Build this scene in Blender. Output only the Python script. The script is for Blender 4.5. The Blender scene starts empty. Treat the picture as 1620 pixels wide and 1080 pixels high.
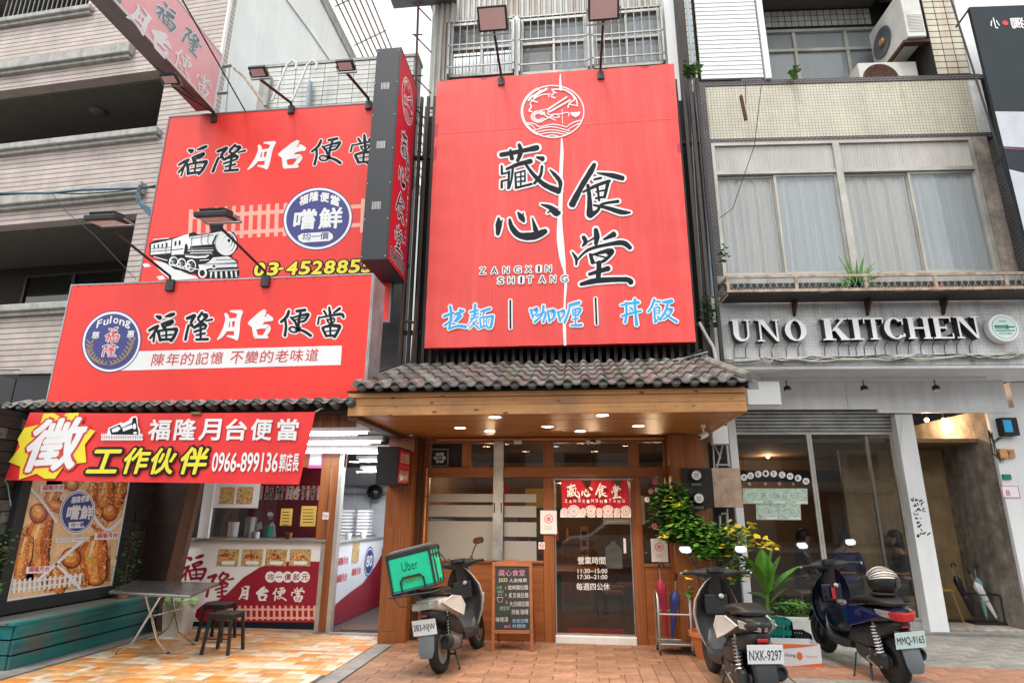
import bpy,bmesh,math,random
from mathutils import Vector,Matrix
random.seed(7)
R=math.radians
# --- camera, sky, sun, exposure
SC=bpy.context.scene
COL=SC.collection
F_PX,PITCH,YAW,ROLL,EYE=960.0,R(15.78),R(6.44),R(.363),1.62
cf=Vector((-math.sin(YAW)*math.cos(PITCH),math.cos(YAW)*math.cos(PITCH),math.sin(PITCH)))
cr0=Vector((math.cos(YAW),math.sin(YAW),0));cu0=cr0.cross(cf)
cr=cr0*math.cos(ROLL)+cu0*math.sin(ROLL);cu=-cr0*math.sin(ROLL)+cu0*math.cos(ROLL)
CAM=Vector((0,0,EYE))
cd=bpy.data.cameras.new('camera');co=bpy.data.objects.new('camera',cd);COL.objects.link(co)
m=Matrix((cr,cu,-cf)).transposed().to_4x4();m.translation=CAM;co.matrix_world=m
cd.sensor_width=36;cd.lens=F_PX/1620*36;cd.clip_start=.05;cd.clip_end=2000
SC.camera=co
SUN_EL,SUN_AZ=R(64),R(205)
w=bpy.data.worlds.new('World');SC.world=w;w.use_nodes=True
nt=w.node_tree;nt.nodes.clear()
sky=nt.nodes.new('ShaderNodeTexSky');sky.sky_type='NISHITA';sky.sun_disc=False
sky.sun_elevation=SUN_EL;sky.sun_rotation=SUN_AZ;sky.air_density=3;sky.dust_density=1.2;sky.ozone_density=1
hs=nt.nodes.new('ShaderNodeHueSaturation');hs.inputs['Saturation'].default_value=.12
bg=nt.nodes.new('ShaderNodeBackground');bg.inputs['Strength'].default_value=.15
ow=nt.nodes.new('ShaderNodeOutputWorld')
nt.links.new(sky.outputs[0],hs.inputs['Color']);nt.links.new(hs.outputs[0],bg.inputs['Color']);nt.links.new(bg.outputs[0],ow.inputs['Surface'])
sd=bpy.data.lights.new('sun','SUN');sd.energy=.9;sd.angle=R(12);sd.color=(1,.97,.93)
so=bpy.data.objects.new('sun',sd);COL.objects.link(so)
sdir=Vector((math.sin(SUN_AZ)*math.cos(SUN_EL),math.cos(SUN_AZ)*math.cos(SUN_EL),math.sin(SUN_EL)))
so.rotation_euler=sdir.to_track_quat('Z','Y').to_euler();so.location=(0,-10,30)
SC.view_settings.view_transform='Standard';SC.view_settings.look='None'
SC.view_settings.exposure=1.0;SC.view_settings.gamma=1;SC.view_settings.use_curve_mapping=False
SC.cycles.use_denoising=True;SC.cycles.max_bounces=7;SC.cycles.diffuse_bounces=3
SC.cycles.glossy_bounces=3;SC.cycles.transmission_bounces=4;SC.cycles.transparent_max_bounces=12
SC.cycles.caustics_reflective=False;SC.cycles.caustics_refractive=False;SC.cycles.sample_clamp_indirect=4
# --- helpers
def ray(px,py):return cf+cr*((px-810)/F_PX)-cu*((py-540)/F_PX)
def P(px,py,X=None,Y=None,Z=None):
 d=ray(px,py)
 t=(X-CAM.x)/d.x if X is not None else(Y-CAM.y)/d.y if Y is not None else(Z-CAM.z)/d.z
 return CAM+d*t
class Face:
 """a plane in the place: a runs along it, b up it, n out of it"""
 def __init__(s,o,ax,bx=(0,0,1)):
  s.o=Vector(o);s.ax=Vector(ax).normalized();s.bx=Vector(bx).normalized();s.nx=s.ax.cross(s.bx)
 def w(s,a,b,n=0):return s.o+s.ax*a+s.bx*b+s.nx*n
 def px(s,x,y,n=0):
  d=ray(x,y);o=s.o+s.nx*n
  t=(o-CAM).dot(s.nx)/d.dot(s.nx);q=CAM+d*t-s.o
  return q.dot(s.ax),q.dot(s.bx)
 def rc(s,x0,y0,x1,y1,n=0):
  ym=(y0+y1)/2;xm=(x0+x1)/2
  a0=s.px(x0,ym,n)[0];a1=s.px(x1,ym,n)[0];b0=s.px(xm,y1,n)[1];b1=s.px(xm,y0,n)[1]
  return min(a0,a1),max(a0,a1),min(b0,b1),max(b0,b1)
def FY(y):return Face((0,y,0),(1,0,0))
def FX(x):return Face((x,0,0),(0,1,0))
GND=Face((0,0,0),(1,0,0),(0,1,0))
class MB:
 def __init__(s):s.v=[];s.f=[]
 def add(s,vs,fs):
  k=len(s.v);s.v+=[tuple(v)for v in vs];s.f+=[tuple(i+k for i in f)for f in fs];return s
 def hexa(s,c):
  return s.add(c,[(3,2,1,0),(4,5,6,7),(0,1,5,4),(1,2,6,5),(2,3,7,6),(3,0,4,7)])
 def box(s,x0,x1,y0,y1,z0,z1):
  return s.hexa([(x0,y0,z0),(x1,y0,z0),(x1,y1,z0),(x0,y1,z0),(x0,y0,z1),(x1,y0,z1),(x1,y1,z1),(x0,y1,z1)])
 def fbox(s,F,r,n0,n1):
  a0,a1,b0,b1=r
  return s.hexa([F.w(a0,b0,n1),F.w(a1,b0,n1),F.w(a1,b0,n0),F.w(a0,b0,n0),F.w(a0,b1,n1),F.w(a1,b1,n1),F.w(a1,b1,n0),F.w(a0,b1,n0)])
 def frect(s,F,r,n):
  a0,a1,b0,b1=r
  return s.add([F.w(a0,b0,n),F.w(a1,b0,n),F.w(a1,b1,n),F.w(a0,b1,n)],[(0,1,2,3)])
 def ring(s,F,r,wd,n0,n1):
  a0,a1,b0,b1=r
  s.fbox(F,(a0,a1,b1-wd,b1),n0,n1);s.fbox(F,(a0,a1,b0,b0+wd),n0,n1)
  s.fbox(F,(a0,a0+wd,b0+wd,b1-wd),n0,n1);s.fbox(F,(a1-wd,a1,b0+wd,b1-wd),n0,n1);return s
 def poly(s,F,pts,n,t=0):
  k=len(pts)
  if t==0:return s.add([F.w(a,b,n)for a,b in pts],[tuple(range(k))])
  vs=[F.w(a,b,n)for a,b in pts]+[F.w(a,b,n-t)for a,b in pts]
  return s.add(vs,[tuple(range(k)),tuple(range(2*k-1,k-1,-1))]+[(i,i+k,(i+1)%k+k,(i+1)%k)for i in range(k)])
 def tube(s,pts,r,n=8,closed=False):
  pts=[Vector(p)for p in pts];k=len(pts);rr=r if isinstance(r,(list,tuple))else[r]*k
  vs=[];up=None
  for i,p in enumerate(pts):
   if closed:t=pts[(i+1)%k]-pts[i-1]
   else:t=(pts[min(i+1,k-1)]-pts[max(i-1,0)])
   if t.length<1e-9:t=Vector((0,0,1))
   t.normalize()
   if up is None:up=Vector((0,0,1))if abs(t.z)<.9 else Vector((1,0,0))
   u=(up-t*up.dot(t));
   if u.length<1e-5:u=t.orthogonal()
   u.normalize();up=u;v=t.cross(u)
   for j in range(n):
    a=2*math.pi*(j+.5)/n;vs.append(p+(u*math.cos(a)+v*math.sin(a))*rr[i])
  fs=[]
  for i in range(k if closed else k-1):
   for j in range(n):
    a=i*n+j;b=i*n+(j+1)%n;c=((i+1)%k)*n+(j+1)%n;d=((i+1)%k)*n+j;fs.append((a,b,c,d))
  if not closed:fs+=[tuple(range(n-1,-1,-1)),tuple(range((k-1)*n,k*n))]
  return s.add(vs,fs)
 def cyl(s,p0,p1,r0,r1=None,n=12):return s.tube([p0,p1],[r0,r0 if r1 is None else r1],n)
 def lathe(s,c,axis,prof,n=20):
  c=Vector(c);t=Vector(axis).normalized();u=t.orthogonal().normalized();v=t.cross(u);vs=[]
  for r,h in prof:
   for j in range(n):
    a=2*math.pi*j/n;vs.append(c+t*h+(u*math.cos(a)+v*math.sin(a))*max(r,1e-4))
  k=len(prof);fs=[(i*n+j,i*n+(j+1)%n,(i+1)*n+(j+1)%n,(i+1)*n+j)for i in range(k-1)for j in range(n)]
  fs+=[tuple(range(n-1,-1,-1)),tuple(range((k-1)*n,k*n))]
  return s.add(vs,fs)
 def loft(s,rings,cap=True):
  n=len(rings[0]);k=len(rings);vs=[p for r in rings for p in r]
  fs=[(i*n+j,i*n+(j+1)%n,(i+1)*n+(j+1)%n,(i+1)*n+j)for i in range(k-1)for j in range(n)]
  if cap:fs+=[tuple(range(n-1,-1,-1)),tuple(range((k-1)*n,k*n))]
  return s.add(vs,fs)
 def sphere(s,c,r,n=12,sz=(1,1,1),half=False):
  c=Vector(c);vs=[];k=n//2;lo=0
  for i in range(k+1):
   th=math.pi*i/k*(.5 if half else 1)
   for j in range(n):
    a=2*math.pi*j/n;vs.append((c.x+r*sz[0]*max(math.sin(th),1e-3)*math.cos(a),c.y+r*sz[1]*max(math.sin(th),1e-3)*math.sin(a),c.z+r*sz[2]*math.cos(th)))
  fs=[(i*n+j,(i+1)*n+j,(i+1)*n+(j+1)%n,i*n+(j+1)%n)for i in range(k)for j in range(n)]
  return s.add(vs,fs+[tuple(range(n)),tuple(range(k*n+n-1,k*n-1,-1))])
 def mesh(s,name,mat,inv=None,smooth=False,fix=True,ang=.7):
  me=bpy.data.meshes.new(name)
  vs=s.v if inv is None else[inv@Vector(v)for v in s.v]
  me.from_pydata(vs,[],s.f);me.validate()
  if fix:
   bm=bmesh.new();bm.from_mesh(me);bmesh.ops.recalc_face_normals(bm,faces=bm.faces);bm.to_mesh(me);bm.free()
  for q in(mat if isinstance(mat,(list,tuple))else[mat]):me.materials.append(q)
  if smooth:
   me.polygons.foreach_set('use_smooth',[True]*len(me.polygons));me.set_sharp_from_angle(angle=ang)
  me.update();return me
MW={}
def _props(o,label=None,cat=None,group=None,kind=None):
 if label:o['label']=label
 if cat:o['category']=cat
 if group:o['group']=group
 if kind:o['kind']=kind
def thing(name,label,cat,loc=(0,0,0),group=None,rot=(0,0,0)):
 o=bpy.data.objects.new(name,None);COL.objects.link(o);o.location=loc;o.rotation_euler=rot
 from mathutils import Euler
 o.empty_display_size=.1
 MW[o.name]=(Matrix.Translation(Vector(loc))@Euler(rot).to_matrix().to_4x4());_props(o,label,cat,group);return o
def part(name,mb,mat,parent,smooth=False,bevel=0,label=None,local=False,kind=None,fix=True,sub=0,ang=.7):
 mw=MW[parent.name];inv=None if local else mw.inverted()
 me=mb.mesh(name,mat,inv,smooth,fix,ang);o=bpy.data.objects.new(name,me);COL.objects.link(o);o.parent=parent
 MW[o.name]=mw;_props(o,label,None,None,kind)
 if sub:
  q=o.modifiers.new('s','SUBSURF');q.levels=q.render_levels=sub
 if bevel:bev(o,bevel)
 return o
def bev(o,wd,seg=2):
 q=o.modifiers.new('b','BEVEL');q.width=wd;q.segments=seg;q.limit_method='ANGLE';q.angle_limit=.6
def solo(name,mb,mat,label,cat,group=None,smooth=False,bevel=0,kind=None,fix=True):
 xs,ys,zs=zip(*[tuple(v)for v in mb.v]);c=Vector(((min(xs)+max(xs))/2,(min(ys)+max(ys))/2,min(zs)))
 mw=Matrix.Translation(c);me=mb.mesh(name,mat,mw.inverted(),smooth,fix)
 o=bpy.data.objects.new(name,me);COL.objects.link(o);o.location=c;MW[o.name]=mw
 _props(o,label,cat,group,kind)
 if bevel:bev(o,bevel)
 return o
def struct(name,mb,mat,smooth=False,kind='structure',fix=True,bevel=0):return solo(name,mb,mat,None,None,None,smooth,bevel,kind,fix)
def piece(name,me,parent,mw,scale=None):
 """an instance of a shared mesh as a part; mw is its world matrix"""
 o=bpy.data.objects.new(name,me);COL.objects.link(o);o.parent=parent
 o.matrix_local=MW[parent.name].inverted()@mw;MW[o.name]=mw;return o
def copy_tree(o,parent=None):
 c=o.copy();COL.objects.link(c)
 if parent is not None:c.parent=parent
 for ch in[x for x in KIDS.get(o.name,[])]:copy_tree(ch,c)
 return c
KIDS={}
def reg(root):
 KIDS.clear()
 for x in bpy.data.objects:
  if x.parent:KIDS.setdefault(x.parent.name,[]).append(x)
def jit(a):return random.uniform(-a,a)
# --- materials (all procedural)
def _n(t,k,**kw):
 n=t.nodes.new(k)
 for a,b in kw.items():setattr(n,a,b)
 return n
def mat(name,col,rough=.6,metal=0,var=.12,scale=3,bump=0,bscale=60,spec=.5,streak=0,streak_col=(.05,.04,.035),stretch=(1,1,1),coat=0,trans=0,alpha=1,rand=0,emit=None,es=1,sheen=0,dirt=0,sscale=2.2):
 m=bpy.data.materials.new(name);m.use_nodes=True;t=m.node_tree;b=t.nodes['Principled BSDF'];L=t.links.new
 b.inputs['Roughness'].default_value=rough;b.inputs['Metallic'].default_value=metal
 b.inputs['Specular IOR Level'].default_value=spec;b.inputs['Coat Weight'].default_value=coat
 b.inputs['Transmission Weight'].default_value=trans;b.inputs['Alpha'].default_value=alpha
 c4=(*col,1);b.inputs['Base Color'].default_value=c4
 tc=_n(t,'ShaderNodeTexCoord');mp=_n(t,'ShaderNodeMapping');mp.inputs['Scale'].default_value=stretch;L(tc.outputs['Object'],mp.inputs[0])
 out=None
 if var or rand or streak or dirt:
  no=_n(t,'ShaderNodeTexNoise');no.inputs['Scale'].default_value=scale;no.inputs['Detail'].default_value=6;no.inputs['Roughness'].default_value=.62;L(mp.outputs[0],no.inputs['Vector'])
  mr=_n(t,'ShaderNodeMapRange');mr.inputs[1].default_value=.25;mr.inputs[2].default_value=.75;mr.inputs[3].default_value=1-var*1.6;mr.inputs[4].default_value=1+var*1.1;L(no.outputs[0],mr.inputs[0])
  val=mr.outputs[0]
  if rand:
   oi=_n(t,'ShaderNodeObjectInfo');m2=_n(t,'ShaderNodeMapRange');m2.inputs[3].default_value=1-rand;m2.inputs[4].default_value=1+rand;L(oi.outputs['Random'],m2.inputs[0])
   mm=_n(t,'ShaderNodeMath',operation='MULTIPLY');L(val,mm.inputs[0]);L(m2.outputs[0],mm.inputs[1]);val=mm.outputs[0]
  vm=_n(t,'ShaderNodeVectorMath',operation='SCALE');vm.inputs[0].default_value=col;L(val,vm.inputs['Scale']);out=vm.outputs[0]
  if streak:
   ge=_n(t,'ShaderNodeNewGeometry');mg=_n(t,'ShaderNodeMapping');mg.inputs['Scale'].default_value=(3.2*sscale,3.2*sscale,.25*sscale);L(ge.outputs['Position'],mg.inputs[0])
   n2=_n(t,'ShaderNodeTexNoise');n2.inputs['Scale'].default_value=1;n2.inputs['Detail'].default_value=5;n2.inputs['Roughness'].default_value=.65;L(mg.outputs[0],n2.inputs['Vector'])
   m3=_n(t,'ShaderNodeMapRange');m3.inputs[1].default_value=.48;m3.inputs[2].default_value=.78;m3.inputs[3].default_value=0;m3.inputs[4].default_value=streak;L(n2.outputs[0],m3.inputs[0])
   mx=_n(t,'ShaderNodeMix',data_type='RGBA');L(m3.outputs[0],mx.inputs['Factor']);L(out,mx.inputs['A']);mx.inputs['B'].default_value=(*streak_col,1);out=mx.outputs['Result']
  if dirt:
   ge=_n(t,'ShaderNodeNewGeometry');n4=_n(t,'ShaderNodeTexNoise');n4.inputs['Scale'].default_value=1.3;n4.inputs['Detail'].default_value=9;n4.inputs['Roughness'].default_value=.7;L(ge.outputs['Position'],n4.inputs['Vector'])
   m4=_n(t,'ShaderNodeMapRange');m4.inputs[1].default_value=.45;m4.inputs[2].default_value=.72;m4.inputs[3].default_value=0;m4.inputs[4].default_value=dirt;L(n4.outputs[0],m4.inputs[0])
   mx=_n(t,'ShaderNodeMix',data_type='RGBA');L(m4.outputs[0],mx.inputs['Factor']);L(out,mx.inputs['A']);mx.inputs['B'].default_value=(col[0]*.35,col[1]*.33,col[2]*.3,1);out=mx.outputs['Result']
  L(out,b.inputs['Base Color'])
  r2=_n(t,'ShaderNodeMapRange');r2.inputs[3].default_value=max(0,rough-.08);r2.inputs[4].default_value=min(1,rough+.1);L(no.outputs[0],r2.inputs[0]);L(r2.outputs[0],b.inputs['Roughness'])
 if bump:
  nb=_n(t,'ShaderNodeTexNoise');nb.inputs['Scale'].default_value=bscale;nb.inputs['Detail'].default_value=5;L(mp.outputs[0],nb.inputs['Vector'])
  bp=_n(t,'ShaderNodeBump');bp.inputs['Strength'].default_value=bump;bp.inputs['Distance'].default_value=.01;L(nb.outputs[0],bp.inputs['Height']);L(bp.outputs[0],b.inputs['Normal'])
 if emit:b.inputs['Emission Color'].default_value=(*emit,1);b.inputs['Emission Strength'].default_value=es
 return m
def glow(name,col,s):
 m=bpy.data.materials.new(name);m.use_nodes=True;t=m.node_tree;t.nodes.clear()
 e=_n(t,'ShaderNodeEmission');e.inputs[0].default_value=(*col,1);e.inputs[1].default_value=s;o=_n(t,'ShaderNodeOutputMaterial');t.links.new(e.outputs[0],o.inputs[0]);return m
def glass(name,tint=(1,1,1),refl=.12,rough=0,haze=0,hcol=(.6,.62,.62)):
 """pane: clear film with a mirror layer, optional white layer for dust, frosting and added brightness"""
 m=bpy.data.materials.new(name);m.use_nodes=True;t=m.node_tree;t.nodes.clear();L=t.links.new
 tr=_n(t,'ShaderNodeBsdfTransparent');tr.inputs[0].default_value=(*tint,1)
 gl=_n(t,'ShaderNodeBsdfGlossy');gl.inputs['Roughness'].default_value=rough
 lw=_n(t,'ShaderNodeFresnel');lw.inputs[0].default_value=1.5
 mr=_n(t,'ShaderNodeMapRange');mr.inputs[3].default_value=refl*.35;mr.inputs[4].default_value=1;L(lw.outputs[0],mr.inputs[0])
 mx=_n(t,'ShaderNodeMixShader');L(mr.outputs[0],mx.inputs[0]);L(tr.outputs[0],mx.inputs[1]);L(gl.outputs[0],mx.inputs[2]);res=mx.outputs[0]
 if haze:
  df=_n(t,'ShaderNodeBsdfDiffuse');df.inputs[0].default_value=(*hcol,1)
  m2=_n(t,'ShaderNodeMixShader');m2.inputs[0].default_value=haze;L(res,m2.inputs[1]);L(df.outputs[0],m2.inputs[2]);res=m2.outputs[0]
 o=_n(t,'ShaderNodeOutputMaterial');L(res,o.inputs[0]);return m
def brickmat(name,c1,c2,mortar,w,h,ms=.004,rough=.5,bump=.5,axis='XZ',streak=0,streak_col=(.05,.04,.035),offset=0.0,tone=.1,rustc=None):
 """tiles too small in the picture to pick apart: joints by texture (world position)"""
 m=bpy.data.materials.new(name);m.use_nodes=True;t=m.node_tree;b=t.nodes['Principled BSDF'];L=t.links.new
 b.inputs['Roughness'].default_value=rough
 ge=_n(t,'ShaderNodeNewGeometry');sx=_n(t,'ShaderNodeSeparateXYZ');cx=_n(t,'ShaderNodeCombineXYZ');L(ge.outputs['Position'],sx.inputs[0])
 L(sx.outputs['X' if axis[0]=='X' else 'Y'],cx.inputs[0]);L(sx.outputs[2],cx.inputs[1])
 br=_n(t,'ShaderNodeTexBrick');br.offset=offset;br.inputs['Color1'].default_value=(*c1,1);br.inputs['Color2'].default_value=(*c2,1);br.inputs['Mortar'].default_value=(*mortar,1)
 br.inputs['Scale'].default_value=1;br.inputs['Mortar Size'].default_value=ms;br.inputs['Brick Width'].default_value=w;br.inputs['Row Height'].default_value=h;br.inputs['Mortar Smooth'].default_value=.1
 L(cx.outputs[0],br.inputs[0]);out=br.outputs[0]
 no=_n(t,'ShaderNodeTexNoise');no.inputs['Scale'].default_value=1.7;no.inputs['Detail'].default_value=8;no.inputs['Roughness'].default_value=.7;L(ge.outputs['Position'],no.inputs['Vector'])
 mr=_n(t,'ShaderNodeMapRange');mr.inputs[1].default_value=.3;mr.inputs[2].default_value=.7;mr.inputs[3].default_value=1-tone*1.8;mr.inputs[4].default_value=1+tone;L(no.outputs[0],mr.inputs[0])
 vm=_n(t,'ShaderNodeVectorMath',operation='SCALE');L(out,vm.inputs[0]);L(mr.outputs[0],vm.inputs['Scale']);out=vm.outputs[0]
 for sc,amt,lo,hi,c in((2.2,streak,.5,.8,streak_col),(1.1,.7 if rustc else 0,.62,.75,rustc)):
  if not amt:continue
  mg=_n(t,'ShaderNodeMapping');mg.inputs['Scale'].default_value=(3.2*sc,3.2*sc,.3*sc);L(ge.outputs['Position'],mg.inputs[0])
  n2=_n(t,'ShaderNodeTexNoise');n2.inputs['Scale'].default_value=1;n2.inputs['Detail'].default_value=5;n2.inputs['Roughness'].default_value=.65;L(mg.outputs[0],n2.inputs['Vector'])
  m3=_n(t,'ShaderNodeMapRange');m3.inputs[1].default_value=lo;m3.inputs[2].default_value=hi;m3.inputs[3].default_value=0;m3.inputs[4].default_value=amt;L(n2.outputs[0],m3.inputs[0])
  mx=_n(t,'ShaderNodeMix',data_type='RGBA');L(m3.outputs[0],mx.inputs['Factor']);L(out,mx.inputs['A']);mx.inputs['B'].default_value=(*c,1);out=mx.outputs['Result']
 L(out,b.inputs['Base Color'])
 bp=_n(t,'ShaderNodeBump');bp.inputs['Strength'].default_value=bump;bp.inputs['Distance'].default_value=.004;bp.invert=True;L(br.outputs['Fac'],bp.inputs['Height']);L(bp.outputs[0],b.inputs['Normal'])
 return m
def woodmat(name,c1,c2,rough=.45,axis='Z',gs=1.0,knots=0,rand=.06,streak=0):
 m=bpy.data.materials.new(name);m.use_nodes=True;t=m.node_tree;b=t.nodes['Principled BSDF'];L=t.links.new
 b.inputs['Roughness'].default_value=rough
 ge=_n(t,'ShaderNodeNewGeometry');mp=_n(t,'ShaderNodeMapping');s={'Z':(22,22,.8),'X':(.8,22,22),'Y':(22,.8,22)}[axis];mp.inputs['Scale'].default_value=tuple(v*gs for v in s)
 oi=_n(t,'ShaderNodeObjectInfo');va=_n(t,'ShaderNodeVectorMath',operation='ADD');L(ge.outputs['Position'],va.inputs[0]);L(oi.outputs['Random'],va.inputs[1]);L(va.outputs[0],mp.inputs[0])
 no=_n(t,'ShaderNodeTexNoise');no.inputs['Scale'].default_value=1;no.inputs['Detail'].default_value=7;no.inputs['Roughness'].default_value=.6;no.inputs['Distortion'].default_value=.6;L(mp.outputs[0],no.inputs['Vector'])
 cr_=_n(t,'ShaderNodeValToRGB');cr_.color_ramp.elements[0].position=.32;cr_.color_ramp.elements[1].position=.68;cr_.color_ramp.elements[0].color=(*c1,1);cr_.color_ramp.elements[1].color=(*c2,1);L(no.outputs[0],cr_.inputs[0]);out=cr_.outputs[0]
 mr=_n(t,'ShaderNodeMapRange');mr.inputs[3].default_value=1-rand;mr.inputs[4].default_value=1+rand;L(oi.outputs['Random'],mr.inputs[0])
 vm=_n(t,'ShaderNodeVectorMath',operation='SCALE');L(out,vm.inputs[0]);L(mr.outputs[0],vm.inputs['Scale']);out=vm.outputs[0]
 if knots:
  vo=_n(t,'ShaderNodeTexVoronoi');vo.inputs['Scale'].default_value=4.6;mk=_n(t,'ShaderNodeMapping');mk.inputs['Scale'].default_value=(1,1,2.2);L(ge.outputs['Position'],mk.inputs[0]);L(mk.outputs[0],vo.inputs['Vector'])
  m3=_n(t,'ShaderNodeMapRange');m3.inputs[1].default_value=.10;m3.inputs[2].default_value=.17;m3.inputs[3].default_value=.85;m3.inputs[4].default_value=0;L(vo.outputs['Distance'],m3.inputs[0])
  mx=_n(t,'ShaderNodeMix',data_type='RGBA');L(m3.outputs[0],mx.inputs['Factor']);L(out,mx.inputs['A']);mx.inputs['B'].default_value=(.09,.035,.012,1);out=mx.outputs['Result']
 if streak:
  n4=_n(t,'ShaderNodeTexNoise');n4.inputs['Scale'].default_value=2;n4.inputs['Detail'].default_value=9;n4.inputs['Roughness'].default_value=.7;L(ge.outputs['Position'],n4.inputs['Vector'])
  m4=_n(t,'ShaderNodeMapRange');m4.inputs[1].default_value=.45;m4.inputs[2].default_value=.65;m4.inputs[3].default_value=0;m4.inputs[4].default_value=streak;L(n4.outputs[0],m4.inputs[0])
  mx=_n(t,'ShaderNodeMix',data_type='RGBA');L(m4.outputs[0],mx.inputs['Factor']);L(out,mx.inputs['A']);mx.inputs['B'].default_value=(.1,.085,.07,1);out=mx.outputs['Result']
 L(out,b.inputs['Base Color'])
 bp=_n(t,'ShaderNodeBump');bp.inputs['Strength'].default_value=.15;bp.inputs['Distance'].default_value=.004;L(no.outputs[0],bp.inputs['Height']);L(bp.outputs[0],b.inputs['Normal'])
 return m
def foodmat(name,cols,scale=14,rough=.4):
 """a printed food photograph: mottled blotches of the dish's colours"""
 m=bpy.data.materials.new(name);m.use_nodes=True;t=m.node_tree;b=t.nodes['Principled BSDF'];L=t.links.new
 b.inputs['Roughness'].default_value=rough
 ge=_n(t,'ShaderNodeNewGeometry');no=_n(t,'ShaderNodeTexNoise');no.inputs['Scale'].default_value=scale;no.inputs['Detail'].default_value=4;no.inputs['Roughness'].default_value=.7;no.inputs['Distortion'].default_value=1.4;L(ge.outputs['Position'],no.inputs['Vector'])
 rp=_n(t,'ShaderNodeValToRGB');e=rp.color_ramp.elements;k=len(cols)
 for i,c in enumerate(cols):
  p=.38+.25*i/(k-1)
  if i<2:e[i].position=p;e[i].color=(*c,1)
  else:q=e.new(p);q.color=(*c,1)
 L(no.outputs[0],rp.inputs[0]);L(rp.outputs[0],b.inputs['Base Color']);return m
# --- printing: lettering and brush strokes
_tc={}
def tgeo(s,bold=0,sp=1.0):
 k=(s,bold,sp)
 if k not in _tc:
  c=bpy.data.curves.new('t','FONT');c.body=s;c.size=1;c.offset=bold;c.resolution_u=3;c.dimensions='2D';c.fill_mode='BOTH';c.space_character=sp
  o=bpy.data.objects.new('t',c);me=o.to_mesh()
  _tc[k]=([(v.co.x,v.co.y)for v in me.vertices],[tuple(p.vertices)for p in me.polygons]);o.to_mesh_clear();bpy.data.objects.remove(o);bpy.data.curves.remove(c)
 return _tc[k]
def ttext(mb,F,s,p0,p1,p2,n,bold=0,sp=1.0,shear=0,mirror=False,grow=0):
 """string s on plane F; p0 bottom-left, p1 bottom-right, p2 top-left, as (a,b) of the plane"""
 v0,f=tgeo(s,min(bold,0),sp);g_=max(bold,0)*.62+grow;v=v0
 if g_>0:
  rings_=[(0,0)]+[(math.cos(i*math.pi/4)*g_,math.sin(i*math.pi/4)*g_)for i in range(8)];kk=len(v0)
  if g_>.07:rings_+=[(math.cos(i*math.pi/4+.4)*g_*.55,math.sin(i*math.pi/4+.4)*g_*.55)for i in range(8)]
  v=[(x+dx,y+dy)for dx,dy in rings_ for x,y in v0];f=[tuple(q+i*kk for q in t_)for i in range(len(rings_))for t_ in f]
 kk=len(v0);ge=max(bold,0)*.62
 xs=[q[0]for q in v0];ys=[q[1]for q in v0];x0,x1,y0,y1=min(xs)-ge,max(xs)+ge,min(ys)-ge,max(ys)+ge
 e1=(p1[0]-p0[0],p1[1]-p0[1]);e2=(p2[0]-p0[0],p2[1]-p0[1]);o=[]
 for i_,(x,y)in enumerate(v):
  u=(x-x0)/(x1-x0);t=(y-y0)/(y1-y0)
  if mirror:u=1-u
  u+=shear*(t-.5);o.append(F.w(p0[0]+e1[0]*u+e2[0]*t,p0[1]+e1[1]*u+e2[1]*t,n+(i_//kk)*.00004))
 mb.add(o,f)
def pxtext(mb,F,s,x0,y0,x1,y1,h,n,**kw):
 """baseline from pixel (x0,y0) to (x1,y1), letters h pixels tall"""
 a=F.px(x0,y0,n);b=F.px(x1,y1,n);c=F.px(x0,y0-h,n)
 c=(a[0],c[1])if abs(F.bx.z)>.9 else c
 ttext(mb,F,s,a,b,c,n,**kw)
WIDE=1.16
def ribbon(pts,grow=0,rnd=0):
 P2=[]
 k=len(pts)
 if k==2:
  x0,y0,w0=pts[0];x1,y1,w1=pts[1];pts=[pts[0],((x0+x1)/2,(y0+y1)/2,(w0+w1)/2*1.0),pts[1]];k=3
 for i in range(k-1):
  p0=pts[max(i-1,0)];p1=pts[i];p2=pts[i+1];p3=pts[min(i+2,k-1)]
  for j in range(4):
   t=j/4;q=[]
   for d in range(3):
    a,b,c,e=p0[d],p1[d],p2[d],p3[d]
    q.append(.5*((2*b)+(c-a)*t+(2*a-5*b+4*c-e)*t*t+(3*b-a-3*c+e)*t**3))
   P2.append(q)
 P2.append(list(pts[-1]));L_=[];R_=[];n=len(P2)
 for i,(x,y,wd)in enumerate(P2):
  a=P2[max(i-1,0)];b=P2[min(i+1,n-1)];dx,dy=b[0]-a[0],b[1]-a[1];l=math.hypot(dx,dy)or 1;dx/=l;dy/=l
  h=max(wd,3)/2*WIDE*(1+random.uniform(-rnd,rnd))+grow;L_.append((x-dy*h,y+dx*h));R_.append((x+dy*h,y-dx*h))
  if i==0:d0=(dx,dy,h,x,y)
  if i==n-1:d1=(dx,dy,h,x,y)
 def cap(d,sg):
  dx,dy,h,x,y=d;o=[]
  kk=.75 if grow==0 else 1
  for a in(-54,-18,18,54):
   c,s_=math.cos(R(a))*h*sg*kk,math.sin(R(a))*h*sg;o.append((x+dx*c-dy*s_,y+dy*c+dx*s_))
  return o
 return L_,cap(d1,1)[::-1],R_[::-1],cap(d0,-1)[::-1]
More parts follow.
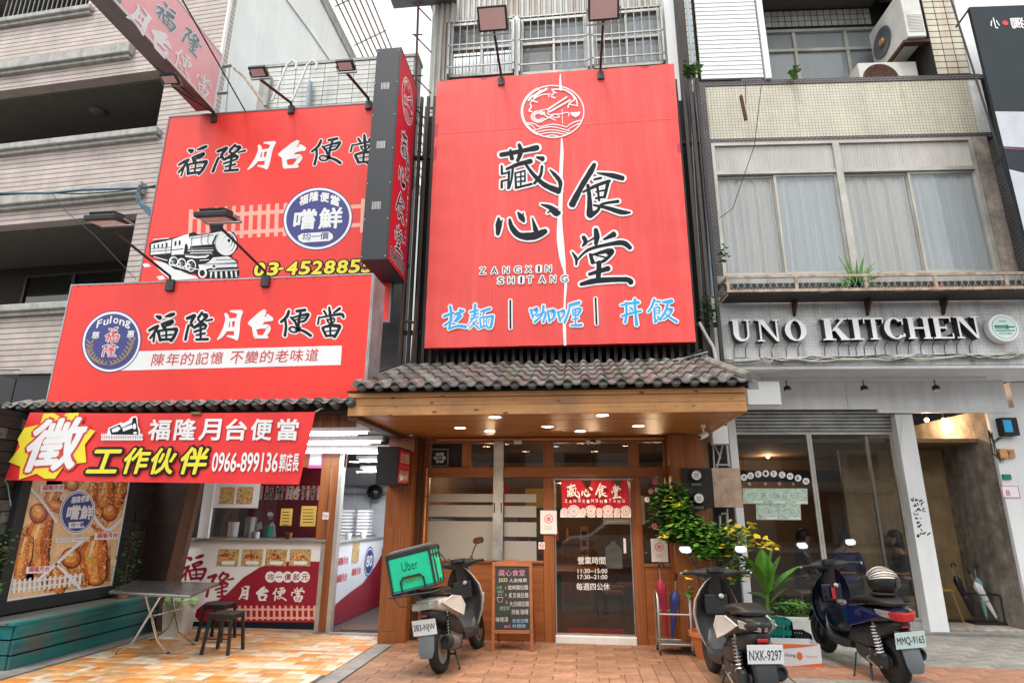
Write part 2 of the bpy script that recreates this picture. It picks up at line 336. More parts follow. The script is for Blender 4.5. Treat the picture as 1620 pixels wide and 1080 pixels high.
def brush(mb,fmap,strokes,grow=0,rnd=.05,n=0,dn=.00003):
 """fmap(x, y, n) -> world; strokes in drawing units, y down"""
 for i,st in enumerate(strokes):
  rs=random.getstate();random.seed(i*7+3)
  a,b,c,d=ribbon(st,grow,rnd);random.setstate(rs)
  L_,R2=a,c[::-1];nn=n+dn*i;k=len(L_)
  vs=[fmap(*q,nn)for q in L_]+[fmap(*q,nn)for q in R2];fs=[(j,j+1,k+j+1,k+j)for j in range(k-1)];mb.add(vs,fs)
  vs=[fmap(*L_[-1],nn)]+[fmap(*q,nn)for q in b]+[fmap(*R2[-1],nn)];mb.add(vs,[tuple(range(len(vs)))])
  vs=[fmap(*L_[0],nn)]+[fmap(*q,nn)for q in d[::-1]]+[fmap(*R2[0],nn)];mb.add(vs,[tuple(range(len(vs)))])
class Pr:
 """drawing coordinates of one print -> its plane; zoom s, origin (ox,oy) in picture units of that print"""
 def __init__(s,F,ox,oy,sc):s.F,s.ox,s.oy,s.sc=F,ox,oy,sc
 def ab(s,x,y,n=0):return s.F.px(s.ox+x/s.sc,s.oy+y/s.sc,n)
 def __call__(s,x,y,n=0):a,b=s.ab(x,y,n);return s.F.w(a,b,n)
 def poly(s,mb,pts,n):mb.add([s(x,y,n)for x,y in pts],[tuple(range(len(pts)))])
 def ell(s,mb,cx,cy,rx,ry,n,k=40,rot=0):
  c,q=math.cos(rot),math.sin(rot)
  s.poly(mb,[(cx+rx*math.cos(t)*c-ry*math.sin(t)*q,cy+rx*math.cos(t)*q+ry*math.sin(t)*c)for t in[2*math.pi*i/k for i in range(k)]],n)
 def line(s,mb,pts,wd,n,rnd=0):
  brush(mb,s,[[(x,y,wd)for x,y in pts]],0,rnd,n)
class Aff:
 """unit drawing box -> plane through three (a,b) corners"""
 def __init__(s,F,box,p0,p1,p2):s.F=F;s.b=box;s.p=(p0,p1,p2)
 def __call__(s,x,y,n=0):
  u=(x-s.b[0])/(s.b[2]-s.b[0]);v=(y-s.b[1])/(s.b[3]-s.b[1]);p0,p1,p2=s.p
  return s.F.w(p0[0]+(p1[0]-p0[0])*u+(p2[0]-p0[0])*v,p0[1]+(p1[1]-p0[1])*u+(p2[1]-p0[1])*v,n)
  # hand-brushed characters, as strokes (x, y, width)
BIG={'藏':[[(90,180,26),(200,160,24),(320,135,32)],[(150,150,14),(160,205,24)],[(205,115,18),(216,160,24),(195,218,20)],[(125,270,14),(200,240,22),(280,220,28)],[(316,195,12),(355,206,30)],[(95,250,12),(96,300,14)],[(95,302,10),(145,290,12)],[(95,346,10),(142,336,10)],[(95,346,12),(95,388,14)],[(142,285,14),(136,392,13)],[(165,262,14),(158,330,12),(142,392,10)],[(180,292,10),(186,390,14)],[(180,296,8),(242,280,10)],[(190,322,8),(232,315,9)],[(195,350,8),(240,345,10)],[(182,390,12),(285,364,14)],[(216,290,8),(216,378,9)],[(242,284,8),(242,348,10)],[(245,238,14),(300,310,20),(370,372,28),(455,408,36)],[(464,402,14),(464,350,24),(430,305,20),(400,275,8)],[(350,252,14),(340,310,18),(300,362,14)]],'心':[[(75,578,10),(76,625,36),(70,682,20)],[(100,592,6),(85,620,16)],[(145,588,14),(160,640,28),(210,690,36),(300,692,44),(372,662,28)],[(288,578,6),(310,655,30)],[(198,545,12),(222,578,34),(236,602,14)],[(232,548,6),(226,585,12)],[(345,494,8),(400,512,28),(440,545,42),(462,545,18)],[(384,548,6),(410,530,14)]],'食':[[(682,240,22),(655,290,32),(600,380,30),(540,495,36)],[(700,295,8),(790,310,26),(860,328,28)],[(680,336,12),(725,326,14)],[(640,372,18),(650,450,24),(652,560,38)],[(608,416,12),(700,372,20),(778,345,18)],[(768,352,20),(745,450,16)],[(690,415,10),(742,404,12)],[(690,455,12),(745,445,12)],[(700,380,14),(712,470,12)],[(652,562,38),(700,535,18),(730,492,14),(832,474,18)],[(676,498,12),(760,515,20),(850,542,28),(908,545,10)]],'堂':[[(690,652,24),(697,700,32),(690,745,20)],[(612,700,22),(626,730,24),(606,758,10)],[(636,732,8),(690,700,12)],[(806,682,32),(740,715,12)],[(540,795,8),(566,835,18),(566,876,10)],[(568,850,8),(640,782,16),(760,748,20),(860,736,28),(908,768,24)],[(655,808,18),(672,862,26)],[(670,812,12),(770,786,24),(795,796,20),(742,850,18),(690,862,12)],[(690,815,8),(750,828,10)],[(648,935,18),(770,898,28)],[(712,858,26),(705,962,28)],[(596,998,20),(700,975,30),(880,968,26),(914,988,30)],[(876,952,6),(900,970,24)]]}
BLU={'拉':[[(100,325,26),(220,280,22)],[(180,200,26),(192,320,26),(165,488,20)],[(110,442,22),(205,368,12)],[(300,238,18),(335,262,28)],[(245,300,26),(345,255,30)],[(300,300,22),(240,388,22)],[(262,392,14),(322,318,20)],[(175,480,18),(280,448,24),(375,458,32)]],'麵':[[(436,272,20),(540,246,16)],[(500,180,28),(492,330,20)],[(448,318,12),(540,288,14)],[(440,356,12),(540,330,14)],[(480,344,12),(424,412,12)],[(520,372,12),(424,482,12)],[(470,400,12),(548,482,18)],[(580,262,24),(690,228,26)],[(622,262,14),(600,312,14)],[(560,352,14),(575,470,18)],[(570,342,14),(722,322,24)],[(725,322,28),(702,456,28),(660,472,18)],[(610,342,9),(610,440,11)],[(648,342,9),(646,440,9)],[(608,390,8),(652,384,8)],[(580,462,16),(655,446,14)]],'咖':[[(1212,240,26),(1240,345,18)],[(1230,248,14),(1292,226,30),(1282,292,16),(1248,312,14)],[(1290,322,18),(1402,270,18),(1372,400,22)],[(1376,195,26),(1352,310,18),(1262,396,24)],[(1430,250,20),(1452,392,24)],[(1440,262,18),(1512,250,32),(1500,352,22),(1450,372,16)]],'喱':[[(1562,268,24),(1588,384,22)],[(1570,272,14),(1632,248,22),(1640,300,18),(1596,355,12)],[(1710,182,26),(1832,150,36)],[(1712,195,18),(1690,290,20),(1645,402,26)],[(1750,240,13),(1756,312,14)],[(1750,240,13),(1852,230,26),(1812,318,14)],[(1745,278,9),(1822,266,10)],[(1752,312,12),(1812,306,12)],[(1786,232,11),(1786,442,16)],[(1750,362,13),(1822,350,14)],[(1730,442,16),(1862,436,28)]],'丼':[[(2370,185,20),(2470,160,24),(2592,148,32)],[(2382,322,22),(2500,284,22),(2622,256,22)],[(2432,150,24),(2440,300,22),(2422,402,28)],[(2545,108,26),(2556,300,26),(2570,432,36)],[(2482,208,14),(2515,236,24)]],'飯':[[(2795,112,26),(2762,200,22),(2716,268,20)],[(2800,132,12),(2870,136,18)],[(2812,180,12),(2838,175,14)],[(2792,218,14),(2806,400,22)],[(2796,222,12),(2862,210,18),(2862,290,10)],[(2805,252,8),(2857,250,8)],[(2805,288,9),(2857,284,9)],[(2810,402,20),(2862,340,10)],[(2836,322,10),(2872,356,16)],[(2905,145,22),(3012,130,42)],[(2972,150,26),(2942,250,24),(2872,368,22)],[(2942,240,18),(3022,232,22),(2992,300,18),(2912,366,14)],[(2932,288,12),(3002,342,20),(3082,392,28)]]}
FUL={'福':[[(203,272,24),(248,290,56)],[(330,276,18),(400,255,42),(448,238,34)],[(95,475,22),(160,440,34),(222,412,34)],[(222,415,26),(170,510,30),(112,582,22)],[(176,500,24),(160,632,20)],[(275,382,22),(316,450,34)],[(300,372,26),(432,335,34),(402,385,24),(330,404,22)],[(298,395,26),(334,462,40)],[(225,482,32),(256,612,32)],[(232,480,24),(350,462,24),(482,452,38)],[(492,462,36),(452,560,34),(410,618,34)],[(280,548,14),(425,530,18)],[(342,470,20),(342,592,20)],[(250,604,30),(425,598,26)]],'隆':[[(640,300,34),(742,262,44)],[(742,272,34),(702,345,28),(692,402,22)],[(660,402,26),(635,500,26),(615,602,30)],[(690,352,22),(722,420,26)],[(852,215,24),(800,290,32)],[(862,242,24),(922,262,34),(850,345,28),(742,432,32)],[(792,318,20),(905,404,36)],[(910,336,16),(992,316,24)],[(760,424,14),(902,392,20)],[(830,370,24),(832,592,24)],[(742,492,22),(902,436,22)],[(770,540,18),(892,512,22)],[(768,602,24),(932,596,30)]],'月':[[(1190,245,34),(1212,300,44),(1190,430,56),(1130,540,42),(1075,598,14)],[(1262,200,18),(1400,215,54)],[(1400,215,44),(1362,330,56),(1345,500,64),(1342,590,40)],[(1342,576,46),(1215,552,14)],[(1200,330,34),(1380,312,34)],[(1265,340,20),(1268,425,20)],[(1185,455,50),(1350,452,46)]],'台':[[(1830,205,52),(1780,262,84),(1640,368,56)],[(1740,330,64),(1900,308,56)],[(1625,372,40),(1690,402,40),(1800,360,40)],[(1880,262,34),(1930,312,52)],[(1680,430,40),(1715,560,50)],[(1690,440,44),(1800,418,44),(1890,430,56),(1870,500,44),(1830,545,30)],[(1715,562,40),(1870,566,34)],[(1700,500,50),(1702,540,40)]],'便':[[(2182,198,30),(2150,280,34),(2070,352,26)],[(2132,330,28),(2142,420,26),(2126,542,32)],[(2292,198,28),(2412,182,34)],[(2212,288,22),(2272,350,26),(2292,402,24)],[(2222,294,18),(2332,264,22),(2452,242,36)],[(2458,248,34),(2412,330,26),(2332,352,18)],[(2272,322,13),(2402,290,14)],[(2352,195,26),(2322,350,28),(2322,430,26),(2292,490,20),(2222,490,18),(2187,450,18),(2232,420,16),(2332,460,24),(2412,490,30),(2492,545,32)]],'當':[[(2757,145,22),(2774,262,38)],[(2682,195,22),(2714,245,22)],[(2904,160,32),(2822,222,18)],[(2612,285,18),(2597,382,20)],[(2612,292,16),(2772,262,22),(2932,240,30),(2960,282,26)],[(2722,312,14),(2742,352,20)],[(2732,322,14),(2824,300,18),(2822,350,16),(2752,372,12)],[(2776,262,24),(2794,402,28)],[(2662,442,26),(2714,552,28)],[(2662,432,24),(2782,402,34),(2902,412,40)],[(2907,420,38),(2872,500,30),(2832,562,34)],[(2712,486,10),(2852,470,13)],[(2772,420,22),(2774,542,20)],[(2712,548,24),(2832,546,24)]]}
FBOX={'福':(70,200,530,650),'隆':(590,180,1010,640),'月':(1050,170,1450,620),'台':(1590,160,1960,600),'便':(2040,140,2530,580),'當':(2560,110,3000,590)}
def fulchar(mb,ch,F,p0,p1,p2,n,grow=0):
 brush(mb,Aff(F,FBOX[ch],p0,p1,p2),FUL[ch],grow,.04,n)
# --- palette
M=dict(asphalt=mat('asphalt',(.06,.06,.06),.9,var=.25,scale=8,bump=.5,bscale=120),concrete=mat('concrete',(.24,.23,.22),.85,var=.25,scale=4,bump=.4,bscale=50,dirt=.5),concrete_l=mat('concrete_light',(.42,.41,.39),.85,var=.16,scale=5,bump=.3,bscale=50,streak=.5),pillar_c=mat('stained_concrete',(.36,.31,.265),.9,var=.4,scale=5,bump=.7,bscale=30,streak=.75,dirt=.7),paver=mat('paver_brown',(.275,.145,.088),.7,var=.25,scale=9,bump=.45,bscale=90,rand=.18,dirt=.6),paver_g=mat('paver_grey',(.30,.28,.245),.8,var=.28,scale=9,bump=.35,bscale=90,rand=.14,dirt=.35),paver_o=mat('paver_orange',(.38,.19,.115),.8,var=.2,scale=9,bump=.35,bscale=90,rand=.16,dirt=.25),joint=mat('joint_dark',(.1,.085,.07),.95,var=.3),t_or=mat('tile_orange',(.70,.28,.07),.32,var=.2,scale=7,rand=.2,dirt=.4),t_pe=mat('tile_peach',(.66,.38,.18),.32,var=.25,scale=7,rand=.18,dirt=.4),t_cr=mat('tile_cream',(.64,.55,.43),.32,var=.18,scale=7,rand=.12,dirt=.35),wood=woodmat('wood_panel_across',(.21,.065,.017),(.335,.115,.033),.42,'X'),woodz=woodmat('wood_panel_upright',(.20,.062,.016),(.33,.112,.032),.42,'Z'),wooddk=woodmat('wood_dark',(.055,.022,.01),(.11,.042,.018),.5,'Z'),pine=woodmat('pine_board',(.52,.225,.07),(.72,.36,.135),.5,'X',.7,knots=1,streak=.38),ceilw=woodmat('ceiling_board',(.34,.135,.032),(.48,.205,.058),.38,'X',1),beamdk=woodmat('beam_dark',(.07,.035,.02),(.13,.06,.035),.6,'Y'),oldwood=woodmat('weathered_board',(.10,.055,.03),(.36,.2,.1),.8,'Z',.6,streak=.7),steel=mat('steel',(.45,.45,.44),.35,.85,var=.15,scale=5,dirt=.3),galv=mat('galvanised',(.42,.43,.43),.5,.5,var=.25,scale=4,dirt=.5),alu=mat('aluminium_frame',(.50,.48,.44),.5,.45,var=.15,dirt=.45),chrome=mat('chrome',(.75,.75,.75),.12,1,var=0),black=mat('black_paint',(.012,.012,.013),.4,var=.15),blackm=mat('black_matt',(.018,.018,.02),.75,var=.2,bump=.2),slat=mat('slat_brown_black',(.045,.036,.032),.55,.2,var=.3,scale=3,rand=.3,dirt=.4),dark=mat('dark_void',(.02,.018,.016),.9,var=.2),red=mat('vinyl_red',(.86,.040,.030),.42,var=.07,scale=1.2,streak=.10,streak_col=(.9,.2,.17),bump=.08,bscale=5,spec=.4),redbig=mat('vinyl_red_faded',(.80,.072,.064),.48,var=.08,scale=.9,streak=.22,streak_col=(.9,.24,.22),bump=.1,bscale=4,spec=.4),reddk=mat('red_deep',(.50,.012,.03),.35,var=.06),maroonw=mat('maroon_wall',(.14,.006,.018),.5,var=.1),maroon=mat('maroon_print',(.30,.008,.025),.35,var=.06),redcloth=mat('red_cloth',(.55,.012,.03),.85,var=.1,bump=.2,bscale=200),ink=mat('ink_charcoal',(.010,.013,.019),.6,var=.05,spec=.2),inkgrey=mat('ink_faded_grey',(.22,.26,.29),.6,var=.05),white=mat('print_white',(.82,.82,.82),.5,var=.03),blue=mat('print_cyan',(.015,.38,.80),.5,var=.03),navy=mat('print_navy',(.035,.045,.22),.45,var=.04),yellow=mat('print_yellow',(.85,.72,.04),.5,var=.04),redink=mat('print_red',(.62,.05,.06),.5,var=.03),gold=mat('print_gold',(.36,.25,.125),.6,var=.3,scale=3,streak=.4,streak_col=(.2,.12,.05)),pinkpr=mat('print_fence_pink',(.86,.42,.33),.5,var=.05),vred=mat('lightbox_red',(.66,.012,.04),.5,var=.04,spec=.5),facade_pink=mat('acrylic_red_glare',(.86,.40,.43),.2,var=.05,spec=.6),panelgrey=mat('sheet_grey',(.024,.027,.033),.5,.1,var=.1,scale=2,dirt=.2),greymet=mat('grey_metal',(.22,.22,.225),.45,.5,var=.15,dirt=.35),plaster=mat('white_plaster',(.80,.82,.81),.85,var=.06,scale=1,streak=.18,streak_col=(.4,.4,.38),bump=.1),whitep=mat('white_paint',(.74,.75,.76),.45,var=.05,scale=2,streak=.2,streak_col=(.35,.33,.3)),siding=mat('white_siding',(.80,.81,.80),.4,var=.03,scale=1,streak=.12,streak_col=(.5,.48,.42)),corr=mat('corrugated_sheet',(.50,.49,.46),.55,.2,var=.15,scale=2,streak=.85,streak_col=(.24,.13,.07),sscale=1.6),fasciaw=mat('fascia_board',(.80,.83,.87),.45,var=.08,scale=2,streak=.25,streak_col=(.3,.28,.26)),rust=mat('rusty_iron',(.10,.05,.035),.85,.2,var=.4,scale=20,bump=.4),rustl=mat('rust_stained_paint',(.45,.35,.27),.7,var=.4,scale=10,streak=.5,streak_col=(.25,.1,.04)),rooft=mat('roof_tile_clay',(.19,.17,.158),.62,var=.4,scale=7,bump=.5,bscale=40,rand=.34,dirt=.5),roofcap=mat('roof_tile_dark',(.075,.082,.08),.65,var=.35,scale=12,bump=.5,bscale=50,rand=.25),roofmoss=mat('ridge_mortar',(.24,.235,.19),.85,var=.4,scale=6,bump=.6),cable=mat('cable_black',(.02,.02,.02),.6,var=.1),cablew=mat('cable_white',(.55,.54,.5),.6,var=.2,dirt=.5),cableb=mat('cable_blue',(.05,.13,.2),.5,var=.2),pipeb=mat('pipe_pale_blue',(.32,.42,.5),.5,var=.15,dirt=.4),curtain=mat('curtain_cloth',(.95,.96,.95),.9,var=.08,scale=4,stretch=(1,1,.15)),curtain2=mat('curtain_grey',(.36,.37,.37),.9,var=.15,scale=4,stretch=(1,1,.15)),glassw=glass('window_glass_whitened',(.96,.97,.97),.05,haze=.15,hcol=(.97,.97,.95)),glassd=glass('shop_glass',(.80,.80,.78),.11),glassf=glass('dusty_glass_whitened',(.9,.93,.95),.10,haze=.26,hcol=(.70,.76,.80)),frost=glass('frosted_band',(.55,.56,.55),.05,.3,haze=.55,hcol=(.56,.56,.53)),ribbed=mat('ribbed_glass',(.52,.49,.46),.35,var=.12,scale=4,stretch=(1,1,.2),streak=.3,streak_col=(.62,.6,.56)),rubber=mat('rubber',(.018,.018,.018),.8,var=.2,bump=.2),plast=mat('scooter_plastic',(.025,.026,.028),.42,var=.15,scale=8),plastg=mat('plastic_grey',(.11,.115,.125),.5,var=.12),pwhite=mat('scooter_white',(.66,.65,.61),.22,var=.05,coat=.4),pblue=mat('scooter_blue',(.004,.016,.12),.2,var=.08,coat=.6,metal=.3),pdkblue=mat('scooter_dark_blue',(.005,.007,.020),.25,var=.08,coat=.5),pbrown=mat('scooter_bronze',(.06,.047,.04),.35,var=.1,metal=.3),seatm=mat('seat_vinyl',(.022,.018,.018),.5,var=.1,bump=.15),lensc=mat('lens_clear',(.5,.47,.42),.12,.4,var=.2,scale=20,spec=.8),lensr=mat('lens_red',(.5,.01,.015),.12,var=.1,spec=.8),mirrorm=mat('mirror',(.55,.56,.58),.12,1,var=0),platew=mat('plate_white',(.72,.74,.74),.4,var=.04),plateg=mat('plate_green_white',(.60,.74,.70),.4,var=.04),plateink=mat('plate_ink',(.03,.03,.035),.5,var=0),ubergreen=mat('bag_green',(.01,.52,.28),.5,var=.1,scale=5,bump=.25,bscale=9),bagblack=mat('bag_black',(.02,.02,.022),.6,var=.15,bump=.2),bagshine=mat('bag_top_foil',(.16,.18,.18),.3,var=.2,scale=4,bump=.3,bscale=10),teal=woodmat('teal_painted_wood',(.004,.10,.105),(.012,.19,.185),.55,'Y',.6,streak=.85),tealtop=woodmat('worn_teal_wood',(.10,.13,.12),(.20,.20,.17),.8,'Y',.6),terracotta=mat('terracotta',(.50,.15,.06),.7,var=.15,bump=.1),leaf=mat('leaf_green',(.06,.19,.03),.45,var=.4,scale=9,rand=.3),leafl=mat('leaf_bright',(.13,.33,.045),.4,var=.3,scale=9,rand=.25),leafy=mat('leaf_yellow',(.78,.62,.04),.45,var=.25,scale=9),leafd=mat('leaf_dark',(.045,.14,.03),.5,var=.4,scale=9),stem=mat('plant_stem',(.09,.06,.035),.8,var=.3),flower=mat('flower_pink',(.75,.12,.3),.6,var=.2),board=mat('chalkboard',(.02,.022,.026),.7,var=.3,scale=4),chalk=mat('chalk_white',(.7,.7,.68),.9),chalkp=mat('chalk_pink',(.7,.3,.45),.9),chalkg=mat('chalk_green',(.25,.55,.25),.9),chalkb=mat('chalk_blue',(.3,.5,.75),.9),chalky=mat('chalk_yellow',(.7,.65,.3),.9),tabletop=mat('stainless_top',(.30,.29,.28),.25,.85,var=.2,scale=3,dirt=.3),skin=mat('skin',(.45,.26,.18),.6,var=.06),hair=mat('hair_black',(.012,.01,.009),.5),shirtdk=mat('shirt_dark',(.03,.04,.07),.9),shirtbr=mat('shirt_grey',(.12,.11,.11),.9),cardw=mat('carton_white',(.66,.68,.72),.6,var=.05),cardo=mat('carton_orange',(.66,.15,.03),.6,var=.06),crateg=mat('crate_green',(.0,.20,.15),.5,var=.1),crateb=mat('crate_black',(.015,.017,.02),.5,var=.1),planterw=mat('planter_white',(.62,.62,.58),.6,var=.1,dirt=.4),roomw=mat('room_wall_warm',(.20,.125,.07),.8,var=.2),roomd=mat('room_dark',(.07,.05,.04),.8,var=.2),roomfl=mat('room_floor',(.07,.064,.058),.35,var=.25,scale=5),kitchenw=mat('kitchen_wall',(.70,.72,.76),.5,var=.05),brickd=mat('cladding_brown',(.026,.016,.012),.85,var=.35,scale=8,bump=.6,bscale=30,rand=.5),brickg=mat('cladding_grey',(.12,.11,.10),.85,var=.35,scale=8,bump=.6,bscale=30,rand=.4),noren=mat('curtain_red',(.50,.01,.03),.85,var=.1,bump=.2,bscale=120),umbr=mat('umbrella_red',(.33,.01,.05),.5,var=.2),umbb=mat('umbrella_blue',(.03,.06,.25),.5,var=.2),paperw=mat('paper_white',(.78,.77,.77),.7,var=.03),paperp=mat('paper_pink',(.6,.08,.3),.6),papery=mat('paper_yellow',(.62,.42,.08),.6,var=.05),metalbox=mat('meter_box_door',(.50,.36,.27),.6,.1,var=.3,scale=7,streak=.5,streak_col=(.28,.13,.07),sscale=4),bandtile=brickmat('mosaic_cream',(.68,.64,.51),(.62,.58,.46),(.34,.31,.26),.05,.052,.005,.35,.6,streak=.35,streak_col=(.27,.2,.13),tone=.1,rustc=(.42,.2,.08)),darktile=brickmat('mosaic_brown',(.055,.04,.045),(.04,.03,.034),(.2,.18,.17),.075,.04,.005,.35,.5,offset=.5,tone=.2,streak=.2),fasctile=brickmat('mosaic_white',(.80,.81,.82),(.73,.74,.75),(.62,.61,.61),.05,.05,.003,.5,.5,streak=.6,streak_col=(.14,.13,.12),tone=.2),whitetile=brickmat('parapet_tile',(.60,.60,.58),(.52,.52,.50),(.06,.055,.05),.235,.085,.012,.35,.6,tone=.12,streak=.3),ltile=brickmat('facade_tile_rose',(.56,.48,.44),(.50,.42,.385),(.2,.155,.14),90.0,.11,.012,.6,.9,tone=.16,streak=.12,streak_col=(.25,.2,.17)),beigewall=mat('beige_ceiling',(.13,.118,.10),.85,var=.1,streak=.3),hanger=mat('green_ac',(.18,.32,.3),.6),acw=mat('ac_casing',(.70,.69,.64),.5,var=.1,dirt=.4),lampbody=mat('floodlight_body',(.04,.04,.045),.5,.2,var=.15),lampglass=mat('floodlight_glass_red_reflection',(.80,.52,.50),.12,var=.05,spec=.8),lampglass2=mat('floodlight_glass_clear',(.66,.52,.48),.12,spec=.8),lit=glow('downlight_warm',(1,.72,.42),18),litc=glow('downlight_cool',(.85,.88,1),16),tubel=glow('tube_light',(.93,.97,1),5),bulb=glow('bulb_warm',(1,.62,.28),12),carw=mat('car_white',(.7,.7,.7),.2,coat=.6),carglass=mat('car_glass',(.02,.025,.03),.08),sky_w=mat('banner_dark_teal',(.007,.015,.022),.6,var=.06),banner_p=mat('banner_pale',(.55,.57,.62),.45),banner_m=mat('banner_maroon',(.16,.05,.12),.45),)
FOOD=foodmat('food_print',[(.07,.015,.006),(.30,.07,.015),(.58,.20,.045),(.75,.38,.12),(.82,.60,.34)],13)
FOOD2=foodmat('food_print_greens',[(.06,.035,.012),(.35,.12,.03),(.68,.45,.16),(.74,.58,.28),(.12,.2,.04)],34)
SAUS=foodmat('sausage_print',[(.20,.025,.01),(.52,.10,.02),(.72,.22,.05),(.86,.42,.14)],7)
FOODG=foodmat('menu_photo_pale',[(.2,.42,.34),(.4,.58,.48),(.6,.68,.5),(.7,.7,.6)],22)
# --- ground
b=MB();b.box(-400,400,-400,400,-.6,-.02);struct('ground',b,M['concrete'])
b=MB();b.box(-60,60,-9.5,1.2,-.019,-.012);struct('road',b,M['asphalt'])
for y in(-4.2,):
 b=MB()
 for k in range(-8,9):b.box(k*6-1.5,k*6+1.5,y-.06,y+.06,-.012,-.008)
 struct('road_marking',b,M['white'])
b=MB();b.box(-60,60,1.2,40,-.019,0);g=struct('pavement',b,M['concrete'])
# kerb strip between the patio and the brown pavers
pav=MB()
def tiles(name,parent,cells,mats,h=.012,gap=.006):
 cache={}
 for(x0,x1,y0,y1,k)in cells:
  wd,dp=round(x1-x0,3),round(y1-y0,3);key=(wd,dp,k)
  if key not in cache:
   q=MB();c=.003
   x,y=wd/2-gap/2,dp/2-gap/2
   q.loft([[(-x,-y,0),(x,-y,0),(x,y,0),(-x,y,0)],[(-x,-y,h-c),(x,-y,h-c),(x,y,h-c),(-x,y,h-c)],[(-x+c,-y+c,h),(x-c,-y+c,h),(x-c,y-c,h),(-x+c,y-c,h)]])
   cache[key]=q.mesh(name,mats[k])
  o=bpy.data.objects.new(name,cache[key]);COL.objects.link(o);o.parent=parent
  z=0.004+jit(.0012)
  o.matrix_local=MW[parent.name].inverted()@Matrix.Translation(((x0+x1)/2,(y0+y1)/2,z))@Matrix.Rotation(jit(.004),4,'Z')@Matrix.Rotation(jit(.004),4,'X')
  # patio of orange, peach and cream tiles
b=MB();b.box(-5.70,-2.62,5.9,8.8,.001,.004);pat=struct('patio',b,M['joint'])
cells=[];y=5.95
while y<8.75:
 hgt=.18;x=-5.69;alt=random.random()<.5
 while x<-2.66:
  wd=random.choice((.1,.2,.2,.3));wd=min(wd,-2.64-x)
  xr=-2.64-max(0,(8.62-y))*0.0
  r=random.random()
  if wd<.05:break
  if wd<.15 and r<.6:cells.append((x,x+wd,y,y+hgt,'c'))
  elif wd>=.2 and r<.2:cells+=[(x,x+wd,y,y+hgt/2,'c'),(x,x+wd,y+hgt/2,y+hgt,random.choice('po'))]
  else:cells.append((x,x+wd,y,y+hgt,random.choice('ooppppppc')))
  x+=wd
 y+=hgt
tiles('tile',pat,cells[:298],dict(o=M['t_or'],p=M['t_pe'],c=M['t_cr']))
# brown brick pavers in front of the middle shop
b=MB();b.box(-2.42,1.95,5.9,8.75,.001,.004);pv=struct('brick_paving',b,M['joint'])
cells=[];W,L_=.165,.46;NRW=17
KR=[round(max(0,(5.95+r*W-6.3))*.72/W)for r in range(NRW)]
for r_ in range(NRW):
 y=5.95+r_*W;xr=min(-.1+KR[r_]*W,1.93);x=-2.4-(r_%2)*L_/2
 while x<xr:
  a=max(x,-2.4);c=min(x+L_,xr)
  if c-a>.02:cells.append((a,c,y,y+W,'b'))
  x+=L_
for k in range(13):
 x=-.1+k*W;rows=[r for r in range(NRW)if KR[r]<=k];ytop=5.95+(rows[-1]+1)*W;y=5.95-(k%2)*L_/2
 while y<ytop:
  a=max(y,5.95);c=min(y+L_,ytop)
  if c-a>.02:cells.append((x,min(x+W,1.94),a,c,'b'))
  y+=L_
tiles('paver',pv,cells[:300],dict(b=M['paver']))
# grey pavers with an orange band in front of the right shop
b=MB();b.box(2.06,7.6,5.9,9.86,.001,.004);pg=struct('grey_paving',b,M['joint'])
cells=[];y=6.0;r_=0;W,L_=.24,.40
while y<9.8:
 x=2.08-(r_%2)*L_/2;lim=7.5 if y>7.2 else 5.4
 while x<lim:
  a=max(x,2.08);k='o' if 7.15<y<7.75 or(6.0<=y<6.2)else 'g'
  if random.random()<.06:k='g'
  cells.append((a,min(x+L_,7.55),y,min(y+W,9.84),k));x+=L_
 r_+=1;y+=W
far=[c for c in cells if c[2]>6.4][:300]
tiles('paver',pg,far,dict(g=M['paver_g'],o=M['paver_o']))
b=MB();b.box(-2.62,-2.42,5.6,8.2,.001,.018);struct('kerb',b,M['concrete'])
b=MB();b.box(1.95,2.06,5.6,9.0,.001,.014);struct('kerb',b,M['concrete'])
b=MB();b.box(2.3,9.5,9.86,10.12,.0,.06);struct('kerb',b,M['concrete'],bevel=.01)
b=MB();b.box(-9,-5.70,5.2,9.3,.001,.03);struct('kerb',b,M['concrete'])
# --- middle building: walls, upper storey
SH=thing('shop_building','narrow middle building with corrugated upper wall and dark slat screen above the tiled awning','building',(-.5,9,0))
b=MB();b.box(-2.6,1.95,9.0,9.2,2.75,8.55);part('wall',b,M['whitetile'],SH)
b=MB();b.box(-2.6,-2.4,9.2,22,0,11.5);b.box(1.85,1.95,9.2,22,0,11.5);b.box(-2.4,1.85,21.8,22,0,11.5);part('side_wall',b,M['plaster'],SH)
b=MB();b.box(-2.75,2.0,8.75,22,11.3,11.5);part('roof',b,M['corr'],SH)
FU=FY(9.0)
# corrugated upper storey with three barred windows
wins=[(713,38,813,122),(823,30,930,118),(937,20,1046,108)]
wr=[FU.rc(*w_)for w_ in wins]
a0=FU.px(684,100)[0];a1=FU.px(1082,100)[0]
def corr_panel(a,c,z0,z1):
 q=MB();k=c-a
 prof=[(0,.0),(.1,.035),(.3,.035),(.4,0),(.5,0),(.6,.035),(.8,.035),(.9,0),(1,0)]
 vs=[];
 for u,d in prof:vs+=[FU.w(a+u*k,z0,d),FU.w(a+u*k,z1,d)]
 q.add(vs,[(2*i,2*i+2,2*i+3,2*i+1)for i in range(len(prof)-1)]);return q
z_lo,z_hi=8.5,11.35;x=a0;step=.2
tops=max(r[3]for r in wr)+.05;bots=min(r[2]for r in wr)-.04
while x<a1-.01:
 c=min(x+step,a1);part('metal_panel',corr_panel(x,c,tops,z_hi),M['corr'],SH)
 x=c
x=a0
while x<wr[0][0]-.03:c=min(x+step,wr[0][0]-.02);part('metal_panel',corr_panel(x,c,z_lo,tops),M['corr'],SH);x=c
x=wr[2][1]+.02
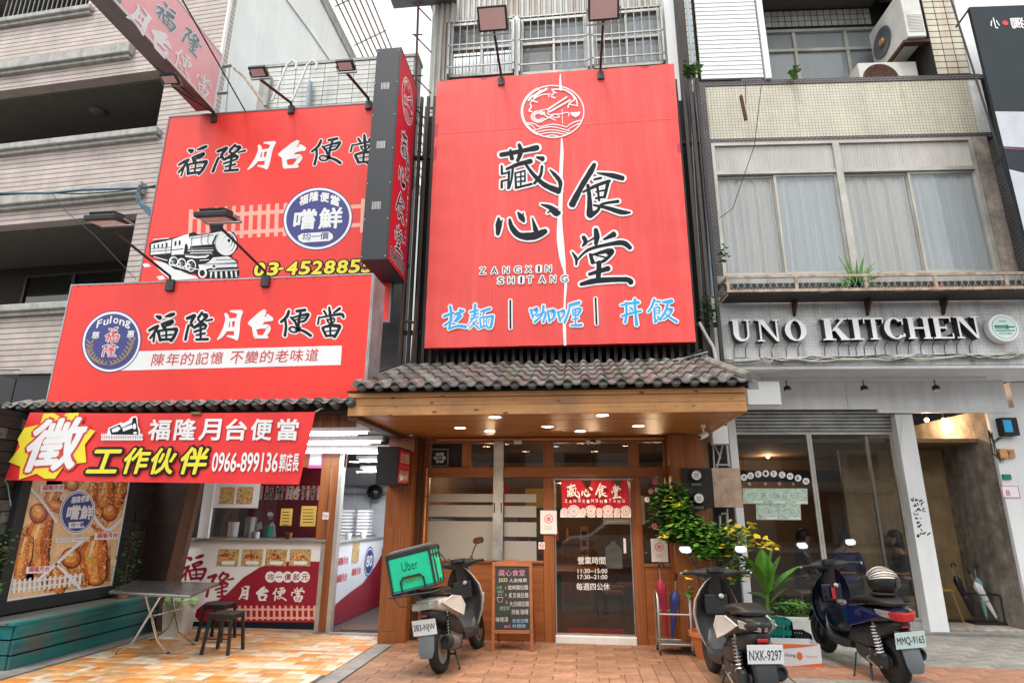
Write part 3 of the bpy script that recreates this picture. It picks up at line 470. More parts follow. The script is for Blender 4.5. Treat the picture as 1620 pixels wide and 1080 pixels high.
while x<a1-.02:c=min(x+step,a1);part('metal_panel',corr_panel(x,c,z_lo,tops),M['corr'],SH);x=c
b=MB();b.fbox(FU,(wr[0][0]-.02,wr[2][1]+.02,z_lo,bots),-.02,.02);part('sill',b,M['corr'],SH)
for i,r in enumerate(wr):
 wn=part('window',MB().ring(FU,r,.05,-.05,.05),M['alu'],SH)
 am=(r[0]+r[1])/2;bm_=r[2]+(r[3]-r[2])*(.52 if i!=1 else.55)
 b=MB();b.fbox(FU,(r[0]+.05,r[1]-.05,bm_-.025,bm_+.025),-.04,.035);b.fbox(FU,(am-.02,am+.02,r[2]+.05,bm_-.025),-.04,.03);b.fbox(FU,(am-.02,am+.02,bm_+.025,r[3]-.05),-.04,.03);part('sash',b,M['alu'],wn)
 for(u0,u1)in((r[0]+.05,am-.02),(am+.02,r[1]-.05)):
  for(v0,v1)in((r[2]+.05,bm_-.025),(bm_+.025,r[3]-.05)):
   part('pane',MB().frect(FU,(u0,u1,v0,v1),-.01),M['glassf']if u0>am else M['glassw'],wn)
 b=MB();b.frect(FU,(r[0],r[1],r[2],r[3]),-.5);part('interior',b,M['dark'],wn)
 if i==1 or i==2:b=MB();b.frect(FU,(am-.45,am-.08,r[2],bm_),-.2);part('blind',b,M['curtain2'],wn)
 b=MB();b.frect(FU,(am+.05,r[1]-.06,r[2],r[3]),-.2);part('curtain',b,M['curtain2'],wn)
 gr=part('grille',MB().fbox(FU,(r[0]-.02,r[1]+.02,bm_-.012,bm_+.012),.13,.15).fbox(FU,(r[0]-.02,r[1]+.02,r[3]-.06,r[3]-.035),.13,.15).fbox(FU,(r[0]-.02,r[1]+.02,r[2]+.12,r[2]+.145),.13,.15).fbox(FU,(r[0]-.02,r[0]+.01,r[2],r[3]),.05,.15).fbox(FU,(r[1]-.01,r[1]+.02,r[2],r[3]),.05,.15),M['galv'],wn)
 nb=9
 for k in range(nb):
  u=r[0]+(r[1]-r[0])*(k+.5)/nb
  if i==1 and k<5:z0b=bm_
  else:z0b=r[2]
  part('bar',MB().cyl(FU.w(u,z0b,.14),FU.w(u,r[3],.14),.009,n=6),M['galv'],SH)
for u in((wr[0][1]+wr[1][0])/2,(wr[1][1]+wr[2][0])/2):
 part('post',MB().fbox(FU,(u-.045,u+.045,bots,tops),-.02,.06),M['whitep'],SH)
b=MB();b.fbox(FU,(a1-.28,a1+.06,8.2,11.3),.0,.08);part('corner_panel',b,M['whitep'],SH)
# overhanging eave at the top left
a,z=FU.px(655,20);b=MB();b.box(-3.3,-2.1,8.0,9.0,10.75,10.82);part('eave',b,M['greymet'],SH)
# dark slat screen round the sign
FS=FY(8.48)
z0s,z1s=3.55,8.05
u=FS.px(650,300)[0];uend=FS.px(1122,300)[0]
b=MB();b.fbox(FS,(u,uend,3.35,3.42),-.3,0);b.fbox(FS,(u,uend,4.2,4.26),-.12,-.06);b.fbox(FS,(u,uend,7.2,7.26),-.12,-.06);part('slat_rail',b,M['slat'],SH)
k=0
b0=MB();b0.box(-.024,.024,-.03,.03,0,z1s-z0s);slm=b0.mesh('slat',M['slat']);b0=MB();b0.box(-.024,.024,-.03,.03,0,8.3-3.3);slml=b0.mesh('slat',M['slat'])
while u<uend:
 vis=u<-2.1 or u>1.5
 piece('slat',slml if vis else slm,SH,Matrix.Translation((u,8.45,3.3 if vis else z0s)));u+=.112
b=MB();b.fbox(FS,(-2.5,1.9,3.4,8.2),-.36,-.35);part('screen_backing',b,M['dark'],SH)
# rusty frame at the left of the slats
b=MB()
for(p,q)in(((660,470),(648,610)),((640,445),(632,560)),((648,610),(632,607)),((655,510),(640,508))):
 b.cyl(P(*p,Y=8.25),P(*q,Y=8.25),.022,n=6)
solo('sign_bracket',b,M['rust'],'rusty angle iron frame hanging below the tall black projecting sign','bracket')
b=MB()
for y in(8.5,8.9):b.cyl(P(652,300,Y=y),P(664,-60,Y=y),.02,n=6)
for yy in(5,55,120,170):b.cyl(P(655,yy,Y=8.5),P(682,yy+28,Y=8.5),.012,n=5);b.cyl(P(653,yy,Y=8.5),P(668,yy,Y=8.9),.012,n=5)
solo('pipe_ladder',b,M['rust'],'thin rusty pipe frame climbing past the left edge of the corrugated wall','pipe')
# --- big red sign
BS=thing('shop_sign','huge square red sign with black brush characters and a white bowl emblem','sign',(-.3,8.2,3.885))
FB=FY(8.2);r=(-2.19,1.603,3.886,8.415)
nx,nz=44,52;vs=[];fs=[]
for j in range(nz+1):
 for i in range(nx+1):
  u,v=i/nx,j/nz;edge=min(u,1-u,v,1-v)
  d=.010*math.sin(u*37+3*math.sin(v*5))*math.exp(-edge*10)+.007*math.sin(v*61+u*8)*math.exp(-min(u,1-u)*16)+.004*math.sin(u*11+v*2)*math.sin(v*7)
  vs.append(FB.w(r[0]+(r[1]-r[0])*u,r[2]+(r[3]-r[2])*v,-.008+d*.6))
fs=[(j*(nx+1)+i,j*(nx+1)+i+1,(j+1)*(nx+1)+i+1,(j+1)*(nx+1)+i)for j in range(nz)for i in range(nx)]
b=MB();b.add(vs,fs);part('face',b,M['redbig'],BS,smooth=True)
b=MB();b.ring(FB,r,.05,-.12,-.014);part('frame',b,M['reddk'],BS)
b=MB();b.fbox(FB,(r[0]+.05,r[1]-.05,r[2]+.05,r[3]-.05),-.12,-.10);part('backing',b,M['dark'],BS)
b=MB()
for i in range(22):
 u=r[0]+(r[1]-r[0])*(i+.5)/22
 for v in(r[2]-.004,r[3]+.004):b.sphere(FB.w(u,v,-.02),.012,6)
part('fixing',b,M['dark'],BS)
PB=Pr(FB,770,200,4)
for ch in '藏心食堂':
 c=part('character',(lambda q:(brush(q,PB,BIG[ch],0,.08,.0045),q)[1])(MB()),M['ink'],BS,fix=False)
 part('outline',(lambda q:(brush(q,PB,BIG[ch],11,0,.002),q)[1])(MB()),M['white'],c,fix=False)
PL=Pr(FB,690,460,8.1)
for ch in '拉麵咖喱丼飯':
 c=part('character',(lambda q:(brush(q,PL,BLU[ch],1.5,.06,.0045),q)[1])(MB()),M['blue'],BS,fix=False)
 part('outline',(lambda q:(brush(q,PL,BLU[ch],18,0,.002),q)[1])(MB()),M['white'],c,fix=False)
for x0,y0,x1,y1 in((950,120,952,480),(2042,92,2056,428)):
 c=part('divider_bar',(lambda q:(PL.line(q,[(x0,y0),(x1,y1)],20,.0045),q)[1])(MB()),M['ink'],BS,fix=False)
 part('outline',(lambda q:(PL.line(q,[(x0,y0),(x1,y1)],52,.002),q)[1])(MB()),M['white'],c,fix=False)
for s_,q0,q1,h in[(c,(x,433.5-(x-759)*.035),(x+w_,433.4-(x-759)*.035),10)for c,x,w_ in(('Z',759,9),('A',777,10),('N',796,9),('G',814,10),('X',831,10),('I',851,3),('N',863,9))]+[(c,(x,449-(x-788)*.03),(x+w_,448.9-(x-788)*.03),10.5)for c,x,w_ in(('S',788,8),('H',804,9),('I',823,3),('T',834,9),('A',853,10),('N',871,8),('G',888,10))]:
 for gname,off,mt,n in(('lettering',.0,'ink',.005),('outline',.13,'white',.0025)):
  b=MB();pxtext(b,FB,s_,*q0,*q1,h,n,sp=1.35,shear=.02,**({'grow':off}if off else{}))
  part(gname,b,M[mt],BS,fix=False)
sm_=mat('vinyl_seam',(.86,.15,.13),.5,var=.1)
for u in(.25,.5,.75):part('seam',MB().frect(FB,(r[0]+(r[1]-r[0])*u-.004,r[0]+(r[1]-r[0])*u+.004,r[2]+.05,r[3]-.05),.0006),sm_,BS,fix=False)
part('seam',MB().frect(FB,(r[0]+.05,r[1]-.05,r[2]+(r[3]-r[2])*.78,r[2]+(r[3]-r[2])*.78+.007),.0007),sm_,BS,fix=False)
b=MB()
PB.F=FB;PE=Pr(FB,770,100,4)
brush(b,PE,[[(466,70,5),(466,120,12),(468,170,14)],[(474,478,8),(476,560,18),(470,700,20),(468,860,22),(462,1000,28),(466,1120,38),(480,1240,30),(494,1320,14),(500,1400,16),(494,1500,12),(492,1620,14),(492,1680,18),(496,1780,14)]],0,.03,.0015)
part('brush_line',b,M['white'],BS,fix=False)
em=MB();PM=Pr(FB,810,120,9.81)
def arc(cx,cy,rx,ry,a0_,a1_,k=14):return[(cx+rx*math.cos(R(a0_+(a1_-a0_)*i/k)),cy+ry*math.sin(R(a0_+(a1_-a0_)*i/k)))for i in range(k+1)]
S=[]
for a_ in range(0,360,30):
 S.append([(x,y,34 if 120<a_+15<230 else 16)for x,y in arc(635,555,480,402,a_,a_+31,5)])
S+=[[(850,330,22),(560,520,22)],[(905,378,22),(580,560,24)]]
for rr in(1,.78,.56):S.append([(x,y,13)for x,y in arc(410,635,112*rr,88*rr,20,330,10)])
S+=[[(x,y,12)for x,y in q]for q in([(430,545),(560,520),(560,600),(700,600),(740,650)],[(470,580),(560,640),(660,600),(760,590),(850,570),(885,590),(875,630)],[(520,680),(600,640),(680,650),(720,640)],[(500,560),(520,620),(600,660),(680,690)])]
for y_,xa,xb,sg in((790,430,850,-38),(850,300,900,-58),(880,330,880,-42),(905,400,830,-26),(930,520,720,-10)):
 S.append([(xa,y_+8,12),((xa+xb)/2,y_+sg,13),(xb,y_+8,12)])
S+=[[(210,735,14),(330,740,14),(430,800,12)],[(225,750,12),(310,770,12),(360,830,12)],[(850,795,12),(940,730,14),(1075,690,14)],[(870,830,12),(960,780,12),(1040,740,14)],[(778,520,8),(785,745,8)]]
S+=[[(620,215,20),(800,215,20),(930,290,26),(1000,380,18),(1015,470,14)],[(930,300,14),(965,370,14),(890,430,16),(870,490,22)],[(1015,470,12),(930,450,14),(880,440,12)],[(620,220,14),(650,270,16),(610,320,14),(670,345,24)],[(600,285,12),(450,300,14),(330,370,14),(280,430,12),(300,480,18),(265,545,20),(310,555,16)],[(540,200,30),(490,235,26),(430,230,22)],[(430,250,30),(370,290,26),(300,330,28),(255,385,26)],[(300,380,20),(350,400,18),(390,410,18)],[(480,240,18),(400,290,20),(340,340,18)],[(570,290,12),(575,330,12)],[(690,270,14),(650,250,16)]]
S+=[[(915,575,18),(950,600,46),(985,640,14)],[(1050,565,18),(1020,595,46),(985,640,14)],[(950,590,40),(1020,588,40)]]
brush(em,PM,S,0,.05,.0012);part('emblem',em,M['white'],BS,fix=False)
# --- floodlights (one builder)
def floodlight(base,head,label,wd=.42,dp=.30,tilt=50,armr=.022,glassmat='lampglass'):
 base,head=Vector(base),Vector(head);t=thing('floodlight',label,'lamp',base,'floodlights on arms above the shop signs')
 part('arm',MB().tube([base+Vector((0,.02,-.1)),base+Vector((0,-.03,.02)),head+Vector((0,.1,-.05))],armr,8),M['lampbody'],t)
 part('base_plate',MB().box(base.x-.05,base.x+.05,base.y-.02,base.y+.03,base.z-.16,base.z-.02),M['lampbody'],t)
 rt=Matrix.Translation(head)@Matrix.Rotation(R(tilt),4,'X')
 def tr(q):q.v=[tuple(rt@Vector(v))for v in q.v];return q
 hb=part('lamp_housing',tr(MB().box(-wd/2,wd/2,-dp/2,dp/2,0,.06)),M['lampbody'],t,bevel=.012)
 q=MB()
 for i in range(9):q.box(-wd/2+.05+i*(wd-.1)/8-.004,-wd/2+.05+i*(wd-.1)/8+.004,-dp/2+.03,dp/2-.03,.06,.1)
 part('cooling_fin',tr(q),M['lampbody'],hb)
 part('lamp_glass',tr(MB().box(-wd/2+.03,wd/2-.03,-dp/2+.03,dp/2-.03,-.008,-.001)),M[glassmat],hb)  # pink of the default glass is the red sign's reflection, painted in
 q=MB();q.tube([(-wd/2-.015,0,.03),(-wd/2-.015,dp*.62,.0),(wd/2+.015,dp*.62,.0),(wd/2+.015,0,.03)],.012,6);part('bracket',tr(q),M['galv'],t)
 return t
specs=[((793,118),(779,28),8.2,'floodlight on a black arm over the left half of the big brush character sign',58),((950,108),(955,8),8.2,'floodlight on a black arm over the right half of the big brush character sign',58)]
floodlight(P(793,122,Y=8.2),P(779,30,Y=7.25),specs[0][3],.44,.34,-42,.02)
floodlight(P(950,112,Y=8.2),P(955,12,Y=7.1),specs[1][3],.44,.34,-42,.02)
# --- tall black projecting sign
BX=thing('projecting_sign','tall narrow black light box with red side face standing out between the two shops','sign',(-2.72,7.85,4.93))
X0,X1,Y0,Y1,Z0,Z1=-2.93,-2.553,7.4,8.33,4.93,8.4
b=MB();b.box(X0,X1-.012,Y0,Y1,Z0,Z1);part('casing',b,M['panelgrey'],BX,bevel=.006)
FR=FX(X1)
b=MB();b.box(X1-.011,X1,Y0+.012,Y1-.01,Z0+.012,Z1-.012);part('side_panel',b,M['vred'],BX)
b=MB();b.ring(FR,(Y0,Y1,Z0,Z1),.012,-.011,.004);part('edge_trim',b,M['black'],BX)
for cz in(7.72,6.72,5.75):
 b=MB()
 for k in range(6):b.box(X0+.11+k*.022,X0+.122+k*.022,Y0-.004,Y0,cz-.06,cz+.06)
 part('vent',b,M['galv'],BX)
b=MB()
for z_ in[Z0+.05+i*.56 for i in range(7)]:
 for x_ in(X0+.02,X1-.03):b.sphere((x_,Y0-.002,z_),.009,6)
part('screw',b,M['white'],BX)
ym=(Y0+Y1)/2
for i,(ch,zc,hh,yc)in enumerate((('藏',6.98,.52,ym+.03),('心',6.48,.40,ym),('食',5.95,.50,ym-.02),('堂',5.43,.46,ym))):
 box={'藏':(70,100,480,425),'心':(40,485,470,715),'食':(515,225,920,590),'堂':(530,640,935,1015)}[ch]
 wd=.44;hh*=.9
 A=Aff(FR,box,(yc-wd/2,zc+hh/2),(yc+wd/2,zc+hh/2),(yc-wd/2,zc-hh/2))
 c=part('character',(lambda q:(brush(q,A,BIG[ch],0,.06,.0035),q)[1])(MB()),M['ink'],BX,fix=False)
 part('outline',(lambda q:(brush(q,A,BIG[ch],19,0,.0018),q)[1])(MB()),M['white'],c,fix=False)
A=Aff(FR,(150,140,1120,965),(ym-.3,8.17),(ym+.32,8.17),(ym-.3,7.42));b=MB();brush(b,A,S,0,.05,.0018);part('emblem',b,M['white'],BX,fix=False)
b=MB()
for i,ch in enumerate('ZANGXINSHITANG'):
 z_=6.75-i*.095;ttext(b,FR,ch,(Y1-.2,z_-.03),(Y1-.14,z_-.03),(Y1-.2,z_+.03),.002,bold=.01)
part('lettering',b,M['white'],BX,fix=False)
b=MB();ttext(b,FR,'034330700',(Y0+.12,5.02),(Y1-.12,5.02),(Y0+.12,5.19),.006,bold=.01);part('lettering',b,M['ink'],BX,fix=False)
b=MB();ttext(b,FR,'034330700',(Y0+.12,5.02),(Y1-.12,5.02),(Y0+.12,5.19),.002,bold=.01,grow=.05);part('outline',b,M['white'],BX,fix=False)
b=MB();b.box(X0+.05,X1-.05,Y1,8.6,7.9,7.96);b.box(X0+.05,X1-.05,Y1,8.6,5.3,5.36);part('bracket',b,M['rust'],BX)
# --- awning
AW=thing('awning','deep wooden awning with clay roof tiles and recessed downlights over the middle shop door','awning',(-.45,7.5,2.65))
xl,xr,yf,yb,zc=-2.56,1.72,6.45,8.6,2.65
FA=FY(yf)
hf=.235
b=MB();b.box(xl,xr,yf,yf+.04,zc-.005,zc+.10);part('fascia_board',b,M['pine'],AW,bevel=.004)
b=MB();b.box(xl,xr,yf+.008,yf+.04,zc+.103,zc+.19);part('fascia_board',b,M['pine'],AW,bevel=.004)
b=MB();b.box(xl-.0,xr+.0,yf-.015,yf+.04,zc+.193,zc+.245);part('fascia_board',b,M['pine'],AW,bevel=.004)
for xx in(xl,xr-.04):b=MB();b.hexa([(xx,yf+.04,zc),(xx+.04,yf+.04,zc),(xx+.04,yb,zc),(xx,yb,zc),(xx,yf+.04,zc+.24),(xx+.04,yf+.04,zc+.24),(xx+.04,yb,zc+1.0),(xx,yb,zc+1.0)]);part('gable_board',b,M['pine' if xx>0 else 'beamdk'],AW)
b=MB();b.box(xl-.01,xl+.11,yf+.045,yb,zc-.04,zc-.003);part('edge_beam',b,M['beamdk'],AW)
yy=yf+.042
while yy<yb-.02:
 b=MB();b.box(xl+.04,xr-.04,yy+.002,min(yy+.118,yb),zc+.006+jit(.0015),zc+.03);part('ceiling_board',b,M['ceilw'],AW);yy+=.12
b=MB();b.box(xl+.05,xr-.05,yf+.045,yb,zc+.03,zc+.06);part('ceiling_backing',b,M['dark'],AW)
def hexL(y,z):return z
# roof slope: eave (yf-.12, 2.93) to wall (8.42, 3.50)
e0=Vector((0,yf-.13,2.925));e1=Vector((0,8.36,3.66));sl=(e1-e0);SLn=sl.normalized();SN=Vector((0,-SLn.z,SLn.y))
b=MB();b.hexa([(xl-.02,yf-.02,2.9),(xr+.05,yf-.02,2.9),(xr+.05,8.4,3.6),(xl-.02,8.4,3.6),(xl-.02,yf-.02,2.915),(xr+.05,yf-.02,2.915),(xr+.05,8.4,3.62),(xl-.02,8.4,3.62)]);part('roof_deck',b,M['dark'],AW)
NC=22;xt=xl+.14;pitchx=(xr-xt-.02)/NC;NR=5;ln=sl.length/NR
def s_tile():
 q=MB();prof=[]
 for i in range(13):
  u=i/12;prof.append((u*pitchx,.030*math.cos(min(1,u/.62)*2*math.pi)*.5+.015 if u>.62 else.062*math.sin(math.pi*u/.62)**.8 if u>0 else 0))
 prof=[(u*pitchx,(.045*math.sin(math.pi*u/.56)**.75 if 0<u<.56 else-.012*math.sin(math.pi*(u-.56)/.44)))for u in[i/12 for i in range(13)]]
 k=13;top=[(x,-.015,d+.030)for x,d in prof];end=[(x,ln+.02,d+.004)for x,d in prof];t2=[(x,-.015,d+.012)for x,d in prof]
 q.add(top+end+t2,[(i,i+1,k+i+1,k+i)for i in range(k-1)]+[(i,2*k+i,2*k+i+1,i+1)for i in range(k-1)]);return q.mesh('roof_tile',M['rooft'],smooth=True)
stm=s_tile();stms=[stm]
for nm_,c_ in(('roof_tile_rust',(.215,.165,.145)),('roof_tile_moss',(.20,.205,.16)),('roof_tile_pale',(.26,.25,.23))):
 me_=stm.copy();me_.materials.clear();me_.materials.append(mat(nm_,c_,.62,var=.4,scale=7,bump=.5,bscale=40,rand=.3,dirt=.5));stms.append(me_)
q=MB();q.lathe((0,0,0),(0,-1,0),[(.052,-.06),(.055,-.005),(.050,0),(.041,.005),(.037,-.001),(.001,-.001)],18);capm=q.mesh('roof_tile_cap',M['roofcap'],smooth=True)
def roofmat(x,s_):
 o_=e0+SLn*s_;mw=Matrix(((1,0,0,x),(0,SLn.y,SN.y,o_.y),(0,SLn.z,SN.z,o_.z),(0,0,0,1)));return mw
for i in range(NC):
 x=xt+i*pitchx
 for j in range(NR):piece('roof_tile',stms[random.choice((0,0,0,1,1,2,3))],AW,roofmat(x+jit(.003),j*ln+jit(.006))@Matrix.Rotation(jit(.01),4,'Z'))
 piece('roof_tile_cap',capm,AW,Matrix.Translation((x+pitchx*.28,e0.y-.012,e0.z+.03))@Matrix.Rotation(jit(.05)-.2,4,'X'))
b=MB();b.tube([(xr+.03,yf-.1,2.99),(xr+.03,7.3,3.3),(xr+.0,8.4,3.69)],[.05,.055,.06],8);b.tube([(xl+.11,yf-.1,2.98),(xl+.11,7.3,3.29),(xl+.11,8.4,3.67)],[.045,.05,.05],8);part('roof_edge',b,M['roofmoss'],AW)
b=MB();b.hexa([(xr+.02,yf-.06,2.86),(xr+.12,yf-.06,2.86),(xr+.12,8.4,3.55),(xr+.02,8.4,3.55),(xr+.02,yf-.06,2.94),(xr+.12,yf-.06,2.94),(xr+.12,8.4,3.66),(xr+.02,8.4,3.66)]);part('flashing',b,M['greymet'],AW)
# downlights
for i,(px_,py_)in enumerate(((783,659),(728,676),(775,681),(866,674),(953,656),(918,681),(1010,673))):
 p=P(px_,py_,Z=zc+.006);lt=part('downlight',MB().lathe(p+Vector((0,0,.0)),(0,0,-1),[(.085,-.002),(.085,.006),(.07,.008),(.068,.002)],20),M['whitep'],AW)
 part('lamp',MB().lathe(p,(0,0,-1),[(.066,.0),(.066,.003)],18),M['litc' if i==3 else 'lit'],lt)
 ld=bpy.data.lights.new('downlight_beam','SPOT');ld.energy=34;ld.color=(1,.74,.48)if i!=3 else(.85,.9,1);ld.spot_size=R(120);ld.spot_blend=.8;ld.shadow_soft_size=.06
 lo=bpy.data.objects.new('downlight_beam',ld);COL.objects.link(lo);lo.location=p+Vector((0,0,-.03));lo.parent=AW;lo.matrix_parent_inverse=MW[AW.name].inverted()
 # things on and under the awning
def cam(p,label,yaw_):
 t=thing('security_camera',label,'camera',p,'security cameras under the eaves')
 part('mount',MB().cyl(p,p-Vector((0,0,.03)),.03,n=10).cyl(p-Vector((0,0,.03)),p-Vector((0,0,.1)),.01,n=6),M['whitep'],t)
 d=Vector((math.sin(yaw_),-math.cos(yaw_),-.35)).normalized();c=p-Vector((0,0,.12))
 part('body',MB().lathe(c-d*.06,d,[(.02,0),(.032,.01),(.034,.13),(.03,.14)],12),M['whitep'],t,smooth=True)
 part('lens',MB().lathe(c-d*.06,d,[(.024,.141),(.024,.145)],12),M['black'],t)
cam(P(1112,672,Z=2.62),'small white bullet camera under the right corner of the wooden awning',-.9)
b=MB();pz=[P(x,y,Y=8.3)for x,y in((590,592),(640,578),(720,588),(800,575),(900,585),(1000,572),(1080,570),(1110,555))];b.tube(pz,.03,8);part('conduit',b,M['dark'],SH)
for k in range(5):
 pts=[P(x,y+random.uniform(-5,6),Y=8.2-random.random()*.1)for x,y in((575,640),(600,600),(640,586),(700,590),(760,580),(840,586),(930,578),(1010,580),(1090,566),(1120,560))][random.randint(0,3):]
 solo('cable',MB().tube(pts,.006,5),M['cablew' if k%2 else 'cable'],['thin wire sagging along the top of the clay tiles','loose wire lying over the left tiles of the awning','pale wire looping above the roof tiles','black wire running under the big red sign','slack wire beside the roof tiles and slats'][k],'cable','wires along the top of the tiled awning')
# --- middle shopfront
FT=FY(8.62)
SF=thing('shopfront','orange brown wooden shopfront with frosted windows and a glass door under the awning','shopfront',(-.45,8.7,0))
def member(name,x0,y0,x1,y1,m_,n0=-.10,n1=0,bevel=.004,F=FT,par=None):
 return part(name,MB().fbox(F,F.rc(x0,y0,x1,y1),n0,n1),M[m_],par or SF,bevel=bevel)
def world_member(name,a0,a1,b0,b1,m_,n0=-.10,n1=0,F=FT,par=None,bevel=.004):
 return part(name,MB().fbox(F,(a0,a1,b0,b1),n0,n1),M[m_],par or SF,bevel=bevel)
gx=lambda x,y=850:FT.px(x,y)[0];gz=lambda y,x=860:FT.px(x,y)[1]
ZT0,ZT1,ZB0,ZB1,ZW=gz(700),gz(738.5),gz(754.5),gz(754.5),gz(887)
xs=dict(L=gx(664),l=gx(675),p0=gx(780),p1=gx(796),m0=gx(860),m1=gx(877),d1=gx(1001,860),s0=gx(1017),s1=gx(1058),Rr=gx(1072))
world_member('beam',xs['L'],xs['Rr']+.2,ZT0,2.70,'wood',n1=.004)
world_member('beam',xs['L'],xs['Rr'],ZB0,ZT1,'wood',n1=.012)
world_member('post',xs['L'],xs['l'],0,ZB0-.001,'woodz');world_member('post',xs['L'],xs['l'],ZT1+.001,ZT0-.001,'woodz')
for a_,c_ in((xs['m0'],xs['m1']),(xs['d1'],xs['s0']),(xs['s1'],xs['Rr'])):
 world_member('post',a_,c_,0,ZB0-.001,'woodz');world_member('post',a_,c_,ZT1+.001,ZT0-.001,'woodz')
world_member('post',gx(727),gx(741),ZT1+.001,ZT0-.001,'woodz')
world_member('lower_panel',xs['l']+.001,xs['m0']-.001,.0,ZW-.035,'wood',n0=-.06,n1=-.012);world_member('window_sill',xs['l']+.001,xs['m0']-.001,ZW-.033,ZW,'wood',n1=.01)
zr=gz(892,1040)
world_member('lower_panel',xs['s0']+.001,xs['s1']-.001,0,zr-.035,'wood',n0=-.06,n1=-.012);world_member('window_sill',xs['s0']+.001,xs['s1']-.001,zr-.033,zr,'wood',n1=.01)
part('steel_channel',MB().fbox(FT,(xs['p0'],xs['p1'],ZW+.002,2.60),.015,.06),M['galv'],SF,bevel=.004)
part('channel_slot',MB().fbox(FT,(xs['p0']+.012,xs['p0']+.028,gz(811),gz(795)),.061,.063).fbox(FT,(xs['p1']-.03,xs['p1']-.014,gz(811),gz(795)),.061,.063),M['dark'],SF)
panes=[(xs['l'],xs['m0'],ZW,ZB0,'w'),(xs['s0'],xs['s1'],zr,ZB0,'s'),(gx(741),xs['m0'],ZT1,ZT0,'t'),(xs['m1'],xs['d1'],ZT1,ZT0,'t'),(xs['s0'],xs['s1'],ZT1,ZT0,'t')]
for a0_,a1_,b0_,b1_,k in panes:part('window_pane',MB().frect(FT,(a0_,a1_,b0_,b1_),-.05),M['glassd'],SF,fix=False)
for xa,xb,rows in((xs['l'],xs['p0'],((781,794),(799,818),(825,887))),(xs['p1'],xs['m0']-.1,((781,794),(800,818),(826,849),(856,887)))):
 for y0_,y1_ in rows:part('frosted_band',MB().frect(FT,(xa,xb,gz(y1_),gz(y0_)),-.046),M['frost'],SF,fix=False)
 # fan window
b=MB();b.fbox(FT,(xs['l']+.01,gx(727),ZT1,ZT0),-.08,-.06);part('vent_board',b,M['blackm'],SF)
fr_=(gx(680,722),gx(709,722),gz(737),gz(708));fan=part('extractor_fan',MB().ring(FT,fr_,.018,-.06,-.02),M['greymet'],SF,bevel=.003)
fc=FT.w((fr_[0]+fr_[1])/2,(fr_[2]+fr_[3])/2,-.04)
b=MB()
for k in range(6):
 a_=k*math.pi/3;p=fc+Vector((math.cos(a_)*.06,0,math.sin(a_)*.06));b.sphere(p,.035,8,(1,.15,.8))
part('blade',b,M['steel'],fan,kind='stuff');part('hub',MB().sphere(fc+Vector((0,-.01,0)),.024,10,(1,.6,1)),M['steel'],fan,smooth=True)
# door
DR=part('door',MB().ring(FT,(xs['m1']+.004,xs['d1']-.004,.11,ZB0-.004),.018,-.055,-.03),M['steel'],SF)
part('door_glass',MB().frect(FT,(xs['m1']+.02,xs['d1']-.02,.12,ZB0-.02),-.042),M['glassd'],DR,fix=False)
part('threshold',MB().fbox(FT,(xs['m1'],xs['d1'],0,.105),-.12,.03),M['whitep'],SF,bevel=.01)
part('handle',MB().fbox(FT,(gx(986),gx(990),gz(873),gz(850)),-.04,.0),M['whitep'],DR,bevel=.003)
b=MB();b.fbox(FT,(gx(687),gx(1060),2.605,2.635),.03,.06);part('trim_rail',b,M['pine'],SF)
for x0_,x1_ in((814,826),(927,935),(938,950)):part('sensor_box',MB().fbox(FT,(gx(x0_,700),gx(x1_,700),2.555,2.603),.03,.09),M['whitep'],SF,bevel=.006)
part('sensor_box',MB().fbox(FT,(gx(934,700),gx(942,700),2.565,2.60),.05,.11),M['black'],SF)
# lettering stuck on the glass
WL=FT
DT=thing('door_lettering','white opening hours lettering stuck on the glass door of the middle shop','lettering',(.2,8.6,.6))
for s_,q0,q1,h in(('營業時間',(914,892),(958,892),12),('11:30~15:00',(914,906),(961,906),7),('17:30~21:00',(914,915.5),(961,915.5),7),('每週四公休',(912,933),(965,933),11.5)):
 b=MB();pxtext(b,FT,s_,*q0,*q1,h,-.036,bold=.014);part('lettering',b,M['white'],DT,fix=False)
 # side columns
for nm,x0_,x1_,z1_ in(('left',-2.655,-2.29,2.64),('right',1.17,1.60,2.64)):
 t=thing('wooden_column',{'left':'square wooden column at the left end of the middle shop beside the green delivery bag','right':'square wooden column at the right end of the middle shop behind the leafy vine'}[nm],'column',((x0_+x1_)/2,8.5,0),'wooden columns carrying the awning')
 part('front_board',MB().box(x0_,x1_,8.3,8.33,0,z1_),M['woodz'],t,bevel=.003)
 part('side_board',MB().box(x0_+.002,x0_+.03,8.332,8.7,0,z1_),M['woodz'],t);part('side_board',MB().box(x1_-.03,x1_-.002,8.332,8.62,0,z1_),M['woodz'],t)
 if nm=='left':part('hatch',MB().fbox(FY(8.3),(-2.62,-2.42,.15,1.42),.0,.004),M['woodz'],t,bevel=.002)
b=MB();b.box(-2.29,gx(666),8.5,8.6,0,2.64);part('reveal_board',b,M['wooddk'],SF)
b=MB();b.box(xs['Rr']-.01,1.17,8.6,8.7,0,2.64);part('reveal_board',b,M['wooddk'],SF)
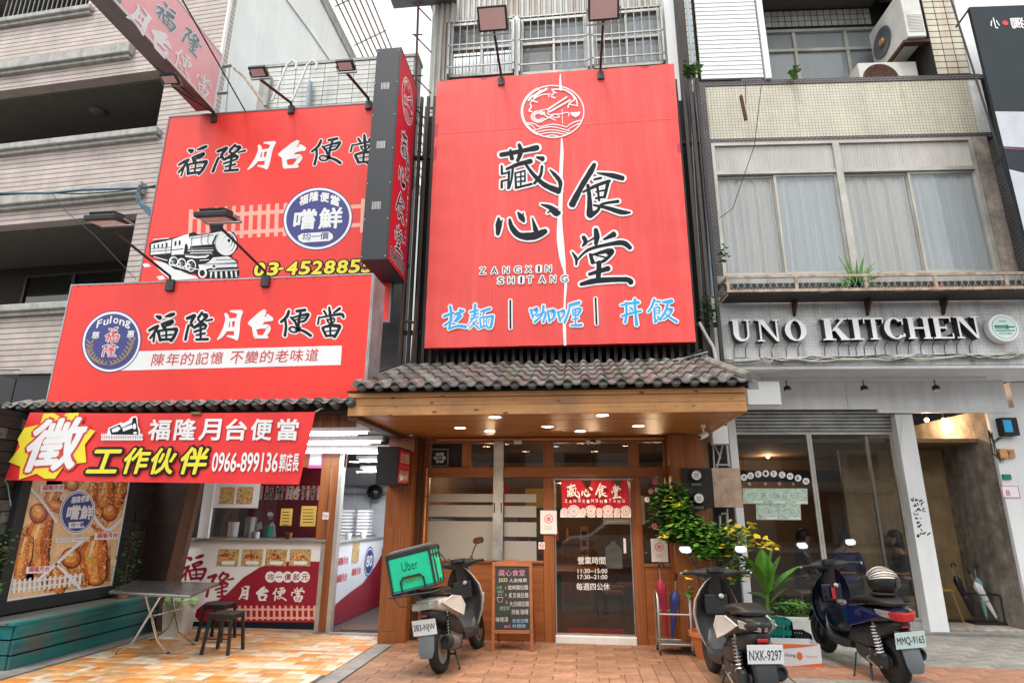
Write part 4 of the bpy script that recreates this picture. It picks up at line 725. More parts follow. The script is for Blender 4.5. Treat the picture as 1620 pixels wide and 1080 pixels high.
# room behind
RM=thing('shop_interior','dim dining room seen through the glass of the middle shop','room',(-.3,11,0))
part('floor',MB().box(-2.39,1.84,8.75,14,.02,.04),M['roomfl'],RM);part('ceiling',MB().box(-2.39,1.84,8.75,14,2.72,2.76),M['roomd'],RM)
for x_ in(-2.39,1.80):part('side_wall',MB().box(x_,x_+.04,8.76,14,.04,2.72),M['roomw'],RM)
part('back_wall',MB().box(-2.35,1.8,13.9,13.95,.04,2.72),M['roomw'],RM)
part('partition',MB().box(-2.3,-1.0,9.5,9.55,.04,1.62),M['kitchenw'],RM)
for i,(x_,y_,z_)in enumerate(((-1.5,10.4,2.25),(.2,10.8,2.2),(1.2,10.2,2.2),(-.4,12.4,2.2))):
 l_=thing('pendant_lamp',['pendant lamp hanging behind the frosted window of the middle shop','pendant lamp hanging inside the glass door','pendant lamp hanging behind the narrow right window','pendant lamp at the back of the middle shop'][i],'lamp',(x_,y_,z_),'pendant lamps in the middle shop')
 part('shade',MB().lathe((x_,y_,z_),(0,0,1),[(.16,0),(.15,.02),(.04,.14),(.02,.16)],16),M['wooddk'],l_,smooth=True);part('cord',MB().cyl((x_,y_,z_+.16),(x_,y_,2.72),.006,n=5),M['cable'],l_)
 part('bulb',MB().sphere((x_,y_,z_+.03),.045,10),M['bulb'],l_,smooth=True)
 ld=bpy.data.lights.new('pendant_light','POINT');ld.energy=9;ld.color=(1,.68,.4);ld.shadow_soft_size=.08;lo=bpy.data.objects.new('pendant_light',ld);COL.objects.link(lo);lo.location=(x_,y_,z_-.08)
def dining(x_,y_,lab):
 t=thing('dining_table',lab,'table',(x_,y_,.04));part('tabletop',MB().box(x_-.35,x_+.35,y_-.55,y_+.55,.72,.76),M['woodz'],t)
 for a_ in(-.3,.3):
  for c_ in(-.5,.5):part('leg',MB().box(x_+a_-.02,x_+a_+.02,y_+c_-.02,y_+c_+.02,.04,.72),M['black'],t)
def stool_in(x_,y_,lab):
 t=thing('wooden_stool',lab,'stool',(x_,y_,.04),'stools inside the middle shop');part('seat',MB().box(x_-.16,x_+.16,y_-.16,y_+.16,.42,.46),M['woodz'],t)
 for a_ in(-.13,.13):
  for c_ in(-.13,.13):part('leg',MB().cyl((x_+a_*1.1,y_+c_*1.1,.04),(x_+a_,y_+c_,.42),.015,n=6),M['wooddk'],t)
dining(-.1,10.6,'dark dining table just inside the glass door');dining(1.25,11.2,'dark dining table by the right wall inside the middle shop')
for x_,y_,l_ in((.45,10.3,'wooden stool at the nearer end of the table inside the glass door'),(.5,11.0,'wooden stool at the far end of the table inside the glass door'),(.75,11.6,'wooden stool at the table by the right wall')):stool_in(x_,y_,l_)
# counter with bottles
t=thing('serving_counter','wooden counter with shelves behind the dining tables','counter',(-1.2,12.8,.04));part('counter_front',MB().box(-2.3,.2,12.6,12.65,.04,1.05),M['woodz'],t);part('counter_top',MB().box(-2.35,.25,12.5,13.1,1.05,1.1),M['wooddk'],t)
part('shelf',MB().box(-2.3,0,13.6,13.85,1.7,1.74),M['wooddk'],t)
for k in range(9):
 x_=-1.9+k*.2;solo('bottle',MB().lathe((x_,12.75,1.1),(0,0,1),[(.035,0),(.035,.16),(.014,.21),(.014,.26)],10),M[random.choice(['umbr','leafd','terracotta','paperw'])],['leftmost','second','third','fourth','fifth','sixth','seventh','eighth','rightmost'][k]+' small bottle from the left on the counter at the back of the middle shop','bottle','bottles on the back counter',smooth=True)
for(x_,z_,w_,h_,m_)in((-.9,1.9,.7,.5,'papery'),(.9,1.7,.9,.6,'white'),(-1.8,2.0,.4,.5,'redink')):
 solo('wall_menu',MB().box(x_-w_/2,x_+w_/2,13.86,13.89,z_-h_/2,z_+h_/2),M[m_],{'papery':'yellow menu sheet on the back wall of the middle shop','white':'large white menu sheet on the back wall of the middle shop','redink':'red menu sheet on the back wall of the middle shop'}[m_],'menu')
 # door curtain (noren)
FN=FY(8.53)
NR_=thing('door_curtain','short red cloth door curtain with white brush characters and a pale wave pattern','curtain',(.18,8.53,1.6))
a0_,a1_=FN.px(888,780)[0],FN.px(995,780)[0];zt,zb=FN.px(940,758)[1],FN.px(940,818)[1]
part('rod',MB().cyl(FN.w(a0_-.08,zt+.0,0),FN.w(a1_+.06,zt+.0,0),.012,n=8),M['steel'],NR_)
edges=[a0_,a0_+(a1_-a0_)*.345,a0_+(a1_-a0_)*.41,a0_+(a1_-a0_)*.72,a0_+(a1_-a0_)*.80,a1_]
q=MB();nxx,nzz=60,16;vs=[];fs=[]
for j in range(nzz+1):
 for i in range(nxx+1):
  u,v=i/nxx,j/nzz;vs.append(FN.w(a0_+(a1_-a0_)*u+.006*math.sin(v*5),zb+(zt-zb)*v,.012*math.sin(u*29+v*1.5)*(1.1-v)+.006*math.sin(u*53)))
for j in range(nzz):
 for i in range(nxx):
  u=(i+.5)/nxx;v=(j+.5)/nzz;cut=any(abs(u-c_)<w_*(v-.72)/.28 for c_,w_ in((.39,.085),(.85,.075)))
  if not(cut and v>.72):fs.append((j*(nxx+1)+i,j*(nxx+1)+i+1,(j+1)*(nxx+1)+i+1,(j+1)*(nxx+1)+i))
q.add(vs,fs);part('cloth',q,M['noren'],NR_,smooth=True,fix=False)
PN=Pr(FN,870,745,6.97)
for ch,(x0_,y0_,x1_,y1_),bx_ in(('藏',(185,140,330,295),(70,100,480,425)),('心',(345,175,470,280),(40,485,470,715)),('食',(500,130,635,295),(515,225,920,590)),('堂',(675,150,785,305),(530,640,935,1015))):
 f_=Aff(FN,bx_,PN.ab(x0_,y0_),PN.ab(x1_,y0_),PN.ab(x0_,y1_));b=MB();brush(b,f_,BIG[ch],5,.08,.03);part('character',b,M['white'],NR_,fix=False)
b=MB()
for i,ch in enumerate('ZANGXINSHITANG'):
 p=PN.ab(165+i*48.5,345+6*math.sin(i*1.7));p2=PN.ab(192+i*48.5,345+6*math.sin(i*1.7));p3=(p[0],PN.ab(165+i*48.5,310+6*math.sin(i*1.7))[1]);ttext(b,FN,ch,p,p2,p3,.0305,bold=.02)
part('lettering',b,M['white'],NR_,fix=False,kind='stuff')
b=MB();b2=MB()
for cx_,rr in((160,45),(262,68),(372,45),(452,66),(545,45),(640,66),(740,45),(835,60)):
 for(bb,r_,n_)in((b,rr,.030),(b2,rr*.82,.0303),(b,rr*.70,.0306),(b2,rr*.45,.0309),(b,rr*.36,.0312),(b2,rr*.16,.0315)):PN.ell(bb,cx_,440+(0 if rr>50 else 10),r_,r_,n_,20)
 PN.poly(b,[(cx_-rr,445),(cx_+rr,445),(cx_+rr,508),(cx_-rr,508)],.0295)
part('wave_print',b,M['paperw'],NR_,fix=False,kind='stuff');part('wave_lines',b2,M['redink'],NR_,fix=False,kind='stuff')
# plaque, papers and stickers
def flatsign(name,label,cat,F,r,n,m_,t_=.004,**kw):
 return solo(name,MB().fbox(F,r,n,n+t_),M[m_],label,cat,**kw)
PQ=thing('open_plaque','upright wooden plaque with three black characters hanging inside the glass door','sign',(.02,8.7,1.2));F2=FY(8.72)
part('plaque',MB().fbox(F2,F2.rc(918,832,931,884),-.01,.01),M['pine'],PQ)
for i,ch in enumerate('營業中'):b=MB();pxtext(b,F2,ch,919.5,850+i*14.5,929.5,850+i*14.5,11,.013,bold=.03);part('character',b,M['ink'],PQ,fix=False)
for i,(x0_,y0_,x1_,y1_,lab)in enumerate(((855,807,881,844,'white hiring notice with a round red mark taped left of the door curtain'),(1030,851.5,1056,888,'white hiring notice with a round red mark on the narrow right window'))):
 t=thing('notice',lab,'notice',FT.w(FT.px(x0_,y1_)[0],FT.px(x0_,y1_)[1],.02),'hiring notices on the middle shop');r_=FT.rc(x0_,y0_,x1_,y1_)
 part('sheet',MB().fbox(FT,r_,.014,.017),M['paperw'],t);q=Pr(FT,x0_,y0_,1.0);cx_,cy_=(x1_-x0_)/2,(y1_-y0_)*.36
 b=MB();q.ell(b,cx_,cy_,7,7,.0175);part('mark',b,M['redink'],t,fix=False);b=MB();q.ell(b,cx_,cy_,5.9,5.9,.0178);part('mark_ground',b,M['paperw'],t,fix=False)
 b=MB();pxtext(b,FT,'徵',x0_+cx_-4,y0_+cy_+4,x0_+cx_+4,y0_+cy_+4,8,.018,bold=.02);part('character',b,M['redink'],t,fix=False)
 b=MB()
 for yy_ in(.68,.74,.8):b.fbox(FT,(r_[0]+(r_[1]-r_[0])*.25,r_[1]-(r_[1]-r_[0])*.3,r_[3]-(r_[3]-r_[2])*yy_-.002,r_[3]-(r_[3]-r_[2])*yy_+.002),.017,.0175)
 part('small_print',b,M['inkgrey'],t,kind='stuff')
def nosmoke(F,x0_,y0_,x1_,y1_,n,lab):
 t=thing('no_smoking_sticker',lab,'sticker',F.w(*F.px(x0_,y1_),n),'no smoking stickers');r_=F.rc(x0_,y0_,x1_,y1_);part('sheet',MB().fbox(F,r_,n,n+.002),M['paperw'],t)
 c_=((r_[0]+r_[1])/2,(r_[2]+r_[3])/2);rr=(r_[1]-r_[0])*.4
 def ci(r0,nn,k=24):return MB().poly(F,[(c_[0]+r0*math.cos(i*2*math.pi/k),c_[1]+r0*math.sin(i*2*math.pi/k))for i in range(k)],nn)
 part('ring',ci(rr,n+.0025),M['redink'],t,fix=False);part('ground',ci(rr*.76,n+.0028),M['paperw'],t,fix=False)
 part('cigarette',MB().fbox(F,(c_[0]-rr*.55,c_[0]+rr*.5,c_[1]-rr*.13,c_[1]+rr*.13),n+.003,n+.0032),M['ink'],t)
 part('slash',MB().poly(F,[(c_[0]-rr*.6,c_[1]+rr*.5),(c_[0]-rr*.45,c_[1]+rr*.65),(c_[0]+rr*.6,c_[1]-rr*.5),(c_[0]+rr*.45,c_[1]-rr*.65)],n+.0035),M['redink'],t,fix=False)
nosmoke(FT,852,857,862,868,.003,'small no smoking sticker low on the frosted window post')
solo('door_mat',MB().box(-.25,.55,8.9,9.5,.041,.05),M['redcloth'],'dark red mat just inside the glass door','mat')
solo('jerrycan',MB().loft([[(.42+sx*w_,8.95+sy*w_*.6,z_)for sx,sy in((-1,-1),(1,-1),(1,1),(-1,1))]for z_,w_ in((.9,.1),(.91,.11),(1.16,.11),(1.2,.07),(1.22,.03),(1.25,.03))]),M['cablew'],'pale plastic jerrycan behind the right side of the glass door','container')
# pole leaning in the left corner
solo('wooden_pole',MB().cyl(P(668,890,Y=8.52)+Vector((0,0,-1.2)),P(675.5,740,Y=8.52),.014,n=8),M['pine'],'thin pale pole standing in the left corner of the frosted window','pole')
# power socket
t=thing('power_socket','white wall socket on the wooden panel right of the delivery scooter','socket',P(762,948,Y=8.62));r_=FT.rc(757,936,766,952);part('plate',MB().fbox(FT,r_,-.01,.004),M['whitep'],t,bevel=.004);part('slot',MB().fbox(FT,((r_[0]+r_[1])/2-.012,(r_[0]+r_[1])/2+.012,r_[3]-.05,r_[3]-.04),.0045,.006),M['dark'],t)
# small box sign on the left column
t=thing('small_box_sign','small black box sign with red side face mounted on the left wooden column','sign',(-2.47,8.0,1.97));x0_,x1_,y0_,y1_,z0_,z1_=-2.63,-2.335,7.74,8.295,1.965,2.445
part('casing',MB().box(x0_,x1_-.008,y0_,y1_,z0_,z1_),M['blackm'],t,bevel=.006);F3=FX(x1_);part('side_panel',MB().box(x1_-.007,x1_,y0_+.03,y1_-.03,z0_+.03,z1_-.03),M['vred'],t)
b=MB();ttext(b,F3,'拉麵',(y0_+.07,z0_+.28),(y1_-.07,z0_+.28),(y0_+.07,z0_+.42),.002,bold=.05);part('lettering',b,M['t_cr'],t,fix=False)
b=MB();ttext(b,F3,'咖喱',(y0_+.07,z0_+.06),(y1_-.07,z0_+.06),(y0_+.07,z0_+.2),.002,bold=.05);part('lettering',b,M['t_cr'],t,fix=False)
part('divider',MB().box(x1_,x1_+.002,y0_+.04,y1_-.04,z0_+.236,z0_+.242),M['t_cr'],t)
# chalkboard A-frame
t=thing('chalkboard_stand','wooden A-frame chalkboard with a handwritten menu standing left of the door','chalkboard',(-.9,8.2,0))
pb0,pb1=Vector((-1.13,7.98,0)),Vector((-.62,8.03,0));up_=Vector((-.035,.22,1.04)).normalized();axc=(pb1-pb0).normalized();FCk=Face(pb0,axc,up_);FCk.nx=axc.cross(up_).normalized();wd_=(pb1-pb0).length
part('frame',MB().fbox(FCk,(0,.04,0,1.04),-.03,0),M['wood'],t,bevel=.004);part('frame',MB().fbox(FCk,(wd_-.04,wd_,0,1.04),-.03,0),M['wood'],t,bevel=.004)
part('rail',MB().fbox(FCk,(.041,wd_-.041,.21,.25),-.028,-.002),M['wood'],t,bevel=.004);part('rail',MB().poly(FCk,[(.041,.99),(wd_-.041,.99),(wd_-.041,1.045),(wd_*.5,1.075),(.041,1.045)],-.002,.026),M['wood'],t)
part('board',MB().fbox(FCk,(.04,wd_-.04,.25,.99),-.022,-.01),M['board'],t)
for a_ in(.02,wd_-.02):part('rear_leg',MB().tube([FCk.w(a_,1.02,-.03),Vector((FCk.w(a_,0,0).x,8.56,.0))],.016,4),M['wood'],t)
iw=wd_-.08
def chalk(s_,u0,v0,u1,h,m_):
 b=MB();a_=.04+iw*u0;c_=.04+iw*u1;z_=.25+.74*v0;ttext(b,FCk,s_,(a_,z_),(c_,z_+.004),(a_,z_+.74*h),-.008,bold=-.008,shear=.0);part('chalk_writing',b,M[m_],t,fix=False)
chalk('藏心食堂',.1,.84,.88,.1,'chalkp');chalk('2025',.1,.745,.36,.055,'chalky');chalk('人氣推薦',.42,.74,.93,.06,'chalk')
chalk('人氣',.04,.63,.2,.05,'chalkg');chalk('NO1',.08,.565,.24,.045,'chalkg')
chalk('1.',.3,.63,.34,.04,'chalk');chalk('蛤蜊雞拉麵',.38,.62,.96,.075,'chalk');chalk('2.',.3,.52,.34,.04,'chalk');chalk('炙叉燒拉麵',.4,.495,.97,.08,'chalk')
chalk('3.',.32,.4,.36,.04,'chalk');chalk('大白蝦拉麵',.42,.36,.98,.08,'chalk');chalk('拌飯.咖喱',.48,.235,.96,.08,'chalk');chalk('限定款',.15,.3,.42,.06,'chalkg');chalk('味噌湯',.03,.12,.38,.075,'chalk');chalk('套餐加購',.5,.11,.95,.06,'chalkb');chalk('拌麵飯',.5,.035,.88,.055,'chalkb');chalk('80元',.28,.03,.46,.045,'chalkp')
b=MB()
def cl(pts,w_=.005):
 brush(b,lambda x,y,n:FCk.w(.04+iw*x,.25+.74*y,-.008),[[(x,y,w_*2.4)for x,y in pts]],0,0,0)
b2=[]
for pts in([(.06,.5),(.09,.43),(.2,.43),(.24,.5),(.06,.5)],[(.1,.53),(.13,.55)],[(.18,.53),(.2,.56)]):
 b.tube([FCk.w(.04+iw*x,.25+.74*y,-.008)for x,y in pts],.0025,4)
for pts in([(.52,.96),(.6,.9),(.52,.9)],):pass
part('bowl_drawing',b,M['chalky'],t,kind='stuff')
# umbrella rack with two umbrellas
t=thing('umbrella_rack','small steel umbrella rack on castors right of the door','rack',(1.07,8.15,0));c0,c1,cy0,cy1=.885,1.262,8.08,8.38
for x_ in(c0,c1):
 part('hoop',MB().tube([(x_,cy0,.07),(x_,cy0,.62),(x_,cy0+.05,.69),(x_,cy1-.05,.69),(x_,cy1,.62),(x_,cy1,.07)],.013,8),M['steel'],t,smooth=True)
for z_ in(.46,.13):
 part('shelf_frame',MB().tube([(c0,cy0,z_),(c1,cy0,z_),(c1,cy1,z_),(c0,cy1,z_)],.012,6,closed=True),M['steel'],t)
part('drip_tray',MB().box(c0+.01,c1-.01,cy0+.01,cy1-.01,.11,.125),M['steel'],t)
for x_ in(c0,c1):
 for y_ in(cy0,cy1):part('castor',MB().cyl((x_-.012,y_,.03),(x_+.012,y_,.03),.03,n=12).cyl((x_,y_,.03),(x_,y_,.075),.008,n=6),M['rubber'],t)
def umbrella(x_,y_,col,lab,tilt,ln_=.68,crook=True,z0_=.13,cat_='umbrella'):
 t=thing('folded_umbrella',lab,cat_,(x_,y_,z0_));d=Vector((tilt,.02,1)).normalized();p0=Vector((x_,y_,z0_))
 part('shaft',MB().cyl(p0,p0+d*(ln_+.1),.006,n=6),M['steel'],t)
 prof=[(.008,.05),(.016,.08),(.028,.3),(.042,.5),(.05,.58),(.03,.63),(.012,.66)];q=MB();n_=16;tt=d;u_=tt.orthogonal().normalized();v_=tt.cross(u_);rings=[]
 for r_,h_ in prof:rings.append([p0+tt*(h_*ln_/.68)+(u_*math.cos(2*math.pi*j/n_+h_*2)+v_*math.sin(2*math.pi*j/n_+h_*2))*r_*(1+.22*(j%2))for j in range(n_)])
 q.loft(rings);part('canopy',q,M[col],t,smooth=True);e=p0+d*(ln_+.1)
 part('strap',MB().lathe(p0+tt*(.33*ln_/.68),tt,[(.036,0),(.037,.012)],12),M['reddk'],t)
 if crook:part('handle',MB().tube([e]+[e+Vector((.03-.03*math.cos(a_),0,.03*math.sin(a_)+.03))for a_ in[R(k*36)for k in range(0,7)]],.011,8),M['black'],t,smooth=True)
 else:part('handle',MB().cyl(e,e+d*.09,.014,n=8),M['black'],t,smooth=True)
umbrella(.99,8.2,'umbr','closed dark red umbrella with a crook handle in the steel rack',-.06,.74);umbrella(1.05,8.26,'umbb','closed blue umbrella leaning in the steel rack beside the red one',.13,.6,False)
# meter board and boxes on the right column
t=thing('electric_meter_board','black board with two glass covered electric meters on the right wooden column','meter',(1.5,8.25,1.7));FM=FY(8.25);r_=FM.rc(1080,740,1129,803)
part('board',MB().fbox(FM,r_,-.045,0),M['black'],t,bevel=.006)
for cx_,cy_ in((1100,752),(1104,788)):
 a_,z_=FM.px(cx_,cy_);mt_=part('meter',MB().lathe(FM.w(a_,z_,0),(0,-1,0),[(.085,0),(.085,.03),(.075,.06),(.06,.075)],20),M['blackm'],t,smooth=True)
 part('dial',MB().lathe(FM.w(a_,z_,.0),(0,-1,0),[(.058,.076),(.058,.079)],20),M['paperw'],mt_)
 b=MB()
 for k,zz in enumerate((.02,.0,-.022)):b.fbox(FM,(a_-.03,a_+.03,z_+zz-.003,z_+zz+.003),.079,.0805)
 part('dial_marks',b,M['ink'],mt_,kind='stuff')
 part('terminal_cover',MB().fbox(FM,(a_-.06,a_+.06,z_-.13,z_-.095),0,.03),M['plastg'],t)
solo('meter_box_door',MB().fbox(FM,FM.rc(1128,740,1173,802),-.05,.01),M['metalbox'],'open rusty metal meter box door beside the two black electric meters','box door',bevel=.004)
solo('junction_box',MB().fbox(FM,FM.rc(1127,673,1152,702),-.15,.0),M['whitep'],'plain white junction box under the right corner of the awning','electrical box',bevel=.006)
FM2=FY(8.5);t=thing('conduit','white conduits on the tall black board behind the meter boxes','conduit',(1.8,8.42,.3))
for(x0_,y0_,x1_,y1_,w_)in((1128,702,1130,742,.012),(1143,704,1134,740,.012),(1150,704,1153,738,.014),(1132,735,1152,735,.012),(1150,804,1152,880,.016),(1141,812,1152,812,.014),(1139,815,1140,850,.014),(1131,705,1140,725,.01)):
 b=MB();b.cyl(P(x0_,y0_,Y=8.42),P(x1_,y1_,Y=8.42),w_,n=6);part('pipe',b,M['cablew'],t)
r_=FM2.rc(1126,700,1156,862);solo('cable_board',MB().fbox(FM2,(r_[0],r_[1]+.02,.3,r_[3]),-.05,.0),M['blackm'],'tall black backing board behind the meter boxes and conduits','board')
# --- far left tiled apartment house
t_=R(-3.74);FL=Face((-7.2,9.7,0),(math.cos(t_),math.sin(t_),0))
AP=thing('apartment_building','rose tiled apartment house with recessed dark balconies and a white side wall','building',(-9.5,10.5,0))
def bz_(F,x,y):return F.px(x,y)[1]
o1=(FL.px(-40,180)[0],FL.px(253,172)[0],bz_(FL,120,226),bz_(FL,120,128))
o2=(FL.px(-40,420)[0],FL.px(206,395)[0],bz_(FL,60,486),bz_(FL,120,346))
o3=(FL.px(-60,60)[0],FL.px(140,5)[0],bz_(FL,80,18),13.2)
AL,AH=-9.0,15.9
def wallb(a0,a1,b0,b1,nm='wall',m_='ltile',n0=-.25,n1=0):return part(nm,MB().fbox(FL,(a0,a1,b0,b1),n0,n1),M[m_],AP)
wallb(AL,0,0,o2[2]);wallb(o2[1],0,o2[2],o2[3]);wallb(AL,0,o2[3],o1[2]);wallb(o1[1],0,o1[2],o1[3]);wallb(AL,0,o1[3],o3[2]);wallb(o3[1],0,o3[2],o3[3]);wallb(AL,0,o3[3],AH)
for o_ in(o1,o2,o3):
 o_=(AL,*o_[1:])
 part('balcony_ceiling',MB().fbox(FL,(o_[0],o_[1],o_[3]-.04,o_[3]+.02),-1.9,-.251),M['beigewall'],AP);part('balcony_floor',MB().fbox(FL,(o_[0],o_[1],o_[2]-.3,o_[2]-.2),-1.9,-.251),M['concrete'],AP)
 part('balcony_back_wall',MB().fbox(FL,(o_[0],o_[1],o_[2]-.2,o_[3]-.04),-2.0,-1.9),M['brickd'],AP);part('balcony_side_wall',MB().fbox(FL,(o_[1],o_[1]+.1,o_[2]-.3,o_[3]),-1.9,-.251),M['brickd'],AP)
 part('parapet_inside',MB().fbox(FL,(o_[0],o_[1],o_[2]-.3,o_[2]),-.27,-.252),M['plaster'],AP)
def ledge(x,y,a1,th,out,dz=0):
 z=bz_(FL,x,y)+dz;part('ledge',MB().fbox(FL,(AL,a1,z-th,z),.001,out),M['concrete_l'],AP,bevel=.02);part('ledge_drip',MB().fbox(FL,(AL,a1-.05,z-th-.07,z-th-.002),.001,out*.55),M['concrete_l'],AP)
ledge(120,222,FL.px(256,215)[0],.14,.16);ledge(120,88,FL.px(215,75)[0],.24,.16);ledge(120,303,FL.px(232,300)[0],.24,.16);ledge(60,483,FL.px(196,478)[0],.14,.16);ledge(80,24,FL.px(150,15)[0],.12,.14)
lc=Vector(FL.w(FL.px(100,138)[0],o1[3]-.05,-.9));part('ceiling_lamp',MB().lathe(lc,(0,0,-1),[(.17,0),(.17,.05),(.12,.09),(.01,.1)],18),M['beigewall'],AP,smooth=True)
FLw=Face(FL.w(0,0,-1.89),FL.ax);r_=FLw.rc(38,432,195,500);wn=part('window',MB().ring(FLw,r_,.06,0,.06),M['black'],AP);part('pane',MB().frect(FLw,r_,.02),M['glassd'],wn,fix=False);part('mullion',MB().fbox(FLw,((r_[0]+r_[1])/2-.04,(r_[0]+r_[1])/2+.04,r_[2],r_[3]),.01,.07),M['black'],wn);part('dark_room',MB().frect(FLw,r_,.005),M['dark'],wn)
r_=FLw.rc(100,205,245,235);wn=part('window',MB().ring(FLw,r_,.06,0,.06),M['black'],AP);part('dark_room',MB().frect(FLw,r_,.005),M['dark'],wn)
rz=bz_(FL,80,18)
rl=part('railing',MB().fbox(FL,(o3[0],o3[1],rz+.02,rz+.06),-.1,-.06).fbox(FL,(o3[0],o3[1],rz+.75,rz+.79),-.1,-.06),M['greymet'],AP)
a_=o3[1]-.03
while a_>max(o3[0],-6):part('railing_bar',MB().fbox(FL,(a_-.012,a_+.012,rz+.06,rz+.75),-.09,-.065),M['greymet'],AP);a_-=.13
FW=FX(-7.2);part('side_wall',MB().box(-7.45,-7.2,9.72,30,0,16.3),M['plaster'],AP);part('roof',MB().box(-16,-7.15,10,30,15.9,16.3),M['concrete_l'],AP)
part('wall_edge_strip',MB().box(-7.203,-7.16,9.70,9.78,0,16.3),M['plaster'],AP)
for k in range(7):part('roof_rail',MB().cyl((-7.0+k*.16,10.5,16.45+k*.05),(-7.0+k*.16,30,16.45+k*.05),.028,n=6),M['rustl'],AP)
for k in range(12):part('roof_rail_post',MB().cyl((-7.05,11+k*1.6,16.3),(-6.0,11+k*1.6,16.8),.02,n=5),M['greymet'],AP)
b=MB();b.tube([P(x,y,X=-7.17)for x,y in((453,0),(490,50),(530,108))],.012,5);solo('wall_cable',b,M['cable'],'dark cable running down the high white side wall','cable')
# canopy piece and dark strip left of the lower red sign
FG=FY(7.2);r_=FG.rc(22,592,92,648);part_t=thing('metal_canopy','dark green metal canopy panel at the left end of the lower red sign','canopy',FG.w(r_[0],r_[2],0))
part('panel',MB().fbox(FG,r_,-.6,0),M['panelgrey'],part_t,bevel=.01);part('top_strip',MB().fbox(FG,(r_[0]-.3,r_[1],r_[3]+.002,r_[3]+.05),-.65,.04),M['concrete_l'],part_t)
FG=FY(7.6);solo('shutter_box',MB().fbox(FG,FG.rc(-60,585,22,640),-.6,0),M['black'],'black box beam at the far left edge beside the metal canopy','beam')
solo('side_pillar',MB().fbox(FG,FG.rc(-60,641,22,1000),-.4,0),M['brickd'],'dark brown pillar at the far left edge behind the hiring banner','pillar')
# cables on the facade
for dy,m_,l_ in((0,'cableb','blue cable bundle strung across the rose tiled facade'),(3,'cable','black cable strung just below the blue cable bundle')):
 pts=[P(x,y+dy+2*math.sin(x*.09+dy),Y=9.35)for x,y in((-30,307),(30,305),(80,304),(130,302),(180,300),(215,297),(232,295),(250,294))]
 solo('facade_cable',MB().tube(pts,.022 if dy==0 else.012,6),M[m_],l_,'cable',smooth=True)
b=MB()
for k in range(7):b.tube([P(x+random.uniform(-4,4),y+random.uniform(-4,4),Y=9.3)for x,y in((222,296),(216,305),(220,318),(232,330),(240,342))],.014,5)
solo('cable_loop',b,M['cableb'],'tangled blue cable loop beside the upper red sign','cable',kind=None)
solo('thin_wire',MB().tube([P(x,y,Y=9.2)for x,y in((82,306),(105,335),(150,372),(215,442))],.006,5),M['cable'],'thin black wire hanging from the blue cable bundle','cable')
# --- tile parapet with hoops behind the upper sign
TP=thing('tiled_parapet','white tiled roof parapet with bent white ladder hoops above the upper red sign','parapet',(-4.8,9.7,0));FP_=FY(9.6)
a0_,z1_=FP_.px(425,108);a1_,_z=FP_.px(662,100)
part('tile_wall',MB().fbox(FP_,(a0_,a1_-.02,3.3,z1_),-.3,0),M['greymet'],TP)
tw,th_=.30,.105;q=MB();q.box(0,tw-.012,-.012,0,0,th_-.013);tm=q.mesh('tile',M['siding']);k=0;z=z1_-.11
mtile=mat('parapet_tile_face',(.58,.58,.55),.35,var=.1,scale=3,rand=.12,streak=.3)
tm.materials.clear();tm.materials.append(mtile)
while z>FP_.px(500,175)[1]-.2 and k<290:
 a_=a0_
 while a_<a1_-.3:piece('tile',tm,TP,Matrix.Translation((a_,9.598,z)));a_+=tw;k+=1
 z-=th_
part('coping',MB().fbox(FP_,(a0_-.05,a1_,z1_,z1_+.06),-.34,.03),M['concrete_l'],TP)
for k,(x0_,x1_)in enumerate(((430,464),(462,497))):
 pts=[P(x,y,Y=9.1)for x,y in((x0_,160),(x0_+14,128),(x0_+24,103),(x0_+32,96),(x0_+39,100),(x0_+38,110))]
 part('ladder_hoop',MB().tube(pts,.022,8),M['whitep'],TP,smooth=True)
part('drain_pipe',MB().cyl(P(491,130,Y=9.5),P(487,170,Y=9.5),.045,n=8),M['pipeb'],TP)
b=MB();b.fbox(FY(9.5),FY(9.5).rc(408,120,424,180),-.2,0);part('corner_post',b,M['concrete_l'],TP)
b=MB();b.tube([P(x,y,Y=9.1)for x,y in((370,108),(385,120),(404,146),(420,168))],.03,6);solo('roof_pipe',b,M['rustl'],'rusty pale pipe rising from the top edge of the upper red sign','pipe')
b=MB();b.tube([P(x,y,Y=9.2)for x,y in((363,105),(357,178))],.012,5).tube([P(x,y,Y=9.2)for x,y in((352,106),(366,104))],.03,6).tube([P(x,y,Y=9.2)for x,y in((344,148),(360,147))],.03,6);solo('wall_bracket',b,M['greymet'],'thin bracket rod beside the end of the tilted pink sign','bracket')
